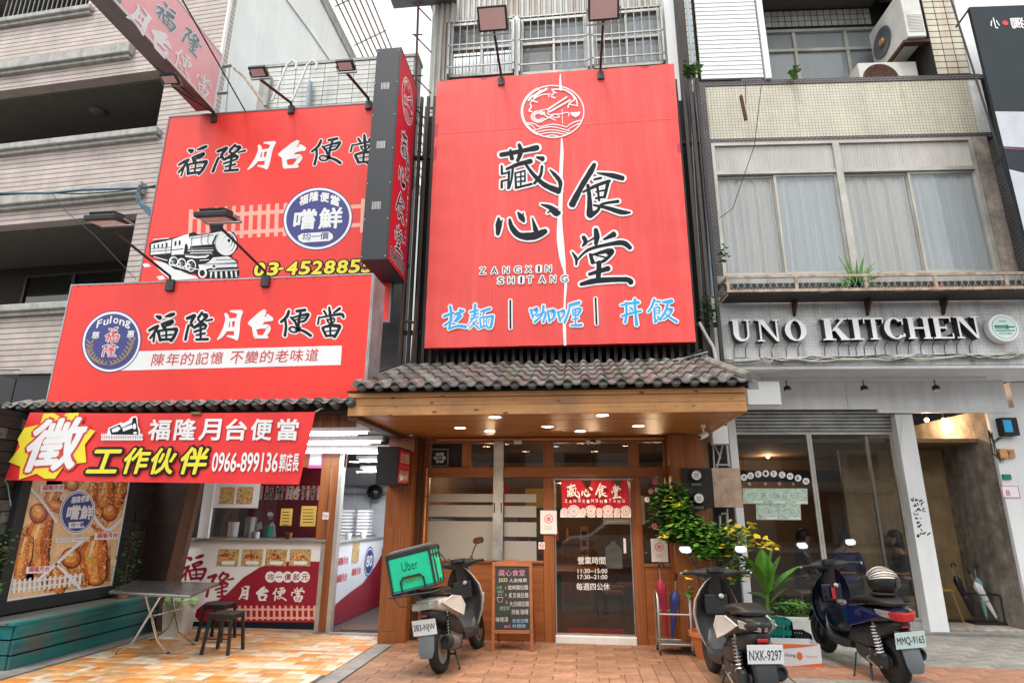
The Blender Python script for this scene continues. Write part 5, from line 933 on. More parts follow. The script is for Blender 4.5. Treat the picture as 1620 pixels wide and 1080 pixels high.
# --- upper red sign of the lunch box shop
S1=thing('lunchbox_sign','upper red sign of the left shop with a steam train and yellow phone number','sign',(-4.8,8.25,4.0));F1=FY(8.25);r_=(-6.85,-2.76,4.33,8.10)
part('face',MB().fbox(F1,r_,-.06,0),M['red'],S1);part('frame',MB().ring(F1,(r_[0]-.02,r_[1]+.02,r_[2]-.02,r_[3]+.02),.022,-.07,.008),M['greymet'],S1);part('backing',MB().fbox(F1,(r_[0],r_[1],r_[2],r_[3]),-.12,-.075),M['dark'],S1)
FC6={'福':(285.6,229,336,279),'隆':(341,226,392,274),'月':(396,223.5,439,269),'台':(442,221,486,267.5),'便':(493,216,547,263),'當':(553,210,606,261)}
def six(F,boxes,n,par,dark='ink',skip=(),grow=16,slope=-.06,allwhite=False,thick=3):
 for ch in '福隆月台便當':
  if ch in skip:continue
  x0,y0,x1,y1=boxes[ch];s_=slope*(x1-x0)/2
  p0,p1,p2=F.px(x0,y0-s_),F.px(x1,y0+s_),F.px(x0,y1-s_);p2=(p0[0],p2[1])
  wch=ch in '月台' or allwhite
  b=MB();fulchar(b,ch,F,p0,p1,p2,n+.0025,grow=thick);c=part('character',b,M['white' if wch else dark],par,fix=False)
  if not wch:b=MB();fulchar(b,ch,F,p0,p1,p2,n+.001,grow=grow);part('outline',b,M['white'],c,fix=False)
six(F1,FC6,.002,S1)
PT=Pr(F1,220,290,4.263)
b=MB()
for k in range(24):
 x=330+k*58;
 if 985<x<1440 or x>1520:continue
 y0=168-(x-370)*.056+(0 if x>500 else 8);y1=372-(x-620)*.045
 PT.poly(b,[(x+8,y0),(x+34,y0-2),(x+26,y1-2),(x,y1)],.0015)
for y_ in(205,330):PT.poly(b,[(352,y_+12),(1510,y_-64),(1508,y_-38),(350,y_+38)],.0012)
part('fence_print',b,M['pinkpr'],S1,fix=False,kind='stuff')
def badge(F,PT_,cx,cy,rx,ry,rot,par,n,inner):
 for k_,m_ in((1.0,'navy'),(.97,'white'),(.90,'navy')):
  b=MB();PT_.ell(b,cx,cy,rx*k_,ry*k_,n,48,rot);part('badge',b,M[m_],par,fix=False);n+=.0008
 return n
n_=badge(F1,PT,1205,238,238,212,-.25,S1,.002,None)
def ctext(PT_,s_,x0,y0,x1,y1,h,n,m_,par,nm='lettering',**kw):
 a,b_,c=PT_.ab(x0,y0),PT_.ab(x1,y1),PT_.ab(x0,y0-h);q=MB();ttext(q,PT_.F,s_,a,b_,(a[0],c[1]),n,**kw);return part(nm,q,M[m_],par,fix=False)
ctext(PT,'嚐',1036,316,1190,310,138,n_+.001,'white',S1,bold=.045);ctext(PT,'鮮',1206,310,1368,304,142,n_+.001,'white',S1,bold=.045)
for i,ch in enumerate('福隆便當'):
 x=1078+i*70;y=(158,128,124,140)[i];ctext(PT,ch,x,y,x+62,y-[22,10,-8,-22][i],66,n_+.001,'white',S1,bold=.06)
b=MB();q_=[(1100,338),(1280,326),(1305,345),(1308,370),(1285,388),(1105,400),(1078,385),(1070,355)];PT.poly(b,q_,n_+.001);part('badge_strip',b,M['white'],S1,fix=False);ctext(PT,'均一價',1100,388,1278,378,48,n_+.002,'navy',S1,bold=.015)
for i,ch in enumerate('03-4528855'):
 xs_=(772,862,940,992,1078,1162,1246,1332,1415,1500);w__=74 if ch not in '-' else 36
 x=xs_[i];y=628-(x-772)*.032;h=92 if ch!='-' else 14;yy=y if ch!='-' else y-38
 c=ctext(PT,ch,x,yy,x+w__,yy-2,h,.006,'yellow',S1,nm='digit',bold=.05,shear=.12);a=PT.ab(x,yy);b_=PT.ab(x+w__,yy-2);cc=PT.ab(x,yy-h);q=MB();ttext(q,F1,ch,a,b_,(a[0],cc[1]),.003,bold=.05,grow=.07 if ch!='-' else.05,shear=.12);part('outline',q,M['ink'],c,fix=False)
 # steam train print
def tp(PT_,par,n0,shapes):
 g={}
 for i,(m_,pts)in enumerate(shapes):
  q=g.setdefault((m_,i),MB());PT_.poly(q,pts,n0+i*.00012)
 for(m_,i),q in g.items():part('train_print',q,M[m_],par,fix=False)
def el(cx,cy,rx,ry,k=24,a0=0,a1=360):return[(cx+rx*math.cos(R(a0+(a1-a0)*i/k)),cy+ry*math.sin(R(a0+(a1-a0)*i/k)))for i in range(k)]
TR=[('ink',[(70,405),(110,385),(150,378),(210,372),(330,340),(370,328),(400,345),(470,335),(485,330),(470,265),(440,225),(500,200),(560,210),(575,260),(560,320),(640,330),(665,380),(665,440),(630,480),(625,495),(665,520),(668,570),(678,600),(668,640),(400,640),(380,610),(340,615),(290,590),(240,580),(190,545),(120,510),(70,490)]),('white',[(82,410),(218,380),(212,470),(78,482)]),('white',[(225,378),(300,350),(335,340),(340,400),(310,410),(300,480),(218,484)]),('ink',[(98,415),(108,413),(106,442),(96,444)]),('ink',[(125,412),(136,410),(134,438),(123,440)]),('ink',[(152,408),(163,406),(161,435),(150,437)]),('ink',[(182,403),(193,401),(191,430),(180,432)]),('ink',[(240,392),(253,389),(252,420),(238,423)]),('ink',[(268,387),(281,384),(280,416),(266,419)]),('ink',[(82,458),(214,448),(213,453),(82,463)]),('ink',[(222,448),(298,438),(298,444),(222,454)]),('white',[(320,405),(345,360),(420,350),(500,335),(560,322),(545,360),(520,410),(440,415),(330,425)]),('white',el(588,405,72,82)),('ink',el(590,400,58,66)),('white',el(586,402,56,65)),('ink',el(598,392,34,38)),('white',el(595,394,31,36)),('ink',el(606,386,10,12)),('ink',[(515,350),(528,340),(505,400),(515,460),(500,440),(492,400)]),('white',[(330,425),(345,425),(340,445),(330,445)]),('white',[(310,485),(395,492),(450,488),(470,478),(470,490),(450,502),(380,505),(312,496)]),('white',[(500,500),(600,492),(622,505),(660,532),(560,538),(440,545),(470,530)]),('white',[(400,548),(560,540),(662,545),(662,562),(480,572),(410,590)]),('white',el(505,560,18,18)),('white',el(648,552,12,14)),('ink',el(505,560,9,9)),('white',el(232,525,30,32)),('ink',el(236,525,22,24)),('white',el(216,538,16,20)),('white',el(286,540,30,36)),('ink',el(290,540,21,27)),('white',el(270,548,14,18)),('white',el(350,555,34,42)),('ink',el(352,556,26,33)),('white',el(330,562,18,24)),('ink',el(330,562,8,12)),('ink',el(268,548,6,9)),('ink',el(216,538,7,9)),('white',el(428,605,30,34)),('ink',el(426,605,18,22)),('white',[(478,600),(495,596),(488,638),(480,638)]),('white',[(508,596),(526,594),(526,638),(512,638)]),('white',[(545,596),(560,594),(562,636),(550,637)]),('white',[(580,594),(594,592),(598,636),(586,636)]),('white',[(614,592),(628,592),(632,634),(622,635)]),('white',[(645,592),(658,592),(662,632),(652,634)]),('white',[(470,588),(670,580),(670,586),(470,594)])]
b=MB();PT.poly(b,[(100,520),(150,530),(210,548),(300,600),(420,640),(220,655),(150,600),(95,540)],.0022);part('track_print',b,M['paperw'],S1,fix=False)
b=MB();PT.poly(b,[(20,542),(60,540),(80,560),(38,566)],.0022);PT.poly(b,[(118,628),(160,622),(178,645),(135,652)],.0022);part('track_print',b,M['white'],S1,fix=False,kind='stuff')
tp(PT,S1,.0026,TR)
b=MB()
for pts in([(360,352),(352,400),(362,470)],[(425,340),(418,395),(428,415)],[(470,335),(462,385),(470,412)],[(345,372),(500,345)],[(340,440),(500,436)],[(240,480),(500,478)],[(535,340),(516,378),(514,420),(530,460)],[(180,390),(180,480)],[(84,440),(214,430)],[(430,545),(660,540)],[(520,515),(640,512)],[(480,585),(668,578)]):PT.line(b,pts,4,.0105)
for cx,cy,r_ in((232,525,12),(286,540,14),(350,555,16)):
 for k in range(6):PT.line(b,[(cx,cy),(cx+math.cos(k*math.pi/3)*r_*1.5,cy+math.sin(k*math.pi/3)*r_*1.8)],3,.0105)
part('train_lines',b,M['inkgrey'],S1,fix=False,kind='stuff')
b=MB()
for pts in([(330,455),(500,450)],[(345,470),(490,466)],[(100,495),(190,520)],[(410,520),(470,515)],[(216,545),(420,585)],[(232,555),(350,590)],[(95,380),(200,370)]):PT.line(b,pts,5,.0108)
part('train_lines',b,M['white'],S1,fix=False,kind='stuff')
for F_,rr_,us in((F1,r_,(.33,.67)),):pass
# --- lower red sign, its eave and banner
S2=thing('lunchbox_sign','lower red sign of the left shop with a round blue badge and white slogan bar','sign',(-4.35,6.5,2.85));F2_=FY(6.5);r_=(-6.31,-2.41,2.848,4.337)
part('face',MB().fbox(F2_,r_,-.05,0),M['red'],S2);part('frame',MB().ring(F2_,(r_[0]-.015,r_[1]+.015,r_[2]-.015,r_[3]+.015),.016,-.08,.005),M['galv'],S2);part('side_panel',MB().box(-2.394,-2.38,6.5,6.9,2.86,4.33),M['galv'],S2);part('backing',MB().fbox(F2_,r_,-.4,-.081),M['galv'],S2)
b=MB()
for i in range(24):
 for z_ in(r_[2]+.01,r_[3]-.01):b.sphere(F2_.w(r_[0]+(r_[1]-r_[0])*(i+.5)/24,z_,.004),.008,6)
part('screw',b,M['reddk'],S2,kind='stuff')
PA=Pr(F2_,225,470,9);PBx=Pr(F2_,225-95/9,470,9)
for ch in '福隆月台便當':
 pr=PA if ch in '福隆月' else PBx;wch=ch in '月台'
 b=MB();brush(b,pr,FUL[ch],3,.04,.0045);c=part('character',b,M['white' if wch else 'ink'],S2,fix=False)
 if not wch:b=MB();brush(b,pr,FUL[ch],24,0,.002);part('outline',b,M['white'],c,fix=False)
PW=Pr(F2_,0,0,1);b=MB();PW.poly(b,[(175,556.6),(541,546.5),(539,577),(190,586)],.002);part('slogan_bar',b,M['white'],S2,fix=False)
def spread(s_,PT_,x0,y0,x1,y1,h,n,m_,par,wc=None,nm='character',gaps=(),**kw):
 k=len(s_);pit=(x1-x0)/(k-.15);wc=wc or pit*.85
 for i,ch in enumerate(s_):
  if ch==' ':continue
  x=x0+i*pit;y=y0+(y1-y0)*i/(k-1);ctext(PT_,ch,x,y,x+wc,y+(y1-y0)/(x1-x0)*wc,h,n,m_,par,nm=nm,**kw)
spread('陳年的記憶',PW,239,579,352,576,19.5,.0035,'redink',S2,bold=.012,shear=.06);spread('不變的老味道',PW,363.5,575.5,503,571.5,19.5,.0035,'redink',S2,bold=.012,shear=.06)
P5=Pr(F2_,0,360,3)
n_=badge(F2_,P5,529,541,138,150,.55,S2,.003,None)
for i,ch in enumerate('Fulong'):
 x,y,s_=((458,478,26),(490,466,26),(520,456,14),(537,454,26),(566,460,26),(592,472,26))[i];ctext(P5,ch,x,y,x+(24 if ch!='l' else 8),y+(-9,-6,-2,3,8,12)[i],36 if ch in 'Flg' else 26,n_+.001,'white',S2,nm='character',bold=.03)
for ch,bx_ in(('福',(500,470,572,545)),('隆',(484,548,562,615))):
 q=MB();A=Aff(F2_,FBOX[ch],P5.ab(bx_[0],bx_[1]),P5.ab(bx_[2],bx_[1]),P5.ab(bx_[0],bx_[3]));brush(q,A,FUL[ch],20,0,n_+.001);part('outline',q,M['white'],S2,fix=False);q=MB();brush(q,A,FUL[ch],0,0,n_+.003);part('character',q,M['redink'],S2,fix=False)
ctext(P5,'慈',436,527,470,527,34,n_+.001,'white',S2,bold=.03);ctext(P5,'惠',602,522,636,522,34,n_+.001,'white',S2,bold=.03)
for sx,pts in((1,[(428,545),(425,590),(440,622),(470,640),(512,652)]),(-1,[(627,535),(612,580),(590,615),(560,638),(520,652)])):
 b=MB();P5.line(b,pts,3.5,n_+.001)
 for i in range(9):
  u=i/9*(len(pts)-1);k=int(u);f_=u-k;x=pts[k][0]+(pts[k+1][0]-pts[k][0])*f_;y=pts[k][1]+(pts[k+1][1]-pts[k][1])*f_
  for sd in(-1,1):P5.ell(b,x+sd*9,y-5,4.5,13,n_+.0012+i*.00005,10,sd*.7)
 part('wheat_print',b,M['gold'],S2,fix=False,kind='stuff')
EV=thing('tiled_eave','row of dark round roof tile caps along the bottom of the lower red sign','eave',(-4.6,6.5,2.7))
part('fascia',MB().box(-6.78,-2.45,6.5,6.9,2.70,2.80),M['dark'],EV)
q=MB();q.lathe((0,0,0),(0,-1,0),[(.05,-.12),(.053,-.01),(.048,0),(.036,.006),(.03,.002),(.001,.004)],14);cm=q.mesh('roof_tile_cap',M['roofcap'],smooth=True)
q=MB();q.add([(x,y_,-.018+.02*math.cos(x/.178*2*math.pi)+dz)for y_,dz in((-.02,0),(.3,.12))for x in[i*.178/8 for i in range(9)]],[(i,i+1,10+i,9+i)for i in range(8)]+[]);em_=q.mesh('roof_tile',M['rooft'],smooth=True)
q=MB();q.box(0,.178,-.005,.01,-.03,.0);emb=q.mesh('roof_tile',M['rooft'])
for i in range(24):
 x=-6.72+i*.1825;piece('roof_tile_cap',cm,EV,Matrix.Translation((x,6.38,2.80+jit(.006)))@Matrix.Rotation(-.25+jit(.05),4,'X'));
 if i<23:piece('roof_tile',em_,EV,Matrix.Translation((x,6.38,2.81)))
for i in range(12):
 x=-6.7+i*.345;part('board',MB().box(x,x+.34,6.72+jit(.004),6.76,2.56,2.795),M['oldwood'],EV)
 # banner
BN=thing('hiring_banner','red cloth hiring banner with a yellow starburst hanging below the left tiled eave','banner',(-4.6,6.3,1.92));FBn=FY(6.3)
c4=[FBn.px(*p)for p in((6,759),(472.5,766),(498,651),(47,652))]
def bil(u,v):
 x=(1-u)*(1-v)*c4[0][0]+u*(1-v)*c4[1][0]+u*v*c4[2][0]+(1-u)*v*c4[3][0];z=(1-u)*(1-v)*c4[0][1]+u*(1-v)*c4[1][1]+u*v*c4[2][1]+(1-u)*v*c4[3][1];return x,z
vs=[];nx_,nz_=60,14
for j in range(nz_+1):
 for i in range(nx_+1):
  u,v=i/nx_,j/nz_;x,z=bil(u,v);d=.010*math.sin(u*9+v*2)+.006*math.sin(u*31-v*6)*(1-v)+.03*max(0,u-.9)*math.sin(v*9+u*60)*3;vs.append(FBn.w(x,z-.02*math.sin(u*math.pi)*v*.6,d*.45-.008))
q=MB();q.add(vs,[(j*(nx_+1)+i,j*(nx_+1)+i+1,(j+1)*(nx_+1)+i+1,(j+1)*(nx_+1)+i)for j in range(nz_)for i in range(nx_)]);part('cloth',q,mat('banner_cloth',(.80,.035,.035),.42,var=.05,bump=.15,bscale=7,spec=.5),BN,smooth=True,fix=False)
Q5=Pr(FBn,0,630,6.23);Q6=Pr(FBn,240,640,6);nb=.006
b=MB();Q5.poly(b,[(185,800),(200,670),(85,625),(195,480),(175,400),(240,290),(395,255),(430,150),(530,145),(600,185),(660,145),(775,140),(790,265),(940,320),(835,455),(850,630),(640,650),(540,790),(440,790),(360,740)],nb);part('starburst',b,M['yellow'],BN,fix=False)
for gr,m_,dn in((.045,'redink',.001),(0,'white',.003)):
 q=MB();a,b_,c=Q5.ab(215,735),Q5.ab(770,700),Q5.ab(215,215);ttext(q,FBn,'徵',a,b_,(a[0],c[1]),nb+dn,bold=.045,shear=.16,**({'grow':gr}if gr else{}));part('character' if gr==0 else 'outline',q,M[m_],BN,fix=False)
for i,ch in enumerate('福隆月台便當'):
 if i==0:ctext(Q5,ch,1450,412,1668,412,205,nb,'white',BN,nm='character',bold=.04)
 else:x=(205,440,690,930,1180)[i-1];ctext(Q6,ch,x,338,x+205,340,205,nb,'white',BN,nm='character',bold=.04)
for i,ch in enumerate('工作伙伴'):
 x,y,PT_,w__,h=((865,738,Q5,300,235),(1200,745,Q5,250,260),(1478,750,Q5,235,265),(255,662,Q6,262,262))[i]
 if i==2:x,y,PT_,w__,h=-25,660,Q6,235,250
 a,b_,cc=PT_.ab(x,y),PT_.ab(x+w__,y),PT_.ab(x,y-h)
 for gr,m_,dn in((.085,'ink',0),(0,'yellow',.002)):q=MB();ttext(q,FBn,ch,a,b_,(a[0],cc[1]),nb+dn,bold=.045,shear=.14,**({'grow':gr}if gr else{}));part('character' if gr==0 else 'outline',q,M[m_],BN,fix=False)
ctext(Q6,'0966-899136',565,636,1190,640,185,nb,'white',BN,bold=.03);ctext(Q6,'郭店長',1205,636,1392,632,175,nb,'white',BN,bold=.03)
b=MB();Q5.poly(b,[(1055,345),(1070,290),(1195,235),(1215,245),(1280,210),(1275,195),(1290,195),(1295,180),(1340,172),(1355,190),(1360,270),(1380,310),(1380,365),(1055,365)],nb);part('train_print',b,M['white'],BN,fix=False)
b=MB();Q5.poly(b,[(1095,355),(1080,300),(1180,255),(1200,290),(1300,240),(1310,190),(1340,190),(1350,260),(1365,330),(1365,358)],nb+.001);part('train_print',b,M['ink'],BN,fix=False)
b=MB();Q5.poly(b,[(1100,305),(1165,275),(1190,295),(1160,325),(1108,335)],nb+.0015);Q5.poly(b,[(1205,295),(1300,255),(1310,290),(1215,325)],nb+.0015);Q5.ell(b,1325,275,16,30,nb+.0016,14);Q5.ell(b,1332,340,20,12,nb+.0016,12);part('train_print',b,M['white'],BN,fix=False,kind='stuff')
b=MB()
for k in range(24):Q5.poly(b,[(1000+k*17,345),(1010+k*17,345),(1009+k*17,415),(999+k*17,415)],nb+.0005)
for y_ in(358,395):Q5.poly(b,[(996,y_),(1412,y_),(1410,y_+10),(994,y_+10)],nb+.0004)
part('fence_print',b,M['white'],BN,fix=False,kind='stuff')
p_=Vector(FBn.w(*c4[0],-.01));part('tie',MB().tube([p_,p_+Vector((.0,.05,-.05)),p_+Vector((.05,.1,-.28))],.006,5).tube([p_,p_+Vector((.1,.0,.03))],.005,5),M['hanger'],BN)
p_=Vector(FBn.w(*c4[2],-.01));part('tie',MB().tube([p_,p_+Vector((.02,.12,.06)),p_+Vector((.0,.4,.1))],.006,5),M['cablew'],BN)
part('clip',MB().fbox(FBn,(Q6.ab(380,82)[0],Q6.ab(470,82)[0],Q6.ab(380,95)[1],Q6.ab(380,70)[1]),.0,.02),M['oldwood'],BN)
# floodlights of the left shop
for b_,h_,Y_,l_ in(((340,184),(268,126),8.25,'floodlight in front of the tilted pink sign'),((462,170),(408,115),8.25,'floodlight over the middle of the upper train sign'),((584,163),(546,105),8.25,'floodlight over the right end of the upper train sign'),((272,445),(170,352),6.5,'floodlight at the left in front of the tiled balconies'),((422,438),(342,347),6.5,'floodlight hanging over the printed steam train')):
 B_=P(*b_,Y=Y_);H_=P(*h_,X=B_.x);
 floodlight(B_+Vector((0,-.02,.03)),H_,l_,.26 if Y_>8 else.36,.17 if Y_>8 else.24,-22 if Y_>8 else 12,.024 if Y_>8 else.016,'lampglass2' if Y_<8 else 'lampglass')
 # tilted pink projecting sign
PS=thing('projecting_sign','long pink projecting sign at the upper left with black and white brush characters','sign',(-6.15,7,8.1));X1=-6.0;y0_,y1_,z0_,z1_=4.2,8.17,8.11,9.22
part('casing',MB().box(X1-.32,X1-.01,y0_,y1_,z0_,z1_),M['greymet'],PS,bevel=.01);F5=FX(X1);part('side_panel',MB().box(X1-.009,X1,y0_+.03,y1_-.03,z0_+.04,z1_-.03),M['facade_pink'],PS);part('trim',MB().ring(F5,(y0_,y1_,z0_,z1_),.035,-.009,.008),M['whitep'],PS)  # pale pink of the side panel paints glare onto the red acrylic
part('dark_panel',MB().fbox(F5,(y0_+.03,F5.px(195,10)[0]-.05,z0_+.04,z1_-.03),.001,.003),M['inkgrey'],PS)
for ch,(x0,y0,x1,y1),top in(('月',(205,8,240,50),0),('台',(240,42,268,88),0),('便',(274,76,312,122),0),('當',(308,112,342,158),0),('福',(0,0,0,0),1),('隆',(0,0,0,0),1)):
 pass
def sidech(ch,yc,zc_,wd,h,m_,out=True):
 p0,p1,p2=(yc-wd/2,zc_+h/2),(yc+wd/2,zc_+h/2),(yc-wd/2,zc_-h/2);b=MB();fulchar(b,ch,F5,p0,p1,p2,.007,grow=3);c=part('character',b,M[m_],PS,fix=False)
 if out:b=MB();fulchar(b,ch,F5,p0,p1,p2,.003,grow=20);part('outline',b,M['white'],c,fix=False)
for ch,q_,m_ in(('月',(220,28),'white'),('台',(254,66),'white'),('便',(290,100),'white'),('當',(322,134),'white'),('福',(264,24),'inkgrey'),('隆',(304,66),'inkgrey')):
 yc,zc_=F5.px(*q_);sidech(ch,yc,zc_,.46,.42,m_,m_=='inkgrey')
b=MB();b.cyl(P(286,-4,Y=6.0),P(388,176,Y=8.3),.012,n=6);solo('guy_rod',b,M['cable'],'long thin black rod slanting down to the top of the upper train sign','rod')
b=MB();b.cyl(P(238,98,Y=7.0),P(340,182,Y=8.2),.012,n=6);solo('guy_rod',b,M['cable'],'thin black rod crossing the lower end of the tilted pink sign','rod')
# --- left shop: side wall, poster, bench
SW=thing('side_wall','dark brown stone clad side wall of the left shop behind the food poster','wall',(-6.1,7.4,0));part('backing',MB().box(-6.9,-6.485,5.9,9.0,0,2.72),M['dark'],SW)
z=.05;r0=0
while z<2.62:
 y=5.92-(r0%2)*.15
 while y<8.9:
  ya=max(y,5.92);yb=min(y+.295,8.95)
  if not(6.66<ya and yb<8.15 and.72<z<1.9)and yb-ya>.05:part('brick',MB().box(-6.49,-6.455+jit(.012),ya,yb,z,z+.118),M['brickd' if random.random()<.75 or ya>6.5 else 'brickg'],SW)
  y+=.305
 z+=.13;r0+=1
PO=thing('food_poster','black framed food poster of sausages and eggs with an oval blue badge','poster',(-6.43,7.4,.6));F6=FX(-6.40);pr_=(6.12,7.56,.77,2.06)
part('frame',MB().ring(F6,(6.48,8.36,.5,2.2),.14,-.055,.02),M['blackm'],PO,bevel=.01);part('sheet',MB().fbox(F6,(6.6,8.24,.62,2.08),-.05,.0),M['paperw'],PO)
P7=Pr(F6,0,740,3.373)
def pol(nm,pts,m_,n):b=MB();P7.poly(b,pts,n);part(nm,b,m_ if not isinstance(m_,str)else M[m_],PO,fix=False)
pc=[mat('food_'+n_,c,.35,var=v,scale=sc)for n_,c,v,sc in(('cream',(.80,.52,.27),.2,6),('char',(.11,.022,.008),.4,14),('brown',(.34,.075,.016),.4,12),('amber',(.64,.15,.022),.35,14),('gold',(.84,.36,.07),.3,14),('shine',(.88,.66,.42),.1,5))]
def shape(pts,c,n):b=MB();P7.poly(b,pts,n);part('food_print',b,FOOD if c>1 else pc[c],PO,fix=False)
def strk(pts,w_,c,n):b=MB();brush(b,P7,[[(x,y,w_*k)for(x,y),k in zip(pts,(.7,1,.7)if len(pts)==3 else(.8,.8))]],0,.05,n);part('food_print',b,pc[c],PO,fix=False)
for q_,c in(([(172,62),(684,76),(590,622),(46,698)],0),([(100,330),(175,290),(180,600),(70,590)],2),([(250,60),(340,70),(300,240),(240,170)],0),([(330,62),(460,66),(420,110),(340,115)],3),([(480,80),(684,76),(660,210),(560,320),(505,260)],4),([(310,480),(470,390),(590,420),(590,600),(430,640)],4),([(215,600),(300,515),(420,640),(240,665)],4),([(140,480),(250,470),(240,610),(100,600)],2)):shape(q_,c,.0022+c*.0001)
for i,(pts,w_)in enumerate((([(240,270),(200,400),(215,520)],120),([(150,380),(125,480),(110,570)],80),([(300,120),(275,180),(330,215)],70),([(575,90),(560,150),(560,200)],95),([(650,90),(640,130),(630,180)],60),([(500,90),(490,130),(485,160)],50),([(520,400),(500,480),(520,580)],135),([(300,530),(310,590),(320,650)],70),([(390,85),(380,95)],60),([(500,290),(540,320)],50))):
 n_=.003+i*.0004;strk(pts,w_*1.06,1,n_)
 b=MB();brush(b,P7,[[(x-w_*.04,y,w_*.95*k)for(x,y),k in zip(pts,(.7,1,.7))]],0,.05,n_+.00008);part('food_print',b,SAUS,PO,fix=False);strk([(x-w_*.08,y-4)for x,y in pts],w_*.7,3,n_+.00016);strk([(x-w_*.12,y-6)for x,y in pts],w_*.4,4,n_+.00024);strk([(x-w_*.16,y-8)for x,y in pts][:2],w_*.13,5,n_+.00032)
 rs_=random.Random(i)
 for c in(1,2,4,5):
  b=MB()
  for j in range(int(w_*.30)):
   u=rs_.random();x=pts[0][0]+(pts[-1][0]-pts[0][0])*u+rs_.uniform(-.42,.42)*w_;y=pts[0][1]+(pts[-1][1]-pts[0][1])*u+rs_.uniform(-8,8);P7.ell(b,x,y,rs_.uniform(1.5,6),rs_.uniform(1,3),n_+.00034+c*.00001,7,rs_.uniform(-1,1))
  part('food_fleck',b,pc[c],PO,fix=False,kind='stuff')
for cx,cy,rx,ry in((205,240,44,50),(385,90,34,30),(585,235,40,44),(380,478,50,52),(510,605,40,20)):
 for k_,c in((1.08,1),(1,2),(.9,3),(.66,4)):b=MB();P7.ell(b,cx-(1-k_)*14,cy-(1-k_)*22,rx*k_,ry*k_,.008+(1.1-k_)*.0012,26);part('egg_print',b,pc[c],PO,fix=False)
 b=MB();P7.ell(b,cx-2,cy-ry*.3,rx*.3,ry*.14,.0088,14);part('egg_print',b,pc[5],PO,fix=False)
for pts_ in([(165,110),(235,190),(300,285)],[(470,210),(565,330),(650,270)],[(440,385),(300,510),(200,600)],[(300,512),(360,570),(425,640)]):b=MB();P7.line(b,pts_,14,.0089);part('white_line_print',b,M['paperw'],PO,fix=False)
for k_,m_ in((1.0,'white'),(.94,'navy'),(.90,'white'),(.86,'navy')):b=MB();P7.ell(b,413,235,94*k_,118*k_,.0092+(1-k_)*.006,40,.22);part('badge',b,M[m_],PO,fix=False)
ctext(P7,'嚐鮮',345,275,488,275,80,.0108,'white',PO,bold=.05);ctext(P7,'福隆便當',372,190,470,178,38,.0108,'white',PO,bold=.05);b=MB();P7.poly(b,[(365,290),(445,285),(450,318),(368,322)],.0108);part('badge_strip',b,M['white'],PO,fix=False);ctext(P7,'均一價',372,316,442,312,24,.0112,'navy',PO,bold=.03)
for x,y in((220,120),(510,375),(145,555)):
 b=MB();P7.poly(b,[(x-5,y-28),(x+122,y-34),(x+118,y+2),(x-8,y+8)],.0092);part('caption_ground',b,M['white'],PO,fix=False);ctext(P7,'福隆月台',x,y,x+112,y-5,28,.0096,'redink',PO,bold=.05)
b=MB();P7.poly(b,[(298,375),(478,368),(476,390),(296,397)],.0092);part('caption_ground',b,M['paperw'],PO,fix=False);ctext(P7,'陳年的記憶 不變的老味道',302,392,470,386,14,.0096,'inkgrey',PO)
b=MB()
for k in range(14):P7.poly(b,[(72+k*27,598-k*2.6),(86+k*27,590-k*2.6),(80+k*27,668-k*3.5),(66+k*27,672-k*3.5)],.0093)
for y_ in(612,645):P7.poly(b,[(62,y_),(420,y_-42),(418,y_-34),(60,y_+9)],.0092)
part('fence_print',b,M['paperw'],PO,fix=False,kind='stuff')
BC=thing('wooden_bench','long weathered teal wooden bench against the left side wall','bench',(-6.1,7.4,0));ybn,ybf=6.3,8.75
for k,(z0,z1)in enumerate(((.03,.155),(.17,.31),(.325,.45))):part('front_plank',MB().box(-5.95+jit(.003),-5.92,ybn+.02,ybf,z0,z1),M['teal'],BC,bevel=.005)
for k in range(3):part('end_plank',MB().box(-6.4,-5.95,ybn,ybn+.03,.03+k*.145,.16+k*.145),M['teal'],BC,bevel=.005)
for k in range(5):part('seat_plank',MB().box(-6.405+k*.1,-6.312+k*.1,ybn-.02,ybf+.02,.452,.485+jit(.002)),M['tealtop' if k<4 else 'teal'],BC,bevel=.005)
part('inner_frame',MB().box(-6.4,-5.97,ybn+.04,ybf-.02,.02,.45),M['dark'],BC)
solo('teal_stool',MB().box(-6.75,-6.4,6.0,6.22,0,.34),M['teal'],'corner of a teal wooden block at the bottom left edge','stool',bevel=.01)
# table, stools, bin
TB_=thing('folding_table','stainless folding table with crossed tube legs on the orange tiled patio','table',(-5.0,7.4,0));cs=[P(172,934,Z=.75),P(300,941,Z=.75),P(347,921,Z=.75),P(213,917,Z=.75)]
q=MB();q.add([c-Vector((0,0,.035))for c in cs]+cs,[(3,2,1,0),(4,5,6,7),(0,1,5,4),(1,2,6,5),(2,3,7,6),(3,0,4,7)]);part('tabletop',q,M['tabletop'],TB_,bevel=.012)
for(fa,fb,ta,tb)in(((185,1034),(266,1033),(258,945),(226,945)),((240,1012),(305,1019),(300,930),(266,930))):
 A_,B_=P(*fa,Z=.015),P(*fb,Z=.015);yy=(A_.y+B_.y)/2;T1,T2=P(*ta,Y=yy),P(*tb,Y=yy);T1.z=T2.z=.715
 for a_,c_ in((A_,T1),(B_,T2)):
  d=c_-a_;kx=a_+Vector((d.x*.42,0,.14));part('leg',MB().tube([a_,kx,c_],.014,8),M['chrome'],TB_,smooth=True);part('foot',MB().sphere(a_,.022,8),M['rubber'],TB_,smooth=True)
for(x,z_)in((-5.1,.42),):part('cross_brace',MB().cyl((x,7.33,.42),(x,7.9,.42),.01,n=6).cyl((-5.2,7.5,.71),(-4.7,7.5,.71),.01,n=6),M['chrome'],TB_)
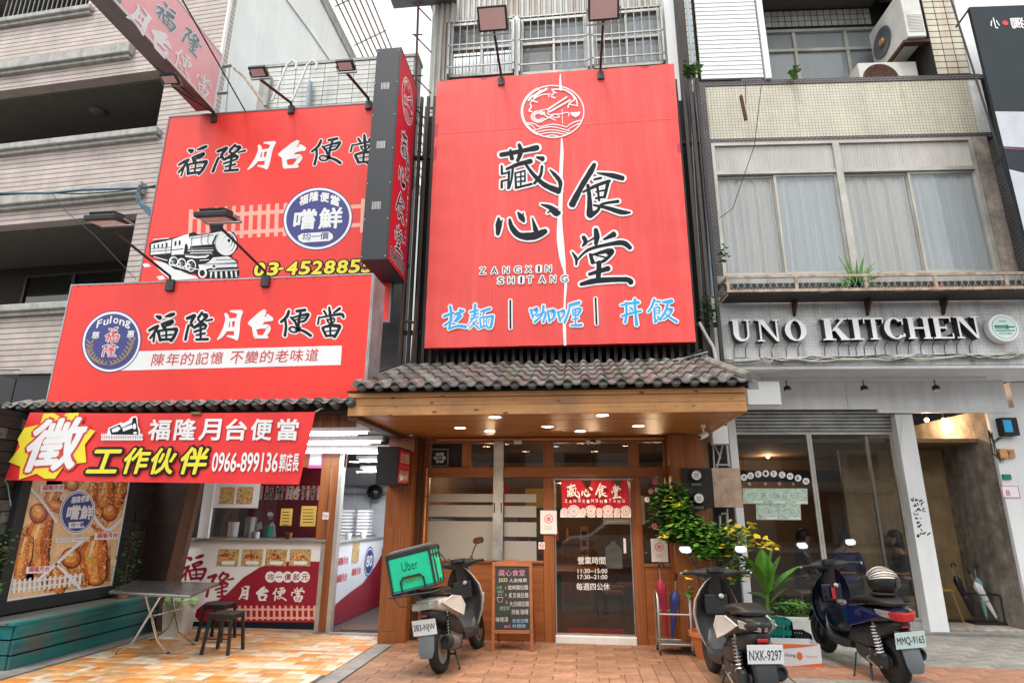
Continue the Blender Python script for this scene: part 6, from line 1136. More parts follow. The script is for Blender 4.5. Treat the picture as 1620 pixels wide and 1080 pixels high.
def bstool(x,y,l_):
 t=thing('black_stool',l_,'stool',(x,y,0),'black stools on the tiled patio');part('seat',MB().box(x-.155,x+.155,y-.155,y+.155,.43,.455),M['seatm'],t,bevel=.01);part('apron',MB().ring(Face((x,y,0),(1,0,0),(0,1,0)),(-.14,.14,-.14,.14),.015,.39,.43),M['black'],t)
 for a_ in(-1,1):
  for c_ in(-1,1):part('leg',MB().hexa([(x+a_*.165+u,y+c_*.165+v,.0)for u,v in((-.016,-.016),(.016,-.016),(.016,.016),(-.016,.016))]+[(x+a_*.13+u,y+c_*.13+v,.43)for u,v in((-.016,-.016),(.016,-.016),(.016,.016),(-.016,.016))]),M['black'],t)
 part('foot_rail',MB().cyl((x-.145,y-.145,.18),(x+.145,y-.145,.18),.008,n=6).cyl((x-.145,y+.145,.18),(x+.145,y+.145,.18),.008,n=6),M['black'],t)
bstool(-4.28,7.5,'square black stool standing in front on the orange tiles');bstool(-4.78,8.18,'square black stool tucked behind the other one against the counter')
BI=thing('waste_bin','grey waste bin lined with a pale green bag under the steel table','bin',(-5.48,8.4,0));q=MB();q.loft([[Vector((-5.48+sx*w_,8.4+sy*w_,z_))for sx,sy in((-1,-1),(1,-1),(1,1),(-1,1))]for z_,w_ in((0,.13),(.44,.17))]);part('bin_body',q,M['cablew'],BI,bevel=.03)
q=MB();rg=[]
for z_,w_ in((.40,.178),(.46,.185),(.50,.16),(.47,.10)):rg.append([Vector((-5.48+math.cos(a)*w_*(1.12+.06*math.sin(a*5)),8.4+math.sin(a)*w_*(1.12+.05*math.cos(a*7)),z_+.015*math.sin(a*6+z_*9)))for a in[2*math.pi*j/24 for j in range(24)]])
q.loft(rg);part('bin_liner',q,mat('bag_pale_green',(.35,.55,.25),.35,var=.2),BI,smooth=True)
def leafcloud(mb,c,r,k,sz,flat=.6,seed=1):
 rnd=random.Random(seed);c=Vector(c)
 for i in range(k):
  d=Vector((rnd.gauss(0,1),rnd.gauss(0,1),rnd.gauss(0,1)));d.normalize();d*=rnd.random()**.4;p=c+Vector((d.x*r[0],d.y*r[1],d.z*r[2]))
  leaf(mb,p,sz*(.7+rnd.random()*.6),rnd)
def leaf(mb,p,s_,rnd,droop=.5):
 az=rnd.random()*6.28;u=Vector((math.cos(az),math.sin(az),-droop*rnd.random()*1.4)).normalized();v=u.cross(Vector((rnd.uniform(-.4,.4),rnd.uniform(-.4,.4),1))).normalized();n_=u.cross(v)
 a,b_,c_=p,p+u*s_*.5+v*s_*.34+n_*s_*.06,p+u*s_*1.05+n_*-.1*s_;d_=p+u*s_*.5-v*s_*.34+n_*s_*.06;e_=p+u*s_*.2+v*s_*.22;f_=p+u*s_*.2-v*s_*.22;m_=p+u*s_*.5-n_*s_*.05
 mb.add([a,e_,b_,c_,d_,f_,m_],[(0,1,6),(1,2,6),(2,3,6),(3,4,6),(4,5,6),(5,0,6)])
def potplant(name,label,p,pr0,ph,pm,clouds,cat='plant',lm='leaf'):
 t=thing(name,label,cat,p);p=Vector(p)
 if pr0:part('pot',MB().lathe(p,(0,0,1),[(pr0*.7,0),(pr0*.95,ph*.85),(pr0*1.08,ph*.86),(pr0*1.08,ph),(pr0*.9,ph),(pr0*.85,ph*.9),(.01,ph*.88)],20),M[pm],t,smooth=True)
 for i,(c,r,k,sz,m_)in enumerate(clouds):
  b=MB();leafcloud(b,c,r,k,sz,seed=i*11+len(label));part('leaves',b,M[m_],t,kind='stuff',fix=False);part('stem',MB().tube([p+Vector((0,0,ph*.8)),(p+Vector(c))/2+Vector((0,0,ph*.3)),Vector(c)],.006,5),M['stem'],t)
 return t
potplant('potted_plant','small dark leafed plant in a red pot at the far end of the teal bench',(-6.2,8.2,.487),.09,.13,'terracotta',[((-6.22,8.2,.9),(.12,.2,.3),90,.05,'leafd'),((-6.25,8.25,1.2),(.1,.15,.2),50,.05,'leafd')])
potplant('wall_shrub','green shrub with small pink flowers at the left edge of the picture',(-6.4,6.2,.34),.1,.2,'teal',[((-6.33,6.3,1.05),(.17,.2,.55),200,.055,'leaf'),((-6.3,6.3,1.1),(.16,.2,.2),14,.05,'flower'),((-6.33,6.25,.75),(.16,.2,.3),90,.06,'leafl')])
# --- left shop counter and kitchen
CT=thing('food_counter','white and maroon front counter of the left shop with a printed picket fence','counter',(-4.8,9.1,0));F8=FY(8.85)
part('counter_box',MB().box(-5.93,-3.7,8.87,9.4,0,1.2),M['galv'],CT);part('printed_panel',MB().fbox(F8,(-5.9,-3.7,.05,1.2),-.018,0),M['white'],CT);part('counter_top',MB().box(-5.95,-3.66,8.80,9.45,1.202,1.235),M['steel'],CT,bevel=.006)
part('edge_trim',MB().fbox(F8,(-3.74,-3.68,0,1.2),.001,.02).fbox(F8,(-5.93,-3.742,0,.045),.001,.02),M['alu'],CT)
P8=Pr(F8,260,760,4.5);b=MB();P8.poly(b,[(300,862),(380,850),(450,800),(560,690),(680,615),(760,590),(880,574),(1118,574),(1095,1015),(260,1015),(200,940)],.0015);part('swoosh_print',b,M['maroon'],CT,fix=False);b=MB();P8.poly(b,[(150,1000),(1090,1008),(1085,1060),(145,1050)],.0018);part('base_print',b,M['ink'],CT,fix=False)
for ch,bx_ in(('福',(110,515,310,715)),('隆',(290,635,500,840))):
 q=MB();A=Aff(F8,FBOX[ch],P8.ab(bx_[0],bx_[1]),P8.ab(bx_[2],bx_[1]),P8.ab(bx_[0],bx_[3]));brush(q,A,FUL[ch],3,.04,.003);part('character',q,M['maroon'],CT,fix=False)
for ch,bx_ in(('月',(525,745,612,848)),('台',(650,748,742,856)),('便',(768,752,875,858)),('當',(898,752,1005,866))):
 q=MB();A=Aff(F8,FBOX[ch],P8.ab(bx_[0],bx_[1]),P8.ab(bx_[2],bx_[1]),P8.ab(bx_[0],bx_[3]));brush(q,A,FUL[ch],5,.04,.003);part('character',q,M['white'],CT,fix=False)
for i,s_ in enumerate(('均','一','價','80','元')):
 cx=755+i*61;b=MB();P8.ell(b,cx,684,37,40,.0022+i*.0001,28);part('price_dot',b,M['white'],CT,fix=False);h=46 if s_!='一' else 7;ctext(P8,s_,cx-22,684+h/2,cx+22,684+h/2,h,.0032,'maroon',CT,bold=.03)
b=MB()
for k in range(16):x=445+k*41;P8.poly(b,[(x,888),(x+17,888),(x+17,992),(x,992)],.0024)
for y_ in(908,968):P8.poly(b,[(430,y_),(1094,y_),(1094,y_+14),(430,y_+14)],.0023)
part('fence_print',b,M['pinkpr'],CT,fix=False,kind='stuff')
for i in range(4):
 x=380+i*171;q=part('menu_photo',MB().fbox(F8,(P8.ab(x,545)[0],P8.ab(x+150,545)[0],P8.ab(x,605)[1],P8.ab(x,486)[1]),.003,.006),FOOD2,CT);b=MB();P8.poly(b,[(x+30,572),(x+122,572),(x+118,596),(x+28,596)],.0065);part('caption',b,M['white'],q,fix=False)
 b=MB();P8.ell(b,x+70,540,50,22,.0064,18);part('dish_print',b,FOOD,q,fix=False)
PQ_=thing('lunch_shop_front','glazed serving front of the left shop with brown posts and a leaning grey post','shopfront',(-4.7,8.8,0))
part('post',MB().fbox(FY(8.82),(-3.83,-3.70,1.24,2.68),-.08,.0),M['woodz'],PQ_);part('post',MB().fbox(FY(8.82),(-3.675,-3.55,0,2.68),-.08,.0),M['woodz'],PQ_);part('door_jamb',MB().fbox(FY(8.80),(-3.548,-3.49,0,2.68),-.1,.02),M['alu'],PQ_)
part('lintel',MB().fbox(FY(8.82),(-5.95,-3.49,2.26,2.7),-.1,-.001),M['woodz'],PQ_);part('glass_pane',MB().frect(FY(8.9),(-5.6,-3.83,1.24,2.26),0),M['glassd'],PQ_,fix=False)
part('leaning_post',MB().hexa([(-5.89,8.5,0),(-5.72,8.5,0),(-5.72,8.6,0),(-5.89,8.6,0),(-5.60,8.5,2.75),(-5.43,8.5,2.75),(-5.43,8.6,2.75),(-5.60,8.6,2.75)]),M['beamdk'],PQ_);part('white_jamb',MB().fbox(FY(8.84),(-5.66,-5.5,1.24,2.26),-.05,0),M['whitep'],PQ_)
# sheets on and behind the glass
FGl=FY(8.885)
t=thing('menu_sheet','white sheet with two dish photos stuck at the top of the serving window','menu',FGl.w(*FGl.px(334,803),0));r_=FGl.rc(334,750,411,803);part('sheet',MB().fbox(FGl,r_,0,.004),M['paperw'],t)
for x0,x1 in((348,371),(375,400)):part('dish_photo',MB().fbox(FGl,FGl.rc(x0,770,x1,797),.0045,.007),FOOD2,t)
for(x0,y0,x1,y1,m_,l_,cat_)in((444,804,462,831,'papery','small yellow round notice stuck on the serving window','notice'),(476,800,500,832,'papery','orange handwritten notice stuck at the right of the serving window','notice')):
 t=thing('window_notice',l_,cat_,FGl.w(*FGl.px(x0,y1),0));part('sheet',MB().fbox(FGl,FGl.rc(x0,y0,x1,y1),0,.004),M[m_],t);b=MB()
 for k in range(5):b.fbox(FGl,FGl.rc(x0+3,y0+5+k*5,x1-4,y0+6.2+k*5),.0045,.005)
 part('handwriting',b,M['ink'],t,kind='stuff')
t=thing('wall_notice','pink framed notice on the brown lintel right of the banner','notice',FY(8.815).w(*FY(8.815).px(487,738),0));part('frame',MB().fbox(FY(8.815),FY(8.815).rc(489,705,511,740),0,.006),M['paperp'],t);part('sheet',MB().fbox(FY(8.815),FY(8.815).rc(491,708,509,735),.0065,.009),M['paperw'],t)
nosmoke(FY(8.818),510.5,810,520,821,.001,'small no smoking sticker on the brown post of the serving window')
KB=thing('maroon_wall_panel','maroon printed wall panel with a picket fence behind the serving window','panel',(-4.5,9.9,1.2));FK=FY(9.9);r_=FK.rc(392,757,512,860);part('panel',MB().fbox(FK,(r_[0],r_[1]+.1,1.0,2.6),-.03,0),M['maroonw'],KB)
b=MB()
for k in range(16):b.fbox(FK,(r_[0]+k*.09,r_[0]+.045+k*.09,FK.px(450,790)[1],FK.px(450,768)[1]),.001,.003)
part('fence_print',b,M['pinkpr'],KB,kind='stuff')
six(FK,{'福':(420,768,435,790),'隆':(436,768,452,790),'月':(453,768,464,790),'台':(464,768,476,790),'便':(477,768,489,790),'當':(490,768,502,790)},.004,KB)
b=MB();b.add([],[]);PK=Pr(FK,260,760,4.5)
for m_,pts in(('kitchenw',[(740,400),(745,320),(770,290),(790,320),(795,400)]),('kitchenw',[(610,330),(690,290),(700,340),(612,370)]),('inkgrey',[(740,270),(758,282),(770,270),(768,250),(740,250)]),('white',[(733,250),(735,228),(755,220),(774,230),(776,250)])):
 b=MB();PK.poly(b,pts,.004);part('figure_print',b,M[m_],KB,fix=False)
solo('dark_infill',MB().box(-6.48,-5.94,8.86,8.95,0,2.7),M['brickd'],'dark infill wall between the clad side wall and the front counter','wall')
KT=thing('kitchen','bright white panelled kitchen behind the open door of the left shop','room',(-4.2,10.5,0))
part('floor',MB().box(-5.95,-2.66,8.9,13,.006,.03),M['roomfl'],KT);part('ceiling',MB().box(-5.95,-2.62,6.8,13,3.0,3.04),M['whitep'],KT)
for k in range(11):part('wall_panel',MB().box(-6.3+k*.345,-5.96+k*.345,12.3+jit(.003),12.34,.03,3.0),M['kitchenw'],KT,bevel=.006)
part('side_wall',MB().box(-2.68,-2.66,8.72,12.3,.03,3.0),M['kitchenw'],KT);part('side_wall',MB().box(-6.35,-6.3,9.4,12.3,.03,3.0),M['roomd'],KT);part('door_mat',MB().box(-3.4,-2.7,8.95,9.35,.031,.04),M['rust'],KT)
part('threshold',MB().box(-3.7,-2.66,8.7,8.84,.0,.03),M['steel'],KT)
part('dark_soffit',MB().box(-5.9,-2.7,10.8,12.2,2.50,2.7),M['roomd'],KT)
for k,(y,xa,xb,py_)in enumerate(((7.15,-4.1,-2.75,668),(7.7,-4.3,-2.72,682),(8.2,-4.3,-2.7,697),(8.55,-4.3,-2.72,711),(9.3,-3.6,-2.75,712),(9.9,-3.7,-2.75,726),(10.4,-3.8,-2.75,742))):
 z_=P(560,py_,Y=y).z
 t=thing('fluorescent_light',['first fluorescent batten under the left shop canopy','second fluorescent batten under the left shop canopy','third fluorescent batten under the left shop canopy','fluorescent batten right above the open kitchen door','nearest fluorescent batten inside the kitchen','middle fluorescent batten inside the kitchen','farthest fluorescent batten inside the kitchen'][k],'lamp',(-3.5,y,z_+.0),'fluorescent battens of the left shop')
 part('batten',MB().box(xa,xb,y-.05,y+.05,z_,z_+.06),M['whitep'],t,bevel=.006);part('tube',MB().cyl((xa+.05,y,z_-.02),(xb-.05,y,z_-.02),.016,n=8),M['tubel'],t)
 ld=bpy.data.lights.new('tube_beam','AREA');ld.shape='RECTANGLE';ld.size=1.2;ld.size_y=.05;ld.energy=(5,6,5,1.5,12,14,14)[k];ld.color=(.93,.97,1);lo=bpy.data.objects.new('tube_beam',ld);COL.objects.link(lo);lo.location=((xa+xb)/2,y,z_-.045);lo.visible_camera=True
cam(P(548,678,Z=2.78),'small white security camera below the fluorescent battens of the left shop',-.5)
ORD='lowest second third fourth fifth sixth seventh eighth ninth tenth eleventh twelfth'.split()
SC_=thing('side_counter','white and dark maroon side counter running back into the left shop','counter',(-3.8,10,0));F9=FX(-3.60);part('body',MB().box(-4.2,-3.615,8.92,11.3,0,1.16),M['galv'],SC_);part('printed_panel',MB().fbox(F9,(8.92,11.3,.04,1.16),-.014,0),M['kitchenw'],SC_);part('top',MB().box(-4.25,-3.58,8.88,11.35,1.162,1.195),M['steel'],SC_,bevel=.005)
b=MB();pts=[(8.92,.04),(11.3,.04),(11.3,.95),(10.9,.72),(10.3,.5),(9.7,.42),(9.2,.33),(8.92,.12)];b.poly(F9,pts,.002);part('swoosh_print',b,M['maroon'],SC_,fix=False)
for k_,m_,n in((1,'navy',.003),(.9,'white',.004),(.82,'navy',.005)):b=MB();b.poly(F9,[(10.55+.24*k_*math.cos(a),.82+.24*k_*math.sin(a))for a in[2*math.pi*i/30 for i in range(30)]],n);part('badge',b,M[m_],SC_,fix=False)
b=MB();ttext(b,F9,'80',(10.4,.74),(10.7,.74),(10.4,.92),.006,bold=.04);part('lettering',b,M['white'],SC_,fix=False)
for y_,z_ in((9.15,.86),(9.15,.62),(9.75,.66)):b=MB();ttext(b,F9,'福隆月台',(y_,z_),(y_+.42,z_),(y_,z_+.11),.003,bold=.04);part('lettering',b,M['redink'],SC_,fix=False)
part('menu_card',MB().fbox(F9,(9.72,10.02,.86,1.2),.004,.008),FOOD2,SC_)
for i,(x,y,z_,r0,h,m_,l_)in enumerate(((-3.75,9.9,1.197,.055,.1,'paperw','white paper cup standing on the side counter'),(-3.75,10.6,1.197,.06,.1,'paperw','white tub at the far end of the side counter'),(-4.3,8.95,1.236,.05,.09,'terracotta','orange jar standing on the front counter top'))):solo('cup',MB().lathe((x,y,z_),(0,0,1),[(r0*.8,0),(r0,h),(r0*1.03,h),(r0*.9,h-.01)],14),M[m_],l_,'cup',smooth=True)
for i,(x0,y0,z0,w_,h_,m_,l_)in enumerate(((-5.35,9.75,1.236,.1,.3,'steel','tall steel pot behind the serving window'),(-5.05,9.78,1.236,.07,.16,'crateg','green tub behind the serving window'),(-4.9,9.1,1.236,.06,.09,'paperw','white tub behind the serving window'),(-5.55,9.6,1.236,.08,.22,'paperw','white jug at the left behind the serving window'),(-3.95,11.5,1.0,.11,.22,'steel','steel pot at the right end of the back counter'))):solo('container',MB().lathe((x0,y0,z0),(0,0,1),[(w_*.95,0),(w_,h_*.9),(w_*1.05,h_),(w_*.9,h_),(.01,h_*.98)],18),M[m_],l_,'container',smooth=True)
t=thing('wall_shelf','steel wall shelf with jars above the foam lunch boxes','shelf',(-4.3,12.1,2.1));part('board',MB().box(-5.2,-3.6,12.0,12.28,2.12,2.14),M['steel'],t)
RC=thing('back_counter','steel back counter in the kitchen under the stacked lunch boxes','counter',(-4.4,11.5,.03));part('top',MB().box(-5.3,-3.3,11.2,11.8,.98,1.02),M['steel'],RC);part('body',MB().box(-5.25,-3.35,11.22,11.8,.03,.98),M['dark'],RC)
for s_,(xx,lab)in enumerate(((-4.62,'left'),(-4.36,'middle'),(-4.02,'right'))):
 for k in range(11 if s_ else 12):solo('lunch_box',MB().loft([[Vector((xx+sx*w_,11.4+sy*w_,1.022+k*.058+z_))for sx,sy in((-1,-1),(1,-1),(1,1),(-1,1))]for z_,w_ in((0,.095),(.026,.118),(.030,.118),(.055,.1))]),M['paperw'],f'{"lowest" if k == 0 else "topmost" if k == 10+(s_ == 0) else ORD[k]+" from the bottom"} white foam lunch box in the {lab} kitchen stack','box',f'foam lunch boxes in the {lab} stack')
HR=thing('hanging_rail','thin steel rail on the kitchen back wall with a helmet and coat hanging from it','rail',(-4,12.1,1.9));part('rail',MB().cyl((-5.2,12.15,1.98),(-3.2,12.15,1.98),.012,n=6),M['steel'],HR)
hp=P(593,778,Y=12.0);t=thing('hanging_helmet','black open face helmet hanging on the kitchen wall rail','helmet',hp-Vector((0,0,.15)));part('shell',MB().sphere(hp,.16,16,(1,1,.95)),M['black'],t,smooth=True);part('strap',MB().tube([hp+Vector((-.05,-.1,-.1)),hp+Vector((-.04,-.1,-.3))],.01,5),M['black'],t);part('visor',MB().sphere(hp+Vector((.03,-.05,0)),.15,14,(1,1,.6)),M['glassd'],t,smooth=True)
t=thing('hanging_coat','black coat hanging at the right end of the kitchen rail','coat',(-3.55,12.0,.9));q=MB();q.loft([[Vector((-3.55+math.cos(a)*w_*(1+.08*math.sin(5*a)),12.05+math.sin(a)*.08,z_))for a in[2*math.pi*j/20 for j in range(20)]]for z_,w_ in((.9,.2),(1.3,.19),(1.7,.2),(1.85,.16),(1.93,.05))]);part('cloth',q,M['shirtdk'],t,smooth=True)
# --- right building
t_=R(3.44);RF=Face((2.05,8.75,0),(math.cos(t_),math.sin(t_),0))
RB=thing('kitchen_building','right building with cream mosaic band, curtained windows and a white serif letter fascia','building',(4.5,9.5,0))
rp=lambda nm,r,n0,n1,m_,par=None,**k:part(nm,MB().fbox(RF,r,n0,n1),M[m_],par or RB,**k)
rr=lambda*a,n=0:RF.rc(*a,n=n)
zz=lambda x,y,n=0:RF.px(x,y,n)[1]
xx=lambda x,y,n=0:RF.px(x,y,n)[0]
A0,A1=xx(1112,300),xx(1562,330);AE=xx(1600,330);AM=xx(1131,300)
zB1,zB0=zz(1330,124),zz(1330,222.5)
rp('mosaic_band',(AM-.0,A1+.15,zB0+.08,zB1-.09),-.25,0,'bandtile');rp('mosaic_trim',(A0,AE,zB1-.088,zB1),-.25,.012,'darktile');rp('mosaic_trim',(A0,AE,zB0,zB0+.078),-.25,.012,'darktile')
rp('mosaic_column',(A0,AM-.002,zz(1131,470),zB0-.002),-.25,.012,'darktile');rp('mosaic_column',(A0,AM-.002,zB0+.08,zB1-.09),-.25,.012,'darktile');rp('dark_reveal',(A0-.17,A0-.002,3.6,zB1+2),-.3,-.02,'slat')
rp('mosaic_column',(A1+.152,AE,zB0+.08,zB1-.09),-.25,0,'fasctile');rp('concrete_column',(A1+.0,A1+.22,zz(1560,440),zB0-.002),-.25,.02,'pillar_c')
rp('wall_core',(A0,AE+.4,zz(1360,440)-.1,12),-1.9,-1.5,'dark')
# window band
W0,W1,V0,V1=AM+.0,A1-.01,zz(1360,436),zB0-.004
WB=thing('window_band','wide aluminium window band with ribbed glass above and white curtains behind','window',RF.w((W0+W1)/2,V0,0))
part('outer_frame',MB().ring(RF,(W0,W1,V0,V1),.05,-.08,.02),M['alu'],WB)
vt=zz(1360,269.5);am=xx(1337,332);rp('transom',(W0+.05,W1-.05,vt-.03,vt+.03),-.06,.015,'alu',WB);rp('centre_mullion',(am-.05,am+.05,V0+.05,V1-.05),-.07,.03,'alu',WB)
for a_,c_ in((W0+.05,am-.05),(am+.05,W1-.05)):
 rp('ribbed_pane',(a_,c_,vt+.03,V1-.05),-.03,-.02,'ribbed',WB)
 q=MB();k=0
 while a_+k*.045<c_-.03:q.fbox(RF,(a_+k*.045+.012,a_+k*.045+.028,vt+.032,V1-.052),-.0195,-.012);k+=1
 part('glass_rib',q,M['ribbed'],WB,kind='stuff')
ms=(xx(1232,332),xx(1449,332))
for(a_,mm,c_)in((W0+.05,ms[0],am-.05),(am+.05,ms[1],W1-.05)):
 for j,(u0,u1)in enumerate(((a_,mm),(mm,c_))):
  n_=-.05 if j==0 else-.02;sf=part('sash',MB().ring(RF,(u0-.01,u1+.01,V0+.05,vt-.032),.035,n_-.03,n_),M['alu'],WB);part('pane',MB().frect(RF,(u0+.02,u1-.02,V0+.08,vt-.06),n_-.015),M['glassw' if j==0 else 'glassf'],sf,fix=False)  # white haze in both panes lifts the brightness of the curtains behind
  q=MB();k=40;vs=[]
  for i in range(k+1):
   u=u0-.05+(u1-u0+.1)*i/k;d=-.13+.028*math.sin(i*1.9+j)+.02*math.sin(i*.7+j);vs+=[RF.w(u,V0+.02,d+.01*math.sin(i*3.1)),RF.w(u,vt,d)]
  q.add(vs,[(2*i,2*i+2,2*i+3,2*i+1)for i in range(k)]);part('curtain',q,M['curtain'],WB,smooth=True,fix=False)
rp('room_back',(W0,W1,V0-.1,V1),-1.0,-.98,'roomw',WB);rp('window_board',(A0,AE,V0-.12,V0-.002),-.3,.05,'concrete_l')
# plant rack under the windows
RK_=thing('plant_rack','rusty white iron plant rack running under the curtained windows','rack',RF.w(A0+2,V0-.3,.2));n_=.42
x0_,x1_=xx(1150,450,n_),xx(1700,445,n_);zt_,zb_=zz(1380,434.5,n_),zz(1380,457,n_)
for nm,z_ in(('top_rail',zt_),('bottom_rail',zb_)):part(nm,MB().fbox(RF,(x0_,x1_,z_-.022,z_+.018),n_-.03,n_),M['rustl'],RK_)
part('side_rail',MB().fbox(RF,(x0_,x0_+.03,zt_-.02,zt_+.016),0,n_-.031).fbox(RF,(x0_,x0_+.03,zb_-.02,zb_+.016),0,n_-.031),M['rustl'],RK_)
k=0;a_=x0_+.02
while a_<x1_:part('rack_post',MB().fbox(RF,(a_-.02,a_+.02,zb_+.018,zt_-.022),n_-.025,n_-.005),M['rustl'],RK_);a_+=.95
q=MB();a_=x0_+.03
while a_<x1_-.1:
 for s_ in(0,1):q.tube([RF.w(a_+.07*(1-s_),zb_+.01,n_-.012),RF.w(a_+.02+.03*s_,(zb_+zt_)/2,n_-.012),RF.w(a_+.07*s_,zt_-.01,n_-.012)],.003,4)
 a_+=.09
a_=x0_
while a_<x1_:q.cyl(RF.w(a_,zb_-.01,.0),RF.w(a_,zb_-.01,n_),.004,n=4);a_+=.06
part('rack_floor',MB().fbox(RF,(x0_+.03,x1_,zb_-.045,zb_-.03),.01,n_-.035),M['slat'],RK_);part('wire_mesh',q,M['galv'],RK_,kind='stuff')
for x_ in(1253,1368,1487):a_=xx(x_,475);part('rack_bracket',MB().hexa([RF.w(a_-.015,zb_-.26,.0),RF.w(a_+.015,zb_-.26,.0),RF.w(a_+.015,zb_-.25,.03),RF.w(a_-.015,zb_-.25,.03),RF.w(a_-.015,zb_-.03,.0),RF.w(a_+.015,zb_-.03,.0),RF.w(a_+.015,zb_-.03,.2),RF.w(a_-.015,zb_-.03,.2)]),M['rust'],RK_)
# fascia with letters
ZF0,ZF1=zz(1380,577),zz(1380,463);rp('fascia',(A0-.02,xx(1640,520)+.3,ZF0,ZF1),-.3,.0,'fasctile')
LS=thing('letter_sign','raised white serif letters with black sides spelling UNO KITCHEN on the mosaic fascia','sign',RF.w(xx(1158,540),zz(1158,540),.1))
def serif(ch):
 s=.24;t=.085;o=[]
 def bx(x0,x1,y0,y1):o.append([(x0,y0),(x1,y0),(x1,y1),(x0,y1)])
 def sf(cx,y,w=.2):bx(cx-w,cx+w,y-(0 if y<.5 else t*.7),y+(t*.7 if y<.5 else 0))
 def arc(cx,cy,ro,ri,a0,a1,sx=1,w0=None):
  k=14
  for i in range(k):
   p=[R(a0+(a1-a0)*(i+j)/k)for j in(0,1)]
   def th(a):return ri if w0 is None else ri
   q=[(cx+sx*ro*math.cos(p[0]),cy+.5*math.sin(p[0])),(cx+sx*ro*math.cos(p[1]),cy+.5*math.sin(p[1])),(cx+sx*(ro-s)*math.cos(p[1]),cy+.44*math.sin(p[1])),(cx+sx*(ro-s)*math.cos(p[0]),cy+.44*math.sin(p[0]))];o.append(q)
 if ch=='U':
  bx(.10,.33,.3,1);bx(.68,.76,.3,1);sf(.22,1);sf(.72,1,.16)
  k=10
  for i in range(k):
   p=[math.pi+math.pi*(i+j)/k for j in(0,1)];o.append([(.44+.32*math.cos(p[0]),.32+.32*math.sin(p[0])),(.44+.32*math.cos(p[1]),.32+.32*math.sin(p[1])),(.5+.18*math.cos(p[1]),.32+.22*math.sin(p[1])),(.5+.18*math.cos(p[0]),.32+.22*math.sin(p[0]))])
 if ch=='N':bx(.13,.2,0,.95);bx(.78,.85,0,1);o.append([(.08,1),(.33,1),(.85,0),(.76,0)][:4]);sf(.165,0,.14);sf(.81,1,.15);bx(.0,.2,.95,1)
 if ch in 'OC':
  arc(.5,.5,.46,.26,0 if ch=='O' else 42,360 if ch=='O' else 318)
  if ch=='C':bx(.80,.86,.66,.96);bx(.80,.88,.1,.26)
 if ch=='K':bx(.12,.36,0,1);sf(.25,0,.23);sf(.25,1,.21);o.append([(.35,.42),(.44,.42),(.86,.96),(.76,.96)]);o.append([(.42,.56),(.58,.62),(.95,.02),(.68,.02)]);sf(.82,0,.17);sf(.8,1,.15)
 if ch=='I':bx(.3,.7,0,1);sf(.5,0,.46);sf(.5,1,.46)
 if ch=='T':bx(.4,.6,0,1);sf(.5,0,.22);bx(.05,.95,.93,1);bx(.05,.1,.74,.93);bx(.9,.95,.74,.93)
 if ch=='H':bx(.1,.3,0,1);bx(.7,.9,0,1);bx(.3,.7,.46,.54);[sf(c,y,.17)for c in(.2,.8)for y in(0,1)]
 if ch=='E':bx(.15,.36,0,1);sf(.25,0,.2);sf(.25,1,.2);bx(.36,.85,.93,1);bx(.36,.88,0,.07);bx(.36,.64,.46,.54);bx(.8,.85,.76,.93);bx(.83,.88,.07,.24);bx(.6,.64,.38,.62)
 return o
for ch,x0,x1,yb in(('U',1159,1195,540),('N',1199,1238,540),('O',1243,1279,539.5),('K',1303,1345,538),('I',1347,1368,537.5),('T',1369,1402,537),('C',1401,1437,536.5),('H',1438,1476,536),('E',1477,1514,535.5),('N',1515,1555,535)):
 a0_,z0_=RF.px(x0-1,yb,.15);a1_=RF.px(x1+1,yb,.15)[0];z1_=RF.px(x0,yb-33.5,.13)[1];f_=lambda x,y:(a0_+(a1_-a0_)*x,z0_+(z1_-z0_)*y)
 q,q2=MB(),MB()
 for j,pl in enumerate(serif(ch)):pp=[f_(*p)for p in pl];q.poly(RF,pp,.150+j*.0001,.12);q2.poly(RF,pp,.154+j*.0001,.003)
 lt=part('letter',q,M['black'],LS);part('letter_face',q2,M['white'],lt)
 for u in(.25,.75):part('letter_wire',MB().tube([RF.w(a0_+(a1_-a0_)*u,z0_,.07),RF.w(a0_+(a1_-a0_)*u-.03,z0_-.07,.02),RF.w(a0_+(a1_-a0_)*u-.03,z0_-.2,.01)],.005,4),M['cable'],LS)
c_=RF.w(*RF.px(1588,518.5,.16),0);t=thing('round_light_box','round white light box with a green fork emblem right of the serif letters','sign',c_)
part('drum',MB().lathe(c_,RF.nx,[(.2,.06),(.2,.16),(.19,.165)],30),M['whitep'],t,smooth=True);RO=Face(c_,RF.ax)
def disc(nm,r,n,m_):part(nm,MB().poly(RO,[(r*math.cos(i*math.pi/16),r*math.sin(i*math.pi/16))for i in range(32)],n),M[m_],t,fix=False)
disc('face',.188,.167,'white');disc('ring',.165,.169,'crateg');disc('ground',.158,.1695,'plateg')
part('fork_emblem',MB().fbox(RO,(-.13,.02,.005,.035),.17,.172).fbox(RO,(-.13,.02,-.015,-.003),.17,.172).fbox(RO,(.02,.06,-.02,.04),.17,.172).fbox(RO,(.06,.14,.0,.02),.17,.172).fbox(RO,(-.13,.13,-.05,-.035),.17,.172),M['crateg'],t)
for s_,z_ in(('UNO',.08),('KITCHEN',-.1)):b=MB();w_=.05 if s_=='UNO' else.085;ttext(b,RO,s_,(-w_,z_),(w_,z_),(-w_,z_+.03),.171,bold=.02);part('lettering',b,M['crateg'],t,fix=False)
t=thing('conduit_run','dirty white conduit with tangled cables along the bottom of the mosaic fascia','conduit',RF.w(A0,ZF0,.05))
part('pipe',MB().tube([RF.w(*RF.px(x,y,.05),.05)for x,y in((1150,572),(1250,567),(1400,564),(1640,560))],.025,8),M['cablew'],t,smooth=True)
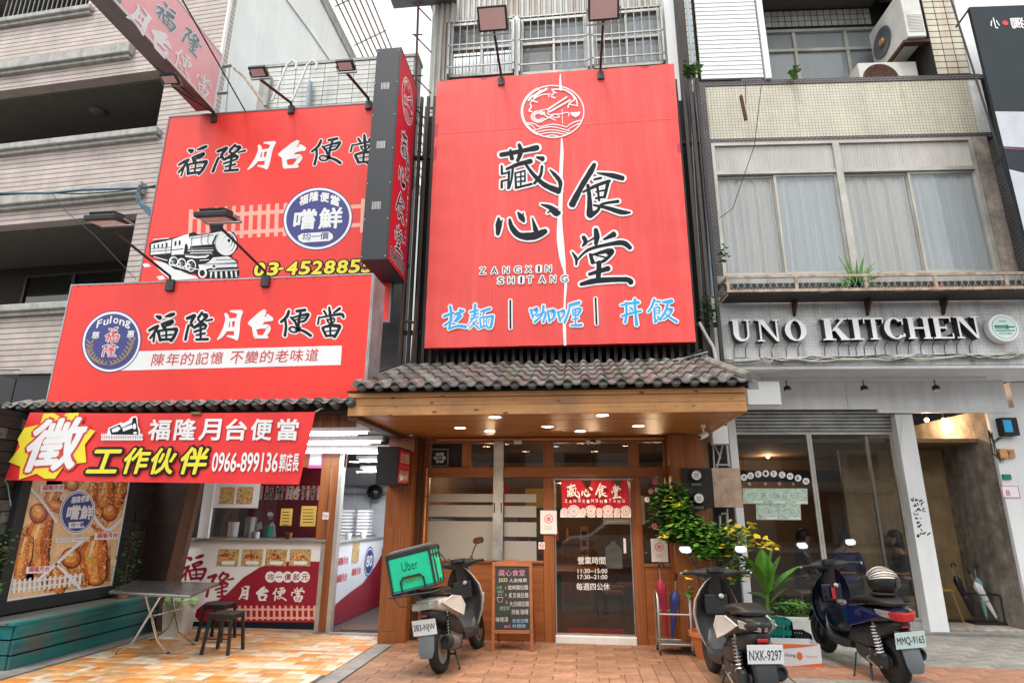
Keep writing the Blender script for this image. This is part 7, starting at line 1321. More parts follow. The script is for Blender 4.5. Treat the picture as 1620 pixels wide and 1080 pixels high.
for j in range(6):part('cable',MB().tube([RF.w(*RF.px(1140+k*24,571-k*.45+random.uniform(-5,4),.08),.08)for k in range(21)],.007+.003*(j%2),5),M['cablew' if j%3 else 'cable'],t)
part('cable_loop',MB().tube([RF.w(*RF.px(1215+9*math.cos(a*.7),562+13*math.sin(a*.7),.1),.1)for a in range(20)],.008,5),M['cablew'],t)
# recess soffit, fascia board, track lights
rp('soffit',(A0-.3,AE+.6,ZF0-.05,ZF0-.002),-1.3,-.02,'fasciaw');nS=-.92
zb1,zb0=zz(1380,604,nS),zz(1380,647,nS);ab=[xx(1176,625,nS),xx(1339,625,nS),xx(1592,625,nS)]
for i in(0,1):rp('fascia_board',(ab[i]+.003,ab[i+1]-.003,zb0,zb1),nS-.04,nS,'fasciaw')
rp('fascia_rail',(xx(1388,648,nS),ab[2],zb0-.06,zb0-.002),nS-.03,nS+.03,'whitep');rp('recess_top',(A0-.3,AE+.6,zb1,ZF0-.052),nS-.3,nS-.05,'dark')
t=thing('track_light','white ceiling track with three small spotlights under the fascia','lamp',RF.w(A0+1.5,zz(1300,597,-.6),-.6));nt_=-.6
part('track',MB().fbox(RF,(xx(1205,596,nt_),xx(1560,596,nt_),ZF0-.09,ZF0-.052),nt_-.02,nt_+.02),M['whitep'],t)
for x in(1243,1364,1477):
 a_=xx(x,597,nt_);z_=ZF0-.09;sp_=part('spotlight',MB().lathe(RF.w(a_,z_-.09,nt_),(0,-.25,-1),[(.03,0),(.05,.02),(.052,.07),(.045,.075)],14),M['black'],t,smooth=True);part('stem',MB().cyl(RF.w(a_,z_,nt_),RF.w(a_,z_-.09,nt_),.008,n=6),M['black'],sp_);part('lens',MB().lathe(RF.w(a_,z_-.09,nt_),(0,-.25,-1),[(.044,.076),(.044,.079)],14),M['whitep'],sp_)
solo('blank_signboard',MB().fbox(RF,rr(1182,603,1235,640,n=-.25),-.33,-.25),M['siding'],'small blank white signboard beside the right end of the tiled awning','signboard',bevel=.01)
# shutter and glass front
nG=-1.12;KF=thing('kitchen_shopfront','glass front of the right shop with a raised grey shutter above','shopfront',RF.w(1.5,0,nG))
z0_,z1_=zz(1290,683,nG),zb0;k=6
for i in range(k):h=(z1_-z0_)/k;part('shutter_slat',MB().loft([[RF.w(a,z0_+h*i+u*h,nG+.02+d)for u,d in((0.02,0),(.3,.025),(.8,.03),(.97,.0),(.97,-.01),(.02,-.01))]for a in(xx(1163,665,nG),xx(1412,665,nG))]),M['galv'],KF)
g0,gm,g1=xx(1174,830,nG),xx(1297,830,nG),xx(1434,830,nG);gb=.18
for a_,c_ in((g0,gm),(gm,g1)):fr=part('frame',MB().ring(RF,(a_+.002,c_-.002,gb,z0_-.004),.035,nG-.03,nG+.01),M['alu'],KF);part('pane',MB().frect(RF,(a_+.03,c_-.03,gb+.03,z0_-.04),nG-.01),M['glassd'],fr,fix=False)
a_=xx(1392,830,nG-.06);rp('sliding_door_stile',(a_-.02,a_+.02,gb,z0_-.05),nG-.1,nG-.06,'alu',KF);rp('plinth',(g0,g1,0,gb-.002),nG-.05,nG,'concrete_l',KF)
rp('side_strip',(xx(1160,760,nG+.08),xx(1172,760,nG+.08),0,zb0),nG,nG+.08,'whitep',KF)
WP=thing('white_post','white door post covered with worn black sticker marks','post',RF.w(g1,0,-.95));p0_,p1_=g1+.0,g1+.26;part('post',MB().fbox(RF,(p0_,p1_,.0,zb0-.07),-1.2,-.95),M['whitep'],WP,bevel=.005)
b=MB();rs_=random.Random(4)
for i in range(34):u=p0_+.05+rs_.random()*.13;z_=1.25+.62*rs_.random()**.7;brush(b,lambda x,y,n:RF.w(x/1000,y/1000,-.947),[[(u*1000,z_*1000,12),((u+rs_.uniform(-.04,.05))*1000,(z_+rs_.uniform(-.035,.035))*1000,9+rs_.random()*12)]],0,.2,0,0)
part('sticker_marks',b,M['ink'],WP,fix=False,kind='stuff')
solo('bracket_pole',MB().cyl(RF.w(*RF.px(1429,655,-.9),-.9),RF.w(*RF.px(1425,712,-.9),-.9),.01,n=6),M['whitep'],'thin white rod hanging beside the white door post','rod')
# lettering dots and menu photos on the glass
DL=thing('window_lettering','arc of white round dots with black letters on the glass of the right shop','lettering',RF.w(*RF.px(1200,760,nG+.02),nG+.02))
PD=Pr(Face(RF.w(0,0,nG+.015),RF.ax),1060,700,6.75)
for ch,x,y in(('M',790,370),('O',860,352),('K',943,335),('I',1023,328),('T',1107,332),('C',1197,342),('H',1282,357),('E',1368,377),('N',1452,410)):
 b=MB();PD.ell(b,x,y,36,36,0,24);d_=part('dot',b,M['white'],DL,fix=False);ctext(PD,ch,x-14,y+17,x+14,y+17,34,.002,'ink',d_,bold=.03)
for s_,x in(('吃',850),('好',1020),('料',1170),('人',1318)):ctext(PD,s_,x-14,455,x+16,455,34,0,'white',DL)
MP=thing('menu_photos','five pale green dish photos stuck in two rows on the glass','menu',RF.w(*RF.px(1230,820,nG+.02),nG+.02))
for x0,y0,x1,y1 in((775,485,995,650),(997,487,1228,652),(1230,487,1465,655),(915,655,1150,822),(1152,655,1392,824)):
 b=MB();PD.poly(b,[(x0,y0),(x1,y0),(x1+8,y1),(x0+8,y1)],.001);f_=part('photo',b,FOODG,MP,fix=False);b=MB();PD.ell(b,(x0+x1)/2,(y0+y1)/2-8,88,56,.003,22);part('dish_print',b,M['plateg'],f_,fix=False);b=MB();PD.ell(b,(x0+x1)/2,(y0+y1)/2-8,70,42,.004,22);part('dish_print',b,FOODG,f_,fix=False);b=MB();PD.poly(b,[(x0+110,y1-30),(x1-4,y1-30),(x1,y1-6),(x0+114,y1-6)],.004);part('caption',b,M['white'],f_,fix=False)
 # interior
IR=thing('kitchen_interior','warm brown dining room behind the glass of the right shop','room',RF.w(2,0,-3));aR=xx(1562,660,-.95)+.0
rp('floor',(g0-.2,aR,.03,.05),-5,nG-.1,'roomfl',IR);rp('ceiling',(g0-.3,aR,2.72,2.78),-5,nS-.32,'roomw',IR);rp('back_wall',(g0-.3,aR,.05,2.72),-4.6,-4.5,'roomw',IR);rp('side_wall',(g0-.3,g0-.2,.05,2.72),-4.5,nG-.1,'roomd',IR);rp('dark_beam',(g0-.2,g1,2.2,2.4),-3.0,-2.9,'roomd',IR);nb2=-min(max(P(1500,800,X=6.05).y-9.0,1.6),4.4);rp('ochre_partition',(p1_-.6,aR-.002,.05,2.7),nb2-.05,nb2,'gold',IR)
CW=thing('concrete_party_wall','stained raw concrete side wall inside the open doorway at the right','wall',RF.w(aR,0,-2));part('wall',MB().hexa([RF.w(a,0,n)for a,n in((aR,-.97),(aR+.3,-.97),(aR+.3,-5),(aR,-5))]+[RF.w(a,3.2,n)for a,n in((aR,-.97),(aR+.3,-.97),(aR+.3,-5),(aR,-5))]),M['pillar_c'],CW)
solo('door_surround',MB().fbox(RF,(aR-.02,aR+.42,0,zb0+.02),-.965,-.90),M['whitep'],'broad white door frame at the far right with a blue box and a house number','door frame',bevel=.005)
solo('step',MB().fbox(RF,(p1_+.01,aR-.025,0,.09),-1.6,-1.0),M['pillar_c'],'dark worn step in the open doorway at the right','step',bevel=.01)
nf=-.895;RN=Face(RF.w(0,0,nf),RF.ax)
for(x0,y0,x1,y1,m_,th,l_,c2)in((1577,662,1602,690,'blackm',.12,'black control box with a blue front on the white door frame','electrical box'),(1578,710,1590,725,'pine',.06,'left wooden block below the blue control box','block'),(1592,711,1602,724,'pine',.05,'right wooden block below the blue control box','block'),(1585,750,1598,758,'crateg',.03,'small green doorbell plate on the white door frame','doorbell')):
 t=thing('wall_box',l_,c2,RN.w(*RN.px(x0,y1),0));part('box',MB().fbox(RN,RN.rc(x0,y0,x1,y1),0,th),M[m_],t,bevel=.005)
 if th==.12:part('blue_front',MB().fbox(RN,RN.rc(1588,664,1601,683,n=.12),.121,.124),M['blue'],t)
b=MB()
for k in range(5):b.tube([RN.w(*RN.px(x+random.uniform(-4,4),y+random.uniform(-4,4),.03),.03)for x,y in((1585,690),(1572,700),(1566,680),(1574,715),(1586,730))],.006,5)
solo('cable_tangle',b,M['cable'],'tangle of black cables hanging below the blue control box','cable',kind='stuff')
t=thing('house_number','white house number plate with a purple 8 on the white door frame','sign',RN.w(*RN.px(1586,790),0));part('plate',MB().fbox(RN,RN.rc(1585,768,1612,787),0,.006),M['white'],t);b=MB();pxtext(b,RN,'8',1592,784,1599,784,9,.007,bold=.03);part('digit',b,M['paperp'],t,fix=False);part('plate_edge',MB().ring(RN,RN.rc(1585,768,1612,787),.008,.0065,.008),M['paperp'],t)
for x,y,n in((1466,664,-1.9),(1493,664,-2.0),(1300,697,-3.2),(1215,722,-3.5)):
 a_,z_=RF.px(x,y,n);p=RF.w(a_,z_,n);t=thing('ceiling_bulb',{1466:'warm bulb nearest the white door post',1493:'warm bulb in front of the concrete wall',1300:'warm lamp high behind the glass mullion',1215:'warm lamp at the back left of the right shop'}[x],'lamp',p,'warm bulbs in the right shop');part('bulb',MB().sphere(p,.035,10),M['bulb'],t,smooth=True);part('socket',MB().cyl(p+Vector((0,0,.03)),p+Vector((0,0,.14)),.012,n=6),M['black'],t)
 ld=bpy.data.lights.new('bulb_light','POINT');ld.energy=24 if x>1400 else 9;ld.color=(1,.66,.36);ld.shadow_soft_size=.05;lo=bpy.data.objects.new('bulb_light',ld);COL.objects.link(lo);lo.location=p-Vector((0,0,.1))
 # people at the tables
def skinned(name,js,par,m_):
 me=bpy.data.meshes.new(name);bm=bmesh.new();sl_=bm.verts.layers.skin.verify();vv=[]
 for(co_,r_,pa)in js:
  v=bm.verts.new(co_);v[sl_].radius=(r_,r_*.85 if r_>.09 else r_);vv.append(v)
  if pa is not None:bm.edges.new((vv[pa],v))
 vv[0][sl_].use_root=True;bm.to_mesh(me);bm.free();me.materials.append(M[m_]);o=bpy.data.objects.new(name,me);COL.objects.link(o);o.parent=par;MW[o.name]=MW[par.name]
 o.modifiers.new('k','SKIN').use_smooth_shade=True;q=o.modifiers.new('s','SUBSURF');q.levels=q.render_levels=2;return o
def person(lab,loc,face,shirt,longhair=False,lean=.05):
 t=thing('person',lab,'person',loc,rot=(0,0,face))
 B_=[((0,0,.50),.13,None),((lean*.4,0,.66),.115,0),((lean,0,.86),.125,1),((lean*1.2,0,.98),.11,2),((lean*1.6,0,1.07),.05,3),((lean*2+.01,0,1.14),.062,4),((lean*2+.015,0,1.21),.088,5),((lean*2,0,1.28),.07,6)]
 for s_ in(1,-1):
  k=len(B_);B_+=[((lean*1.1,s_*.14,.97),.055,3),((lean+.02,s_*.2,.82),.045,k),((lean+.1,s_*.22,.72),.038,k+1),((lean+.24,s_*.17,.755),.03,k+2),((lean+.32,s_*.13,.775),.024,k+3),((lean+.36,s_*.125,.778),.026,k+4)]
  h=len(B_)-1
  for j,(dx,dy,r_)in enumerate(((.06,.024,.008),(.068,.008,.009),(.066,-.008,.009),(.054,-.022,.007))):B_+=[((lean+.36+dx*.6,s_*(.125+dy),.785),r_+.001,h),((lean+.36+dx,s_*(.125+dy),.77),r_,len(B_))]
  B_+=[((lean+.36,s_*.09,.785),.01,h-1)]
  k=len(B_);B_+=[((.05,s_*.09,.49),.085,0),((.42,s_*.11,.50),.065,k),((.43,s_*.11,.28),.05,k+1),((.42,s_*.11,.08),.036,k+2),((.52,s_*.11,.04),.034,k+3)]
 skinned('body',B_,t,'skin');C_=[(c,r_*1.14 if i not in(4,)else r_,p_)for i,(c,r_,p_)in enumerate(B_[:5])]
 k0=8;C_=C_[:4]
 for s_ in(1,-1):
  k=len(C_);C_+=[((lean*1.1,s_*.14,.97),.066,3),((lean+.02,s_*.2,.82),.056,k),((lean+.1,s_*.22,.72),.048,k+1),((lean+.24,s_*.17,.755),.038,k+2)]
 skinned('shirt',C_,t,shirt)
 T_=[((0,0,.50),.145,None)]
 for s_ in(1,-1):k=len(T_);T_+=[((.05,s_*.09,.49),.097,0),((.42,s_*.11,.50),.075,k),((.43,s_*.11,.28),.06,k+1),((.42,s_*.11,.12),.05,k+2)]
 skinned('trousers',T_,t,'black');hx=lean*2
 part('hair',MB().loft([[Vector((hx-.012+dx+math.cos(a)*r_*1.08,math.sin(a)*r_,z))for a in[2*math.pi*j/16 for j in range(16)]]for z,r_,dx in(([(1.02,.06,-.05),(1.1,.085,-.035)]if longhair else[])+[(1.17,.080,-.035),(1.23,.097,-.016),(1.29,.097,-.004),(1.335,.07,0),(1.355,.03,0)])]),M['hair'],t,smooth=True,local=True)
 for s_ in(1,-1):part('eye',MB().sphere((hx+.10,s_*.03,1.225),.009,8),M['hair'],t,local=True);part('ear',MB().sphere((hx+.01,s_*.09,1.21),.022,8,(.7,.4,1.2)),M['skin'],t,local=True,smooth=True)
 part('nose',MB().sphere((hx+.108,0,1.2),.014,8,(1,.7,1.3)),M['skin'],t,local=True,smooth=True);part('mouth',MB().sphere((hx+.098,0,1.165),.016,8,(.4,1.2,.35)),M['redink'],t,local=True)
def rpos(x,n,z=.05):a_=xx(x,850,n);p=RF.w(a_,z,n);return tuple(p)
person('dark haired person in a grey top seated left of the glass mullion',rpos(1262,-2.3),R(0),'shirtbr');person('short haired person in a dark blue jacket seen from behind, just right of the mullion',rpos(1335,-1.95),R(70),'navy');person('long haired person in black seated at the right end of the glass front',rpos(1425,-2.0),R(170),'blackm',True)
for i,x in enumerate((1305,1385)):
 p=Vector(rpos(x,-2.1));t=thing('cafe_table',['light cafe table between the left and middle diners','light cafe table in front of the long haired diner'][i],'table',p);part('tabletop',MB().box(p.x-.3,p.x+.3,p.y-.3,p.y+.3,.74,.765),M['pine'],t);part('pedestal',MB().cyl(p,p+Vector((0,0,.69)),.03,n=10).cyl(p,p+Vector((0,0,.02)),.2,n=16),M['black'],t)
def cstool(p,l_,m_='cablew'):
 t=thing('metal_stool',l_,'stool',p);p=Vector(p);part('seat',MB().box(p.x-.16,p.x+.16,p.y-.16,p.y+.16,p.z+.44,p.z+.465),M[m_],t,bevel=.01)
 for a_ in(-1,1):
  for c_ in(-1,1):part('leg',MB().cyl(p+Vector((a_*.19,c_*.19,0)),p+Vector((a_*.13,c_*.13,.44)),.012,n=6),M[m_],t)
cstool(rpos(1268,-1.5),'pale metal stool inside the glass near the planter');cstool(rpos(1470,-2.0),'cream framed stool just inside the open doorway','papery')
p=Vector(rpos(1535,-1.5,.09));t=thing('umbrella_stand','black umbrella stand against the concrete wall','rack',p)
part('base',MB().box(p.x-.22,p.x+.22,p.y-.12,p.y+.12,.09,.12),M['black'],t)
part('stand_frame',MB().tube([(p.x-.2,p.y-.1,.5),(p.x+.2,p.y-.1,.5),(p.x+.2,p.y+.1,.5),(p.x-.2,p.y+.1,.5)],.01,5,closed=True),M['black'],t)
for a_ in(-.2,.2):part('stand_post',MB().cyl((p.x+a_,p.y-.1,.12),(p.x+a_,p.y-.1,.5),.01,n=5),M['black'],t)
umbrella(p.x+.02,p.y,'hanger','green umbrella standing upright in the black umbrella stand',-.05,.62,True,.13);umbrella(p.x-.14,p.y+.02,'black','black umbrella leaning left in the black umbrella stand',-.25,.66,True,.13);umbrella(p.x+.16,p.y-.02,'paperw','white umbrella leaning left in the black umbrella stand',-.4,.6,False,.13)
# upper right storey
ZU=zB1;b0,b1=xx(1104,60,.03),xx(1200,60,.03)
SD=thing('siding_panel','panel of white horizontal siding boards above the cream mosaic band','siding',RF.w(b0,ZU,.03));z=ZU+.03
while z<11.4:part('siding_board',MB().hexa([RF.w(b0,z,.0),RF.w(b1,z,.0),RF.w(b1,z,.045),RF.w(b0,z,.045),RF.w(b0,z+.083,.0),RF.w(b1,z+.083,.0),RF.w(b1,z+.083,.034),RF.w(b0,z+.083,.034)]),M['siding'],SD);z+=.085
part('edge_post',MB().fbox(RF,(b1+.03,b1+.12,ZU+.0,11.4),-.1,.06),M['siding'],SD)
def tilegrid(par,F,a0,a1,z0,z1,tw,th,n,m_,lim=290):
 q=MB();q.fbox(F,(-tw/2+.008,tw/2-.008,-th/2+.008,th/2-.008),n,n+.01);me=q.mesh('tile',m_);k=0;o=F.o;z=z0+th/2
 while z<z1:
  a_=a0+tw/2
  while a_<a1-tw/2+.02 and k<lim:piece('tile',me,par,Matrix.Translation(F.ax*a_+F.bx*z));a_+=tw;k+=1
  z+=th
UB=thing('upper_balcony','recessed upper balcony with square white wall tiles and aluminium windows','balcony',RF.w(b1+.2,ZU,-.5));nb_=-1.3;cx0=xx(1470,60)
UT=mat('upper_tile',(.50,.50,.49),.4,var=.1,rand=.1,streak=.3);UC=mat('cream_tile',(.60,.55,.44),.4,var=.1,rand=.1,streak=.5,streak_col=(.4,.18,.07))
rp('floor',(b1+.13,cx0+.9,ZU-.15,ZU-.02),-1.4,-.26,'concrete',UB);rp('back_wall',(b1,cx0+.2,ZU,11.4),nb_-.1,nb_,'dark',UB);wt,wb=zz(1300,50,nb_),zz(1300,135,nb_)
tilegrid(UB,RF,b1+.1,cx0,wt+.12,zz(1300,16,nb_),.125,.125,nb_+.002,UT,110);rp('ceiling',(b1,cx0,zz(1300,14,nb_),zz(1300,14,nb_)+.1),nb_-.1,0,'beigewall',UB)
fr=part('window_frame',MB().ring(RF,(b1+.12,xx(1392,90,nb_),wb,wt),.06,nb_,nb_+.08),M['alu'],UB);zm=zz(1300,82,nb_);rp('transom',(b1+.18,xx(1392,90,nb_)-.06,zm-.03,zm+.03),nb_,nb_+.07,'alu',UB)
for x in(1258,1340):a_=xx(x,90,nb_);rp('mullion',(a_-.03,a_+.03,wb+.06,wt-.06),nb_+.005,nb_+.065,'alu',UB)
part('window_pane',MB().frect(RF,(b1+.18,xx(1392,90,nb_)-.06,wb+.06,wt-.06),nb_+.03),M['glassf'],UB,fix=False);rp('blind',(b1+.18,xx(1392,90,nb_)-.06,wb+.06,wt-.06),nb_+.003,nb_+.005,'curtain2',UB)
TC=thing('tiled_column','upright column of cream tiles with rust streaks right of the air conditioners','column',RF.w(cx0,ZU,0));cx1=xx(1522,60);rp('core',(cx0,cx1,ZU+.002,11.4),-.5,0,'dark',TC);tilegrid(TC,RF,cx0,cx1,ZU+.01,11.3,(cx1-cx0)/3.02,.12,.001,UC,90)
TL_=thing('tiled_column','narrow column of cream tiles between the middle and right buildings','column',RF.w(A0-.1,ZU,0));a_=xx(1087,60);rp('core',(a_,b0-.01,7.6,11.4),-.3,-.03,'dark',TL_);tilegrid(TL_,RF,a_,b0,8.3,11.3,.13,.12,-.028,UC,60)
rp('white_wall',(cx1+.01,cx1+1.6,ZU,11.4),-.1,-.0,'siding')
t=thing('air_conditioner','large air conditioner on a rusty bracket with its fan facing left','air conditioner',RF.w(cx0-.3,zz(1430,60),0));z0_,z1_=zz(1440,62),zz(1440,-12);a0_,a1_=cx0-.36,cx0-.06
part('casing',MB().fbox(RF,(a0_,a1_,z0_,z1_),-.95,.05),M['acw'],t,bevel=.02);c_=RF.w(a0_,(z0_+z1_)/2,-.6);FA_=-RF.ax;fn=part('fan_grille',MB().lathe(c_,FA_,[(.27,0),(.27,.02),(.24,.025),(.2,.005),(.08,.0),(.08,.02)],26),M['plastg'],t,smooth=True);part('fan_hub',MB().lathe(c_,FA_,[(.07,.02),(.06,.04),(.01,.045)],16),M['pine'],fn,smooth=True)
q=MB()
for k in range(12):q.fbox(RF,(a0_+.03,a1_-.03,z0_+.1+k*.03,z0_+.115+k*.03),.051,.058)
part('side_louvre',q,M['acw'],t,kind='stuff');part('bracket',MB().fbox(RF,(a0_-.05,cx0,z0_-.06,z0_-.01),-.9,-.8).fbox(RF,(a0_-.05,cx0,z0_-.06,z0_-.01),-.1,.0).fbox(RF,(a0_-.05,a0_,z0_-.061,z0_-.011),-.8,-.1),M['rust'],t)
t=thing('air_conditioner','lower air conditioner peeping over the top of the cream mosaic band','air conditioner',RF.w(xx(1405,110),ZU,-.5));r_=rr(1362,98,1456,160,n=-.3);part('casing',MB().fbox(RF,(r_[0],r_[1],ZU-.02,r_[3]),-.62,-.3),M['acw'],t,bevel=.02);part('fan_grille',MB().lathe(RF.w(r_[0]+.33,r_[3]-.34,-.3),RF.nx,[(.29,0),(.29,.02),(.26,.025),(.22,.005),(.05,.0)],28),M['rust'],t,smooth=True)
# right edge: dark banner, rods, neighbour
t=thing('dark_banner','tall dark teal banner with mirrored white characters at the upper right edge','banner',RF.w(xx(1560,120,.7),5.6,.7));FBk=Face(RF.w(0,0,.7),RF.ax);e0_=FBk.px(1560,120)[0];zt_=FBk.px(1575,10)[1]
part('cloth',MB().fbox(FBk,(e0_,e0_+2.2,FBk.px(1600,400)[1],zt_),-.05,0),M['sky_w'],t);z1_,z2_,z3_,z4_=(FBk.px(1600,y)[1]for y in(176,236,268,330));part('printed_shape',MB().poly(FBk,[(e0_,z1_),(e0_+2.2,z1_-.1),(e0_+2.2,z2_-.15),(e0_+.5,z2_-.12),(e0_+.2,z2_),(e0_,z2_+.05)],.003),M['banner_p'],t,fix=False);part('printed_shape',MB().poly(FBk,[(e0_,z2_+.045),(e0_+.2,z2_-.005),(e0_+.5,z2_-.125),(e0_+2.2,z2_-.16),(e0_+2.2,z2_-.22),(e0_,z2_)],.004),M['banner_m'],t,fix=False);part('printed_shape',MB().poly(FBk,[(e0_,z3_),(e0_+.3,z3_-.1),(e0_+.6,z4_-.3),(e0_,z4_-.9)],.003),M['banner_p'],t,fix=False)
for ch,x,w_,mir in(('小',1568,15,True),('獨',1601,22,True)):b=MB();a_,z_=FBk.px(x,46);a2=FBk.px(x+w_,46)[0];ttext(b,FBk,ch,(a_,z_),(a2,z_),(a_,z_+.2),.004,bold=.03,mirror=mir);part('character',b,M['white'],t,fix=False)
b=MB();c0_=FBk.px(1590,37);b.poly(FBk,[(c0_[0]+.045*math.cos(i*.4),c0_[1]+.045*math.sin(i*.4))for i in range(16)],.005);part('red_dot',b,M['redink'],t,fix=False)
for i,(p_,q_)in enumerate((((1503,-5),(1612,340)),((1535,12),(1512,44)),((1592,240),(1575,262)))):solo('steel_rod',MB().cyl(P(*p_,Y=8.3),P(*q_,Y=8.5),.014,n=6),M['lampbody'],['long dark rod slanting down beside the dark banner','short black bracket at the top corner of the dark banner','short bracket lower down the dark banner'][i],'rod')
NBd=thing('neighbour_building','dark neighbouring wall at the right edge behind the teal banner','building',RF.w(AE+1,0,-1));rp('upper_wall',(AE+.002,AE+6,ZF1-.3,12),-1.2,-.55,'darktile',NBd);rp('lower_wall',(aR+.43,AE+6,0,ZF0-.06),-1.4,-.95,'whitep',NBd);rp('dark_void',(A1+.222,AE,ZF1,zB0-.01),-.6,-.5,'dark',NBd)
RBk=[(x,y)for x,y in((0,0),)];part('rear_wall',MB().fbox(RF,(A0-.1,AE+6,0,12),-9,-8.8),M['dark'],NBd);rp('roof',(A0-.1,AE+6,11.4,11.5),-9,.1,'concrete_l',NBd)
# party strip between middle and right building: pipe, plants, wires
solo('drain_pipe',MB().tube([P(x,y,Y=8.55)for x,y in((1086,-10),(1098,120),(1107,200),(1118,310),(1128,470))],.03,8),M['pipeb'],'pale blue drain pipe running down between the middle and right buildings','pipe',smooth=True)
solo('white_conduit',MB().tube([P(x,y,Y=8.35)for x,y in((1106,510),(1118,532),(1128,548),(1134,572),(1135,585))],.022,8),M['cablew'],'curved white conduit beside the lower right corner of the big red sign','pipe',smooth=True)
for i,pts in enumerate((((1092,150),(1096,230),(1102,330),(1112,470)),((1205,130),(1193,230),(1160,330),(1139,345)),((1180,128),(1180,165)),((1070,10),(1078,60),(1084,140),(1092,210)))):solo('loose_wire',MB().tube([P(x+random.uniform(-1,1),y,Y=8.5)for x,y in pts],.006,5),M['cablew' if i==0 else 'cable'],['pale wire hanging down the dark gap right of the big sign','thin wire crossing in front of the cream mosaic band','short wire above the rusty iron strip','black wire at the top right corner of the corrugated wall'][i],'cable')
solo('iron_strip',MB().cyl(P(1172,152,Y=8.55),P(1180,190,Y=8.55),.03,n=4),M['rust'],'short rusty iron strip hanging on the cream mosaic band','strip')
for i,(x,y,r_,k,m_,l_)in enumerate(((1090,112,.16,70,'leaf','weeds growing at the top right corner of the big red sign'),(1101,108,.1,30,'leafl','small fern on the cream tiles beside the drain pipe'),(1118,488,.28,110,'leafd','dense weeds below the dark mosaic column'),(1145,400,.12,30,'leafl','grassy weed sprouting beside the curtained window'),(1256,115,.09,34,'leafl','small bright weed growing from the upper balcony edge'))):
 b=MB();p=P(x,y,Y=8.45 if x!=1256 else 8.7);leafcloud(b,p,(r_*.5,.12,r_),k,.07,seed=i);solo('weed',b,M[m_],l_,'plant',kind=None,fix=False)
def spiky(mb,p,k,L_,w_,rnd,up=.8):
 for i in range(k):
  az=rnd.random()*6.28;d=Vector((math.cos(az),math.sin(az)*.6,0));pts=[];l=L_*(.6+.5*rnd.random());u=rnd.uniform(.2,1)
  for j in range(5):s_=j/4;pts.append(Vector(p)+d*l*s_*(.25+.75*(1-u))+Vector((0,0,l*s_*(up*u+.25)-l*.35*s_*s_*(1-u)*1.6)))
  mb.tube(pts,[w_,w_,w_*.8,w_*.5,w_*.1],4)
rnd=random.Random(5)
for i,(x,y,k,L_,pm,l_)in enumerate(((1355,440,46,.56,'blackm','spiky green aloe in a pot on the plant rack'),(1478,440,8,.1,'terracotta','small terracotta pot of succulents at the right on the plant rack'))):
 a_,z_=RF.px(x,y,.2);p=RF.w(a_,zb_+.0,.2);t=thing('potted_plant',l_,'plant',p);part('pot',MB().lathe(p,(0,0,1),[(.07,0),(.1,.12),(.11,.12),(.09,.115)],14),M[pm],t,smooth=True);b=MB();spiky(b,p+Vector((0,0,.1)),k,L_,.019 if k>20 else.012,rnd);part('leaves',b,M['leafl'],t,kind='stuff')
for i,x in enumerate((1300,1420,1440,1545)):p=RF.w(xx(x,440,.2),zb_,.2);solo('empty_pot',MB().lathe(p,(0,0,1),[(.05,0),(.07,.09),(.075,.09),(.06,.088)],12),M[['concrete_l','terracotta','rust','terracotta'][i]],['small grey pot left of the aloe on the plant rack','first small brown pot right of the aloe','second small brown pot right of the aloe','small pot at the right end of the plant rack'][i],'pot',smooth=True)
# --- scooters (local axes: x forward, y left, z up)
def ring_sec(x,w_,zb,zt,n=14,p=2.6,cy=0):
 o=[]
 for i in range(n):
  a=2*math.pi*i/n;c,s_=math.cos(a),math.sin(a)
  o.append(Vector((x,cy+w_*math.copysign(abs(c)**(2/p),c),(zb+zt)/2+(zt-zb)/2*math.copysign(abs(s_)**(2/p),s_))))
 return o
def wheel(t,x,z,rim,front,r=.235,wd=.055):
 pts=[Vector((x+math.cos(a)*(r-wd),0,z+math.sin(a)*(r-wd)))for a in[2*math.pi*i/28 for i in range(28)]]
 wl=part('rear_wheel' if not front else 'front_wheel',MB().tube(pts,wd,10,closed=True),M['rubber'],t,smooth=True,local=True)
 q=MB()
 for i in range(0,28):
  a=2*math.pi*(i+.5)/28;c=Vector((x+math.cos(a)*(r+.001),0,z+math.sin(a)*(r+.001)));tt=Vector((-math.sin(a),0,math.cos(a)))*.006
  for s_ in(-1,1):q.add([c+tt*-1+Vector((0,s_*.006,0)),c+tt+Vector((0,s_*.006,0)),c+tt*2.2+Vector((0,s_*.034,0))-Vector((math.cos(a),0,math.sin(a)))*.010,c+Vector((0,s_*.034,0))-Vector((math.cos(a),0,math.sin(a)))*.010],[(0,1,2,3)])
 part('tread',q,M['black'],wl,local=True,kind='stuff')
 q=MB();q.lathe((x,-.035,z),(0,1,0),[(r-.085,0),(r-.078,.0),(r-.085,.012),(r-.1,.02),(r-.1,.05),(r-.085,.058),(r-.078,.07),(r-.085,.07)],28);part('rim',q,M[rim],wl,smooth=True,local=True)
 q=MB()
 for k in range(5):
  a=2*math.pi*k/5+.3;d=Vector((math.cos(a),0,math.sin(a)));e=Vector((-math.sin(a),0,math.cos(a)))
  q.hexa([Vector((x,y_,z))+d*rr+e*s_ for rr,yy in((.03,0),(r-.09,0))for(s_,y_)in((-.016,-.02),(.016,-.02),(.016,.02),(-.016,.02))])
 part('spoke',q,M[rim],wl,local=True,kind='stuff')
 part('hub',MB().lathe((x,-.05,z),(0,1,0),[(.03,0),(.045,.01),(.045,.09),(.03,.1)],16),M['greymet'],wl,smooth=True,local=True)
 if front:part('brake_disc',MB().lathe((x,-.052,z),(0,1,0),[(.1,0),(.1,.004)],24),M['steel'],wl,local=True)
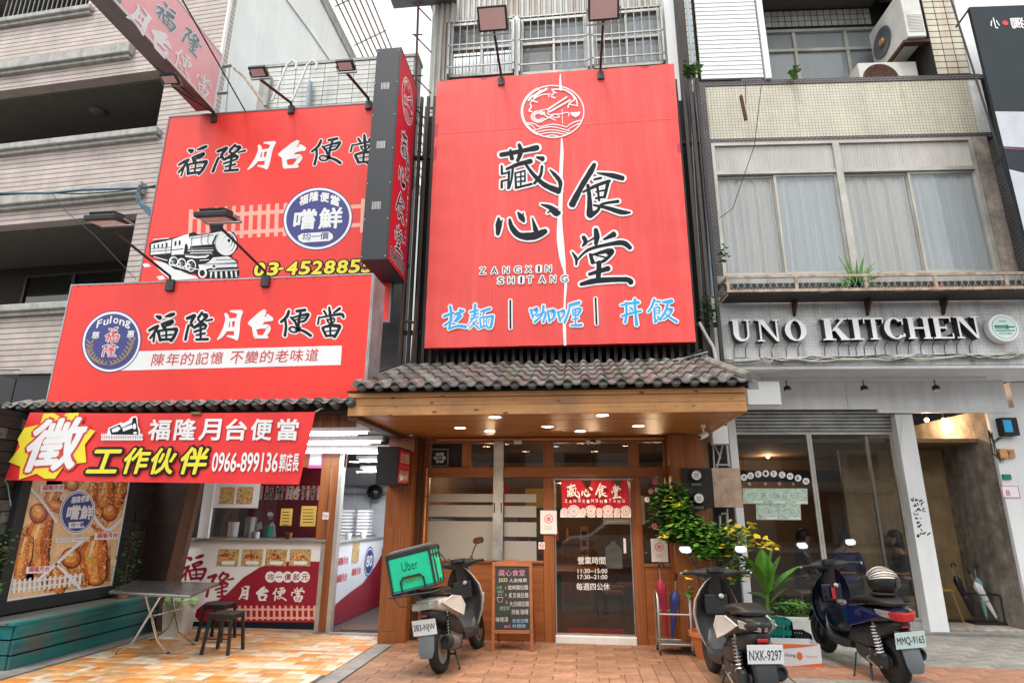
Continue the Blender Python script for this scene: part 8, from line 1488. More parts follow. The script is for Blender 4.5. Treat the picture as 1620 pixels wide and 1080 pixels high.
def scooter(label,loc,head,lean,body,shell2,rim,plate,platemat,taillamp,shock,glossy_seat='seatm',pitch=0,inner='plast',top=None,side=None):
 top=top or body;side=side or body
 t=thing('parked_scooter',label,'scooter',loc,'scooters parked in front of the shops',rot=(-lean,-pitch,head))
 L=dict(local=True)
 wheel(t,0,.235,rim,False);wheel(t,1.25,.235,rim,True)
 # upper shell in body colour, dark lower body
 q=MB();q.loft([ring_sec(*s_)for s_ in((-.36,.03,.705,.74),(-.33,.075,.675,.762),(-.24,.135,.635,.778),(-.08,.170,.595,.772),(.12,.178,.54,.745),(.32,.158,.48,.715),(.44,.118,.45,.66),(.47,.07,.46,.60))]);part('rear_body',q,M[top],t,smooth=True,sub=1,**L)
 q=MB();q.loft([ring_sec(*s_)for s_ in((-.31,.05,.60,.66),(-.24,.10,.545,.67),(-.08,.145,.47,.63),(.12,.155,.38,.59),(.32,.145,.29,.54),(.50,.13,.26,.44),(.56,.10,.27,.36))]);part('lower_body',q,M[shell2],t,smooth=True,sub=1,**L)
 for s_ in(-1,1):
  q=MB();pr=[(-.22,.70),(.05,.745),(.32,.705),(.45,.60),(.34,.50),(.05,.59)]
  q.add([Vector((x,s_*(.150+.03*math.sin((x+.3)*3.2)),z))for x,z in pr]+[Vector((x,s_*(.170+.03*math.sin((x+.3)*3.2)),z))for x,z in pr],[tuple(range(6)),tuple(range(11,5,-1))]+[(i,(i+1)%6,(i+1)%6+6,i+6)for i in range(6)])
  part('side_panel',q,M[side],t,bevel=.006,**L)
  # seat
 q=MB();q.loft([ring_sec(*s_,p=3)for s_ in((-.25,.07,.775,.80),(-.20,.115,.76,.845),(-.02,.145,.755,.865),(.14,.148,.745,.838),(.30,.13,.72,.800),(.44,.10,.69,.765),(.50,.05,.67,.72))]);part('seat',q,M[glossy_seat],t,smooth=True,sub=1,**L)
 part('seat_seam',MB().tube([Vector((-.2,.118,.80)),Vector((0,.147,.81)),Vector((.2,.14,.79)),Vector((.4,.105,.73)),Vector((.49,0,.70)),Vector((.4,-.105,.73)),Vector((.2,-.14,.79)),Vector((0,-.147,.81)),Vector((-.2,-.118,.80))],.004,5),M['black'],t,**L)
 part('grab_rail',MB().tube([(.0,.14,.77),(-.15,.15,.80),(-.32,.11,.82),(-.37,0,.825),(-.32,-.11,.82),(-.15,-.15,.80),(.0,-.14,.77)],.013,8),M['black' if body!='pwhite' else 'plast'],t,smooth=True,**L)
 # floor and leg shield
 q=MB();q.loft([ring_sec(*s_,p=4)for s_ in((.48,.135,.24,.33),(.62,.16,.22,.305),(.85,.165,.22,.31),(.96,.15,.24,.42),(1.0,.1,.28,.5))]);part('floorboard',q,M['plast'],t,smooth=True,**L)
 def shield(off,wsc,dx,zt=1.0):
  rows=[(.24,.93,.10),(.34,.99,.16),(.48,1.03,.215),(.62,1.045,.235),(.76,1.02,.215),(.86,.985,.165),(.95,.955,.10),(zt-.01,.94,.05)];rings=[]
  for z,x,w_ in rows:
   w_*=wsc;o=[]
   for k in range(9):
    u=-1+2*k/8;o.append(Vector((x+off-.085*u*u,w_*u,z)))
   for k in range(9):
    u=1-2*k/8;o.append(Vector((x+off+dx*(1-.55*u*u)-.085*u*u,w_*u,z)))
   rings.append(o)
  return MB().loft(rings)
 part('front_apron',shield(0,1.0,.09),M[body],t,smooth=True,ang=1.0,**L)
 part('inner_shield',shield(-.022,.93,.02,.99),M[inner],t,smooth=True,ang=1.0,**L)
 part('glove_box',MB().loft([[Vector((x,y,z))for y,z in((-w_,.62),(w_,.62),(w_*1.1,.82),(-w_*1.1,.82))]for x,w_ in((.97,.12),(.91,.11))]),M[inner],t,bevel=.015,**L)
 part('key_lock',MB().lathe((.905,-.05,.80),(-1,0,.3),[(.026,0),(.026,.012),(.018,.016)],14),M['steel'],t,smooth=True,**L)
 # front fender, fork, headlight
 q=MB();rings=[]
 for a in range(15,166,15):
  c=Vector((1.25+math.cos(R(a))*.285,0,.235+math.sin(R(a))*.285));d=Vector((math.cos(R(a)),0,math.sin(R(a))));wv=.072*math.sin(R(min(max(a,30),150)))
  rings.append([c+d*h+Vector((0,y_,0))for y_,h in((-wv,-.04),(-wv*.8,-.005),(0,.012),(wv*.8,-.005),(wv,-.04),(wv*.7,-.02),(0,-.004),(-wv*.7,-.02))])
 q.loft(rings);part('front_fender',q,M[body],t,smooth=True,**L)
 for s_ in(-1,1):part('fork_leg',MB().cyl((1.25,s_*.075,.235),(1.06,s_*.06,.72),.017,n=10),M['black'],t,smooth=True,**L)
 part('headlight',MB().sphere((1.03,0,.98),.09,14,(.6,1.1,.7)),M['lensc'],t,smooth=True,**L)
 # steering cowl, grips, levers
 q=MB();q.loft([[Vector((.92+dx+rx*math.cos(a)*.75,y_,zc_+rz*math.sin(a)))for a in[2*math.pi*k/12 for k in range(12)]]for y_,dx,rx,zc_,rz in((-.235,-.045,.028,1.035,.026),(-.17,-.02,.05,1.03,.04),(-.08,.01,.10,1.02,.065),(0,.02,.125,1.02,.075),(.08,.01,.10,1.02,.065),(.17,-.02,.05,1.03,.04),(.235,-.045,.028,1.035,.026))]);part('handlebar_cowl',q,M['plast'],t,smooth=True,sub=1,**L)
 part('steering_neck',MB().loft([[Vector((x+r_*math.cos(a),r_*1.2*math.sin(a),z))for a in[2*math.pi*k/10 for k in range(10)]]for z,x,r_ in((.80,1.0,.09),(.9,.96,.075),(1.0,.93,.085))]),M['plast'],t,smooth=True,**L)
 part('instrument_panel',MB().loft([[Vector((.86+.075*math.cos(a)*k_,.085*math.sin(a)*k_,1.078+h_+.0*k_))for a in[2*math.pi*j/16 for j in range(16)]]for k_,h_ in((1.1,-.03),(1.05,.0),(.9,.008),(.3,.01))]),M['black'],t,smooth=True,**L)
 for s_ in(-1,1):
  part('grip',MB().cyl((.875,s_*.225,1.035),(.845,s_*.355,1.03),.018,n=10),M['rubber'],t,smooth=True,**L)
  part('lever',MB().tube([(.905,s_*.21,1.04),(.925,s_*.27,1.03),(.91,s_*.36,1.02)],.007,6),M['steel'],t,**L)
  part('bar_end',MB().cyl((.845,s_*.355,1.03),(.842,s_*.372,1.029),.016,n=10),M['steel'],t,**L)
  ml=part('mirror',MB().tube([(.90,s_*.165,1.05),(.90,s_*.19,1.13),(.885,s_*.24,1.20),(.88,s_*.27,1.235)],.007,6),M['black'],t,smooth=True,**L)
  c=Vector((.88,s_*.29,1.265));rg=[]
  shp=[(-.072,-.01),(-.055,.032),(.0,.04),(.062,.034),(.078,.005),(.055,-.034),(-.01,-.042),(-.055,-.034)]
  for dx,k_ in((.03,.5),(.02,.9),(.0,1.0),(-.004,.96)):rg.append([c+Vector((dx,s_*y_*k_,z_*k_))for y_,z_ in shp])
  part('mirror_housing',MB().loft(rg),M['plast'],ml,smooth=True,**L)
  part('mirror_glass',MB().add([c+Vector((-.020+z_*.45,s_*y_*.88,z_*.86))for y_,z_ in shp],[tuple(range(8))]),M['mirrorm'],ml,**L)
  # tail lamp
 if taillamp=='wide':
  for s_ in(-1,1):
   q=MB();q.hexa([(-.345,s_*.015,.665),(-.20,s_*.155,.675),(-.18,s_*.14,.675),(-.30,s_*.01,.665),(-.375,s_*.02,.70),(-.20,s_*.165,.745),(-.18,s_*.15,.745),(-.33,s_*.01,.70)]);part('tail_light',q,M['lensc'],t,bevel=.006,**L)
  part('reflector',MB().box(-.318,-.308,-.045,.045,.585,.615),M['lensr'],t,bevel=.004,**L)
 elif taillamp=='red':
  q=MB();q.loft([[Vector((x-dd*abs(y_)/.1*.0,y_,z_))for y_,z_ in((-w_,.665),(w_,.665),(w_*1.25,.745),(-w_*1.25,.745))]for x,w_,dd in((-.26,.11,0),(-.335,.085,0),(-.375,.045,0))]);part('tail_light',q,M['lensr'],t,bevel=.01,**L)
  for s_ in(-1,1):q=MB();q.hexa([(-.30,s_*.10,.68),(-.14,s_*.163,.69),(-.14,s_*.15,.69),(-.28,s_*.09,.68),(-.31,s_*.11,.745),(-.12,s_*.172,.75),(-.12,s_*.155,.75),(-.28,s_*.09,.745)]);part('turn_signal',q,M['lensc'],t,bevel=.005,**L)
  part('reflector',MB().box(-.31,-.30,-.04,.04,.60,.62),M['lensr'],t,**L)
 else:
  q=MB();q.loft([[Vector((x,y_,z_))for y_,z_ in((-w_,.665),(w_,.665),(w_*1.05,.735),(-w_*1.05,.735))]for x,w_ in((-.25,.14),(-.33,.12),(-.37,.08))]);part('tail_light',q,M['lensc'],t,bevel=.008,**L)
  part('reflector',MB().box(-.318,-.308,-.03,.03,.59,.612),M['lensr'],t,bevel=.003,**L)
  # mudguard and licence plate
 q=MB();q.loft([[Vector((x,-w_,z)),Vector((x-.012,0,z-.004)),Vector((x,w_,z)),Vector((x+.012,w_,z)),Vector((x,0,z-.004)),Vector((x+.012,-w_,z))]for x,w_,z in((-.20,.065,.62),(-.27,.08,.52),(-.315,.085,.40),(-.35,.085,.28),(-.355,.06,.215))]);part('mudguard',q,M['plastg' if taillamp!='wide' else 'plast'],t,smooth=True,**L)
 pw=.15 if len(plate)>7 else.13;ph=.075
 FP=Face((-.325,0,.505),(0,-1,0),(-.12,0,1));FP.nx=FP.ax.cross(FP.bx).normalized()
 FP.o=Vector((-.335,0,.50))if taillamp!='none' else FP.o
 lp=part('license_plate',MB().fbox(FP,(-pw,pw,-ph,ph),0,.003),M[platemat],t,bevel=.002,**L)
 b=MB();ttext(b,FP,plate,(-pw*.9,-ph*.62),(pw*.9,-ph*.62),(-pw*.9,ph*.45),.0045,bold=.012);part('lettering',b,M['plateink'],lp,fix=False,**L)
 part('plate_bracket',MB().box(-.32,-.22,-.03,.03,.55,.58),M['black'],t,**L)
 # engine, air box, belt case, muffler, shocks, stand
 q=MB();q.loft([[Vector((x,.075+(w_ if k in(1,2)else 0),zc_+(h_ if k in(2,3)else-h_)))for k in range(4)]for x,w_,zc_,h_ in((-.09,.05,.25,.06),(-.02,.075,.255,.085),(.2,.08,.27,.08),(.38,.07,.29,.06))]);part('engine_case',q,M['plast'],t,bevel=.02,**L)
 q=MB();q.loft([[Vector((x,.08+(w_ if k in(1,2)else 0),zc_+(h_ if k in(2,3)else-h_)))for k in range(4)]for x,w_,zc_,h_ in((-.02,.06,.42,.05),(.1,.085,.42,.07),(.32,.08,.40,.055))]);part('air_box',q,M['plast'],t,bevel=.02,**L)
 part('cylinder_block',MB().box(.15,.5,-.10,.07,.24,.42),M['greymet'],t,bevel=.02,**L)
 part('exhaust_pipe',MB().tube([(.5,-.04,.25),(.42,-.12,.2),(.3,-.13,.19),(.18,-.13,.235)],.018,8),M['rust'],t,smooth=True,**L)
 q=MB();q.lathe((.22,-.135,.24),(-1,-.06,.22),[(.03,0),(.062,.05),(.07,.12),(.07,.40),(.06,.44),(.04,.445),(.038,.42),(.01,.42)],18);mf=part('muffler',q,M['blackm'],t,smooth=True,**L)
 part('heat_shield',MB().lathe((.22,-.135,.24),(-1,-.06,.22),[(.073,.14),(.0735,.36)],18),M['plast' if taillamp=='wide' else 'plastg'],mf,**L)
 for s_ in((1,-1)if shock=='both' else(1,)):
  a_,c_=Vector((-.03,s_*.125,.27)),Vector((-.0,s_*.13,.60));sk=part('shock_absorber',MB().cyl(a_,c_,.014,n=8),M['steel'],t,**L);pts=[]
  for i in range(90):u=i/89;pts.append(a_.lerp(c_,.15+.8*u)+Vector((math.cos(u*9*2*math.pi),math.sin(u*9*2*math.pi),0))*.03)
  part('spring',MB().tube(pts,.007,5),M['whitep' if body=='pdkblue' else 'steel' if taillamp=='wide' else 'black'],sk,**L)
 for s_ in(-1,1):part('brake_cable',MB().tube([(.90,s_*.2,1.03),(.97,s_*.15,1.10),(1.0,s_*.06,1.02),(1.02,s_*.04,.92)],.005,5),M['rubber'],t,smooth=True,**L)
 part('kick_lever',MB().tube([(.1,.165,.27),(.12,.19,.25),(-.06,.195,.19)],.01,6),M['steel'],t,smooth=True,**L)
 for x_,z_ in((-.04,.2),(.1,.33),(.3,.22),(.02,.3)):part('engine_bolt',MB().lathe((x_,.148,z_),(0,1,0),[(.012,0),(.012,.008),(.006,.01)],8),M['steel'],t,**L)
 part('center_stand',MB().tube([(.28,.06,.2),(.20,.13,.012),(.14,.15,.008)],.012,6).tube([(.28,-.06,.2),(.20,-.13,.012),(.14,-.15,.008)],.012,6).cyl((.25,-.09,.14),(.25,.09,.14),.01,n=6),M['black'],t,**L)
 part('side_stand',MB().tube([(.42,.12,.22),(.38,.2,.03),(.34,.23,.02)],.01,6),M['black'],t,**L)
 part('rear_hugger',MB().loft([[Vector((math.cos(R(a))*.262+h_*math.cos(R(a)),y_,.235+math.sin(R(a))*.262+h_*math.sin(R(a))))for y_,h_ in((-.06,0),(.06,0),(.06,.008),(-.06,.008))]for a in range(40,141,20)]),M['plast'],t,**L)
 return t
def hd(x0,y0,x1,y1):return math.atan2(y1-y0,x1-x0)
s1=scooter('white and grey scooter carrying a green delivery bag left of the chalkboard',(-1.50,6.93,0),hd(-1.52,6.93,-1.34,8.15),R(9),'pwhite','plast','galv','383-NJW','platew','box','both')
q=MB();q.loft([ring_sec(*s_)for s_ in((.46,.10,.40,.62),(.58,.135,.33,.66),(.74,.14,.31,.66),(.88,.13,.33,.60),(.97,.1,.36,.54))])
HUMP=q
s2=scooter('white and black scooter seen from behind in front of the potted plants',(1.47,6.12,0),hd(1.52,6.1,1.40,7.4),R(1),'pwhite','plast','black','NXK-9297','platew','wide','both',top='plast')
s3=scooter('dark blue scooter with a striped helmet on its seat in front of the right shop',(3.05,7.06,0),hd(3.17,7.0,2.96,8.3),R(4),'pdkblue','plast','black','MMQ-9165','plateg','red','one',pitch=R(2.5),inner='pdkblue',side='pblue')
part('center_cover',HUMP,M['pdkblue'],s3,smooth=True,sub=1,local=True);part('fuel_cap',MB().lathe((.72,.02,.66),(0,0,1),[(.05,-.01),(.05,.012),(.04,.018)],16),M['steel'],s3,smooth=True,local=True);part('key_tag',MB().box(.885,.895,-.02,.02,.66,.78),M['lensr'],s3,local=True)
fb_=Face((.0,.19,0),(-1,0,0));b=MB();brush(b,lambda x,y,n:Vector((x/1000,.203,y/1000)),[[(60,655,4),(120,690,8),(180,665,4)],[(90,640,3),(130,660,6),(170,645,3)]],0,0,0);part('badge',b,M['steel'],s3,fix=False,local=True)
# delivery bag on a rack
def loc2w(t,v):return MW[t.name]@Vector(v)
TB=thing('delivery_bag','bright green insulated delivery bag with black edges strapped on the rear of the scooter','bag',tuple(loc2w(s1,(-.33,.02,.865))),rot=(-R(14),0,s1.rotation_euler.z+R(9)))
bx,by,bz=.20,.225,.40
part('bag_body',MB().box(-bx,bx,-by,by,.02,bz),M['ubergreen'],TB,bevel=.025,local=True)
for x_,y_ in((-bx,-by),(-bx,by),(bx,-by),(bx,by)):part('edge_piping',MB().cyl((x_*1.0,y_*1.0,.02),(x_*1.0,y_*1.0,bz-.01),.013,n=6),M['bagblack'],TB,local=True)
for x_ in(-bx,bx):
 for z_ in(.02,):part('edge_piping',MB().cyl((x_,-by,z_),(x_,by,z_),.012,n=6),M['bagblack'],TB,local=True)
for y_ in(-by,by):part('edge_piping',MB().cyl((-bx,y_,.02),(bx,y_,.02),.012,n=6),M['bagblack'],TB,local=True)
part('lid',MB().loft([[Vector((sx*(bx+w_),sy*(by+w_),z_))for sx,sy in((-1,-1),(1,-1),(1,1),(-1,1))]for z_,w_ in((bz-.045,.006),(bz,.008),(bz+.015,0),(bz+.022,-.04))]),M['bagblack'],TB,bevel=.008,local=True)
part('lid_foil',MB().loft([[Vector((sx*(bx-.02-w_),sy*(by-.02-w_),z_))for sx,sy in((-1,-1),(1,-1),(1,1),(-1,1))]for z_,w_ in((bz+.021,.02),(bz+.03,.03))]),M['bagshine'],TB,local=True)
FBg=Face((-bx-.001,0,0),(0,-1,0));b=MB();ttext(b,FBg,'Uber',(-.085,.215),(.085,.215),(-.085,.30),.002,bold=-.01);part('lettering',b,M['ink'],TB,fix=False,local=True)
b=MB();ttext(b,FBg,'Eats',(-.07,.105),(.09,.105),(-.07,.175),.002,bold=.03);part('lettering',b,M['leafl'],TB,fix=False,local=True)
part('front_handle',MB().tube([FBg.w(-.12,.03,.004),FBg.w(-.12,.12,.012),FBg.w(-.09,.155,.014),FBg.w(.09,.155,.014),FBg.w(.12,.12,.012),FBg.w(.12,.03,.004)],.009,6),M['bagblack'],TB,local=True)
FBr=Face((0,-by-.001,0),(1,0,0));part('side_strap',MB().fbox(FBr,(-.08,-.05,.02,bz-.05),0,.005).fbox(FBr,(.05,.08,.02,bz-.05),0,.005).fbox(FBr,(-bx+.01,bx-.01,bz-.1,bz-.08),0,.004),M['bagblack'],TB,local=True)
part('side_pocket',MB().fbox(FBr,(-.04,.14,.06,.26),.001,.012),M['ubergreen'],TB,bevel=.005,local=True)
RK=thing('luggage_rack','black steel luggage rack under the green delivery bag','rack',tuple(loc2w(s1,(-.33,.02,.84))),rot=(-R(9),0,s1.rotation_euler.z+R(4)))
part('rack_frame',MB().tube([(-.24,-.24,0),(-.24,.24,0),(.2,.24,0),(.2,-.24,0)],.01,6,closed=True),M['black'],RK,local=True)
for k in range(5):part('rack_bar',MB().cyl((-.24,-.2+k*.1,.0),(.2,-.2+k*.1,.0),.006,n=6),M['black'],RK,local=True)
part('hanging_strap',MB().tube([(-.22,.2,0),(-.24,.14,-.09),(-.24,.02,-.12),(-.2,-.06,-.02)],.006,5),M['bagblack'],RK,local=True)
# helmet on the blue scooter
hc=loc2w(s3,(-.06,.0,.99));HM=thing('motorcycle_helmet','black white and beige striped full face helmet resting on the blue scooter seat','helmet',tuple(hc-Vector((0,0,.13))))
q=MB();n_=24;rings=[]
for i in range(13):
 th=math.pi*(.02+i/12*.80);rings.append([hc+Vector((math.sin(th)*math.cos(a)*.150*(1+.12*math.cos(a)*(th>1)),math.sin(th)*math.sin(a)*.132,math.cos(th)*.135))for a in[2*math.pi*j/n_ for j in range(n_)]])
part('helmet_shell',q.loft(rings),M['black'],HM,smooth=True)
for i,(w_,m_,off)in enumerate(((.26,'whitep',.35),(.10,'navy',.12),(.26,'whitep',-.1),(.08,'curtain2',-.32),(.3,'rustl',-.56),(.14,'whitep',-.84),(.2,'rustl',-1.06),(.1,'whitep',-1.25))):
 q=MB();vs=[];k=14
 for j in range(k+1):
  ph=R(-70+150*j/k)
  for s_ in(-.5,.5):
   az=off+s_*w_*(1-.5*abs(ph));d=Vector((math.sin(ph),math.sin(az)*math.cos(ph),math.cos(az)*math.cos(ph)));vs.append(hc+Vector((d.x*.1535*(1.06 if d.x>0 else.97),d.y*.1350,d.z*.138)))
 q.add(vs,[(2*j,2*j+1,2*j+3,2*j+2)for j in range(k)]);part('painted_stripe',q,M[m_],HM,smooth=True)
part('visor',MB().loft([[hc+Vector((.155*math.cos(a)*(1.06),.138*math.sin(a),z_))for a in[R(-60+120*j/8)for j in range(9)]]+[hc+Vector((.15*math.cos(a)*(1.04),.134*math.sin(a),z_))for a in[R(60-120*j/8)for j in range(9)]]for z_ in(-.05,.0,.04)]),M['black'],HM,smooth=True)
part('neck_rim',MB().tube([hc+Vector((math.cos(a)*.10,math.sin(a)*.09,-.118))for a in[2*math.pi*j/16 for j in range(16)]],.016,6,closed=True),M['rubber'],HM,smooth=True)
# --- plants and boxes between the middle and right shops
VN=thing('potted_vine','tall vine with green and yellow leaves growing from a large orange pot','plant',(1.42,8.0,0))
part('pot',MB().lathe((1.42,8.0,0),(0,0,1),[(.13,0),(.19,.24),(.205,.25),(.205,.3),(.18,.3),(.17,.26),(.01,.25)],24),M['terracotta'],VN,smooth=True)
def stems(par,pts_list,m_='stem',r=.009):
 for pts in pts_list:part('stem',MB().tube([P(x,y,Y=Y)for x,y,Y in pts],[r*(1-.6*i/len(pts))for i in range(len(pts))],6),M[m_],par,smooth=True)
stems(VN,(((1112,1000,8.0),(1108,930,8.05),(1100,870,8.1),(1070,810,8.15),(1045,770,8.2)),((1112,1000,8.0),(1118,900,8.0),(1130,850,8.0),(1160,830,7.9),(1200,840,7.8)),((1110,940,8),(1095,880,8.1),(1060,830,8.15))))
for i,(x,y,Y,r,k,sz,m_)in enumerate(((1068,785,8.1,(.17,.12,.2),210,.07,'leafd'),(1045,800,8.15,(.14,.1,.3),170,.065,'leafd'),(1080,815,8.1,(.2,.13,.2),210,.075,'leaf'),(1065,840,8.1,(.16,.13,.14),120,.08,'leaf'),(1105,845,8.0,(.24,.15,.2),260,.08,'leaf'),(1090,832,7.95,(.26,.1,.16),110,.085,'leafl'),(1070,800,7.98,(.14,.08,.2),80,.08,'leafl'),(1125,858,7.85,(.2,.1,.14),80,.085,'leafl'),(1130,862,7.95,(.2,.15,.16),180,.075,'leaf'),(1100,835,8.0,(.22,.14,.15),60,.08,'leafl'),(1115,870,7.95,(.22,.15,.1),60,.07,'leafl'),(1075,790,8.0,(.12,.05,.06),9,.11,'leafy'),(1052,845,8.0,(.1,.06,.07),12,.10,'leafy'),(1085,905,8.0,(.06,.06,.12),10,.09,'leafy'),(1090,935,8.0,(.06,.06,.1),10,.07,'leaf'),(1165,835,7.8,(.22,.15,.12),60,.085,'leafy'),(1165,845,7.85,(.22,.15,.16),70,.07,'leafl'),(1195,855,7.7,(.2,.15,.12),40,.09,'leafy'),(1160,900,7.8,(.14,.12,.14),34,.09,'leafy'),(1165,890,7.85,(.16,.12,.2),60,.07,'leaf'),(1215,860,7.7,(.12,.1,.06),16,.10,'leafy'),(1150,865,7.85,(.12,.1,.1),30,.09,'leafy'))):
 b=MB();leafcloud(b,P(x,y,Y=Y),r,int(k*(1.7 if m_!='leafy' else.55)),sz*1.12,seed=i+50);part('leaf_cluster',b,M[m_],VN,kind='stuff',fix=False)
WR=thing('hanging_wreath','small wreath with pink and white flowers hanging in the narrow window','wreath',P(1036,790,Y=8.5));b=MB();leafcloud(b,P(1036,775,Y=8.52),(.09,.04,.14),60,.06,seed=3);part('leaves',b,M['leaf'],WR,kind='stuff',fix=False)
for x,y,m_ in((1036,762,'flower'),(1030,777,'flower'),(1040,775,'white'),(1024,790,'white'),(1036,832,'flower')):
 b=MB();c=P(x,y,Y=8.47)
 for k in range(6):a_=k*math.pi/3;b.sphere(c+Vector((math.cos(a_)*.022,0,math.sin(a_)*.022)),.018,8,(1,.4,1))
 part('flower',b,M[m_],WR,smooth=True)
def bigleaf(mb,base,d,L_,w_,droop,n=8):
 base=Vector(base);d=Vector(d).normalized();s_=d.cross(Vector((0,0,1)));
 if s_.length<.1:s_=Vector((1,0,0))
 s_.normalize();vs=[];up=s_.cross(d)
 for i in range(n+1):
  t_=i/n;c=base+d*L_*t_+Vector((0,0,-droop*t_*t_*L_));ww=w_*math.sin(math.pi*min(1,t_*.93+.05))**.8
  vs+=[c-s_*ww+up*ww*.35,c-up*.004,c+s_*ww+up*ww*.35]
 mb.add(vs,[(3*i,3*i+1,3*i+4,3*i+3)for i in range(n)]+[(3*i+1,3*i+2,3*i+5,3*i+4)for i in range(n)])
BP=thing('broad_leaf_plant','potted plant with large glossy green leaves in front of the glass of the right shop','plant',P(1215,1005,Z=0));bc=P(1215,985,Y=8.6)
part('pot',MB().lathe((bc.x,bc.y,0),(0,0,1),[(.12,0),(.16,.24),(.17,.24),(.15,.235)],18),M['blackm'],BP,smooth=True)
for i,(x,y,ex,ey,w_,dr)in enumerate(((1213,940,1180,885,.115,.1),(1213,940,1206,880,.12,.0),(1215,940,1232,888,.12,.05),(1216,945,1258,895,.095,.25),(1216,940,1250,912,.10,.3),(1213,950,1185,935,.085,.4),(1218,960,1272,950,.055,.5),(1213,945,1222,870,.06,.0),(1216,960,1240,930,.06,.3),(1212,960,1190,955,.05,.5))):
 a_=P(x,y,Y=8.6);e_=P(ex,ey,Y=8.6-.12+.05*i%.3);b=MB();d=e_-a_;bigleaf(b,a_+Vector((0,0,.02)),d,d.length*1.15,w_,dr*.5);part('leaf',b,M['leafl'],BP,smooth=True,fix=False);part('leaf_stalk',MB().tube([Vector((bc.x,bc.y,.22)),(Vector((bc.x,bc.y,.3))+a_)/2,a_+Vector((0,0,.03))],.008,6),M['leafl'],BP,smooth=True)
PT_=thing('planter_trough','low white planter trough with small green plants along the glass front','planter',(2.9,9.75,0));r0=P(1236,998,Z=0);r1=P(1312,996,Z=0)
part('trough',MB().box(r0.x-.1,r1.x+.05,9.62,9.84,0,.24),M['planterw'],PT_,bevel=.01)
for k in range(24):part('rib',MB().box(r0.x-.08+k*(r1.x-r0.x+.1)/24,r0.x-.06+k*(r1.x-r0.x+.1)/24,9.612,9.62,.02,.2),M['planterw'],PT_)
for i,x in enumerate((1243,1262,1285,1303)):b=MB();leafcloud(b,P(x,960,Y=9.72),(.16,.1,.13 if i<2 else.07),120,.06,seed=i+7);part('plant_foliage',b,M['leafl' if i%2 else 'leaf'],PT_,kind='stuff',fix=False)
def crate(name,label,c,sx,sy,z0,z1,m_,tilt=0):
 t=thing(name,label,'crate',c,rot=(0,tilt,0));
 for i in range(4):z=z0+(z1-z0)*i/3.3;part('band',MB().ring(Face((0,0,0),(1,0,0),(0,1,0)),(-sx,sx,-sy,sy),.012,z,z+(z1-z0)*.13),M[m_],t,local=True)
 q=MB()
 for i in range(9):
  for s_ in(-1,1):u=-1+i/4;q.box(sx*u-.008,sx*u+.008,s_*sy-.008,s_*sy+.008,z0,z1);q.box(s_*sx-.008,s_*sx+.008,sy*u-.008,sy*u+.008,z0,z1)
 part('crate_bars',q,M[m_],t,local=True,kind='stuff');part('crate_floor',MB().box(-sx,sx,-sy,sy,z0,z0+.015),M[m_],t,local=True);return t
e_=[P(x,975,Y=8.3).x for x in(1192,1246,1276)]
crate('plastic_crate','black plastic crate behind the white and orange carton',((e_[1]+e_[2])/2+.01,8.4,0),(e_[2]-e_[1])/2,.14,0,.25,'crateb')
crate('plastic_crate','turquoise plastic crate standing behind the black and white scooter',((e_[0]+e_[1])/2,8.3,0),(e_[1]-e_[0])/2,.13,.02,.40,'crateg')
CB=thing('cardboard_box','open white and orange cardboard carton on the ground between two scooters','box',(2.36,7.75,0));c0=P(1228,1056,Z=0);c1=P(1302,1057,Z=0);x0,x1,y0,y1,h=c0.x+.02,c1.x,c1.y,c1.y+.32,.24
part('front',MB().box(x0,x1,y0,y0+.008,0,h),M['cardw'],CB);part('back',MB().box(x0,x1,y1,y1+.008,0,h),M['cardw'],CB);part('side',MB().box(x0,x0+.008,y0+.009,y1-.001,0,h),M['cardw'],CB);part('side',MB().box(x1-.008,x1,y0+.009,y1-.001,0,h),M['cardw'],CB);part('bottom',MB().box(x0+.01,x1-.01,y0+.01,y1-.01,0,.01),M['cardw'],CB)
FCb=Face((x0,y0-.001,0),(1,0,0));wd_=x1-x0
for pts in([(0,0),(wd_,0),(wd_,.055),(wd_*.3,.015),(0,.01)],[(0,h),(wd_,h),(wd_*.6,h-.03),(0,h-.06)]):part('orange_print',MB().poly(FCb,pts,.001),M['cardo'],CB,fix=False)
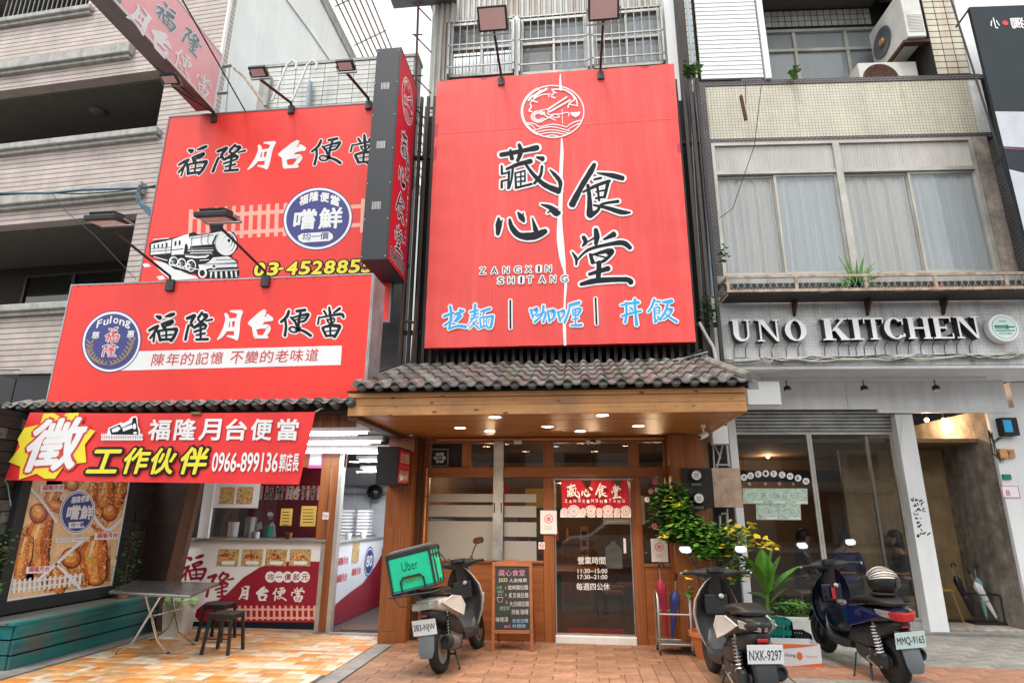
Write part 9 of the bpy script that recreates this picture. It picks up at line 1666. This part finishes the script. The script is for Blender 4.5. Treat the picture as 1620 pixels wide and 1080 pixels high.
b=MB();b.poly(FCb,[(wd_*.52+.032*math.cos(i*.4),.12+.04*math.sin(i*.4))for i in range(16)],.0015);part('logo_print',b,M['cardo'],CB,fix=False);b=MB();ttext(b,FCb,'Hsing',(wd_*.2,.1),(wd_*.43,.1),(wd_*.2,.145),.0015);part('lettering',b,M['ink'],CB,fix=False);b=MB();ttext(b,FCb,'Thanks U',(wd_*.64,.11),(wd_*.9,.11),(wd_*.64,.13),.0015);part('lettering',b,M['cardo'],CB,fix=False)
# --- the other side of the street, seen in the glass
OB=thing('opposite_building','plain apartment row across the street, mirrored in the shop glass','building',(0,-17,0));part('wall',MB().box(-30,30,-20,-17,0,9.5),M['concrete_l'],OB);FO=Face((0,-16.99,0),(-1,0,0))
for i in range(-6,7):
 for z in(3.6,6.6):part('window',MB().fbox(FO,(i*4-.9,i*4+.9,z,z+1.5),-.02,.04),M['carglass'],OB)
 part('shutter',MB().fbox(FO,(i*4-1.6,i*4+1.6,.1,2.7),-.02,.05),M['galv' if i%2 else 'roomd'],OB)
part('canopy',MB().box(-30,30,-16.98,-15.6,2.9,3.1),M['greymet'],OB)
def car(x,y,lab):
 t=thing('parked_car',lab,'car',(x,y,0));prof=[(-2.1,.35),(-2.15,.75),(-1.9,.95),(-1.3,1.0),(-.75,1.42),(.7,1.45),(1.35,1.02),(2.0,.9),(2.15,.6),(2.1,.3)]
 part('body',MB().loft([[Vector((x+px_,y+w_,z_*(1 if abs(w_)<.8 else.96)+.0))for px_,z_ in prof]for w_ in(-.85,-.75,.75,.85)]),M['carw'],t,smooth=True,bevel=.04)
 for s_ in(-1,1):
  part('side_glass',MB().add([Vector((x+a_,y+s_*.858,z_))for a_,z_ in((-1.15,1.02),(-.72,1.34),(.62,1.36),(1.15,1.02))],[(0,1,2,3)]),M['carglass'],t)
  for wx in(-1.3,1.3):part('wheel',MB().lathe((x+wx,y+s_*.7,.31),(0,s_,0),[(.3,0),(.31,.02),(.31,.18),(.28,.2),(.1,.19)],20),M['rubber'],t,smooth=True)
car(1.5,-2.6,'white car parked at the kerb behind the viewpoint, mirrored in the glass door');car(-5.0,-2.6,'second white car parked at the kerb behind the viewpoint')
bpy.context.view_layer.update()
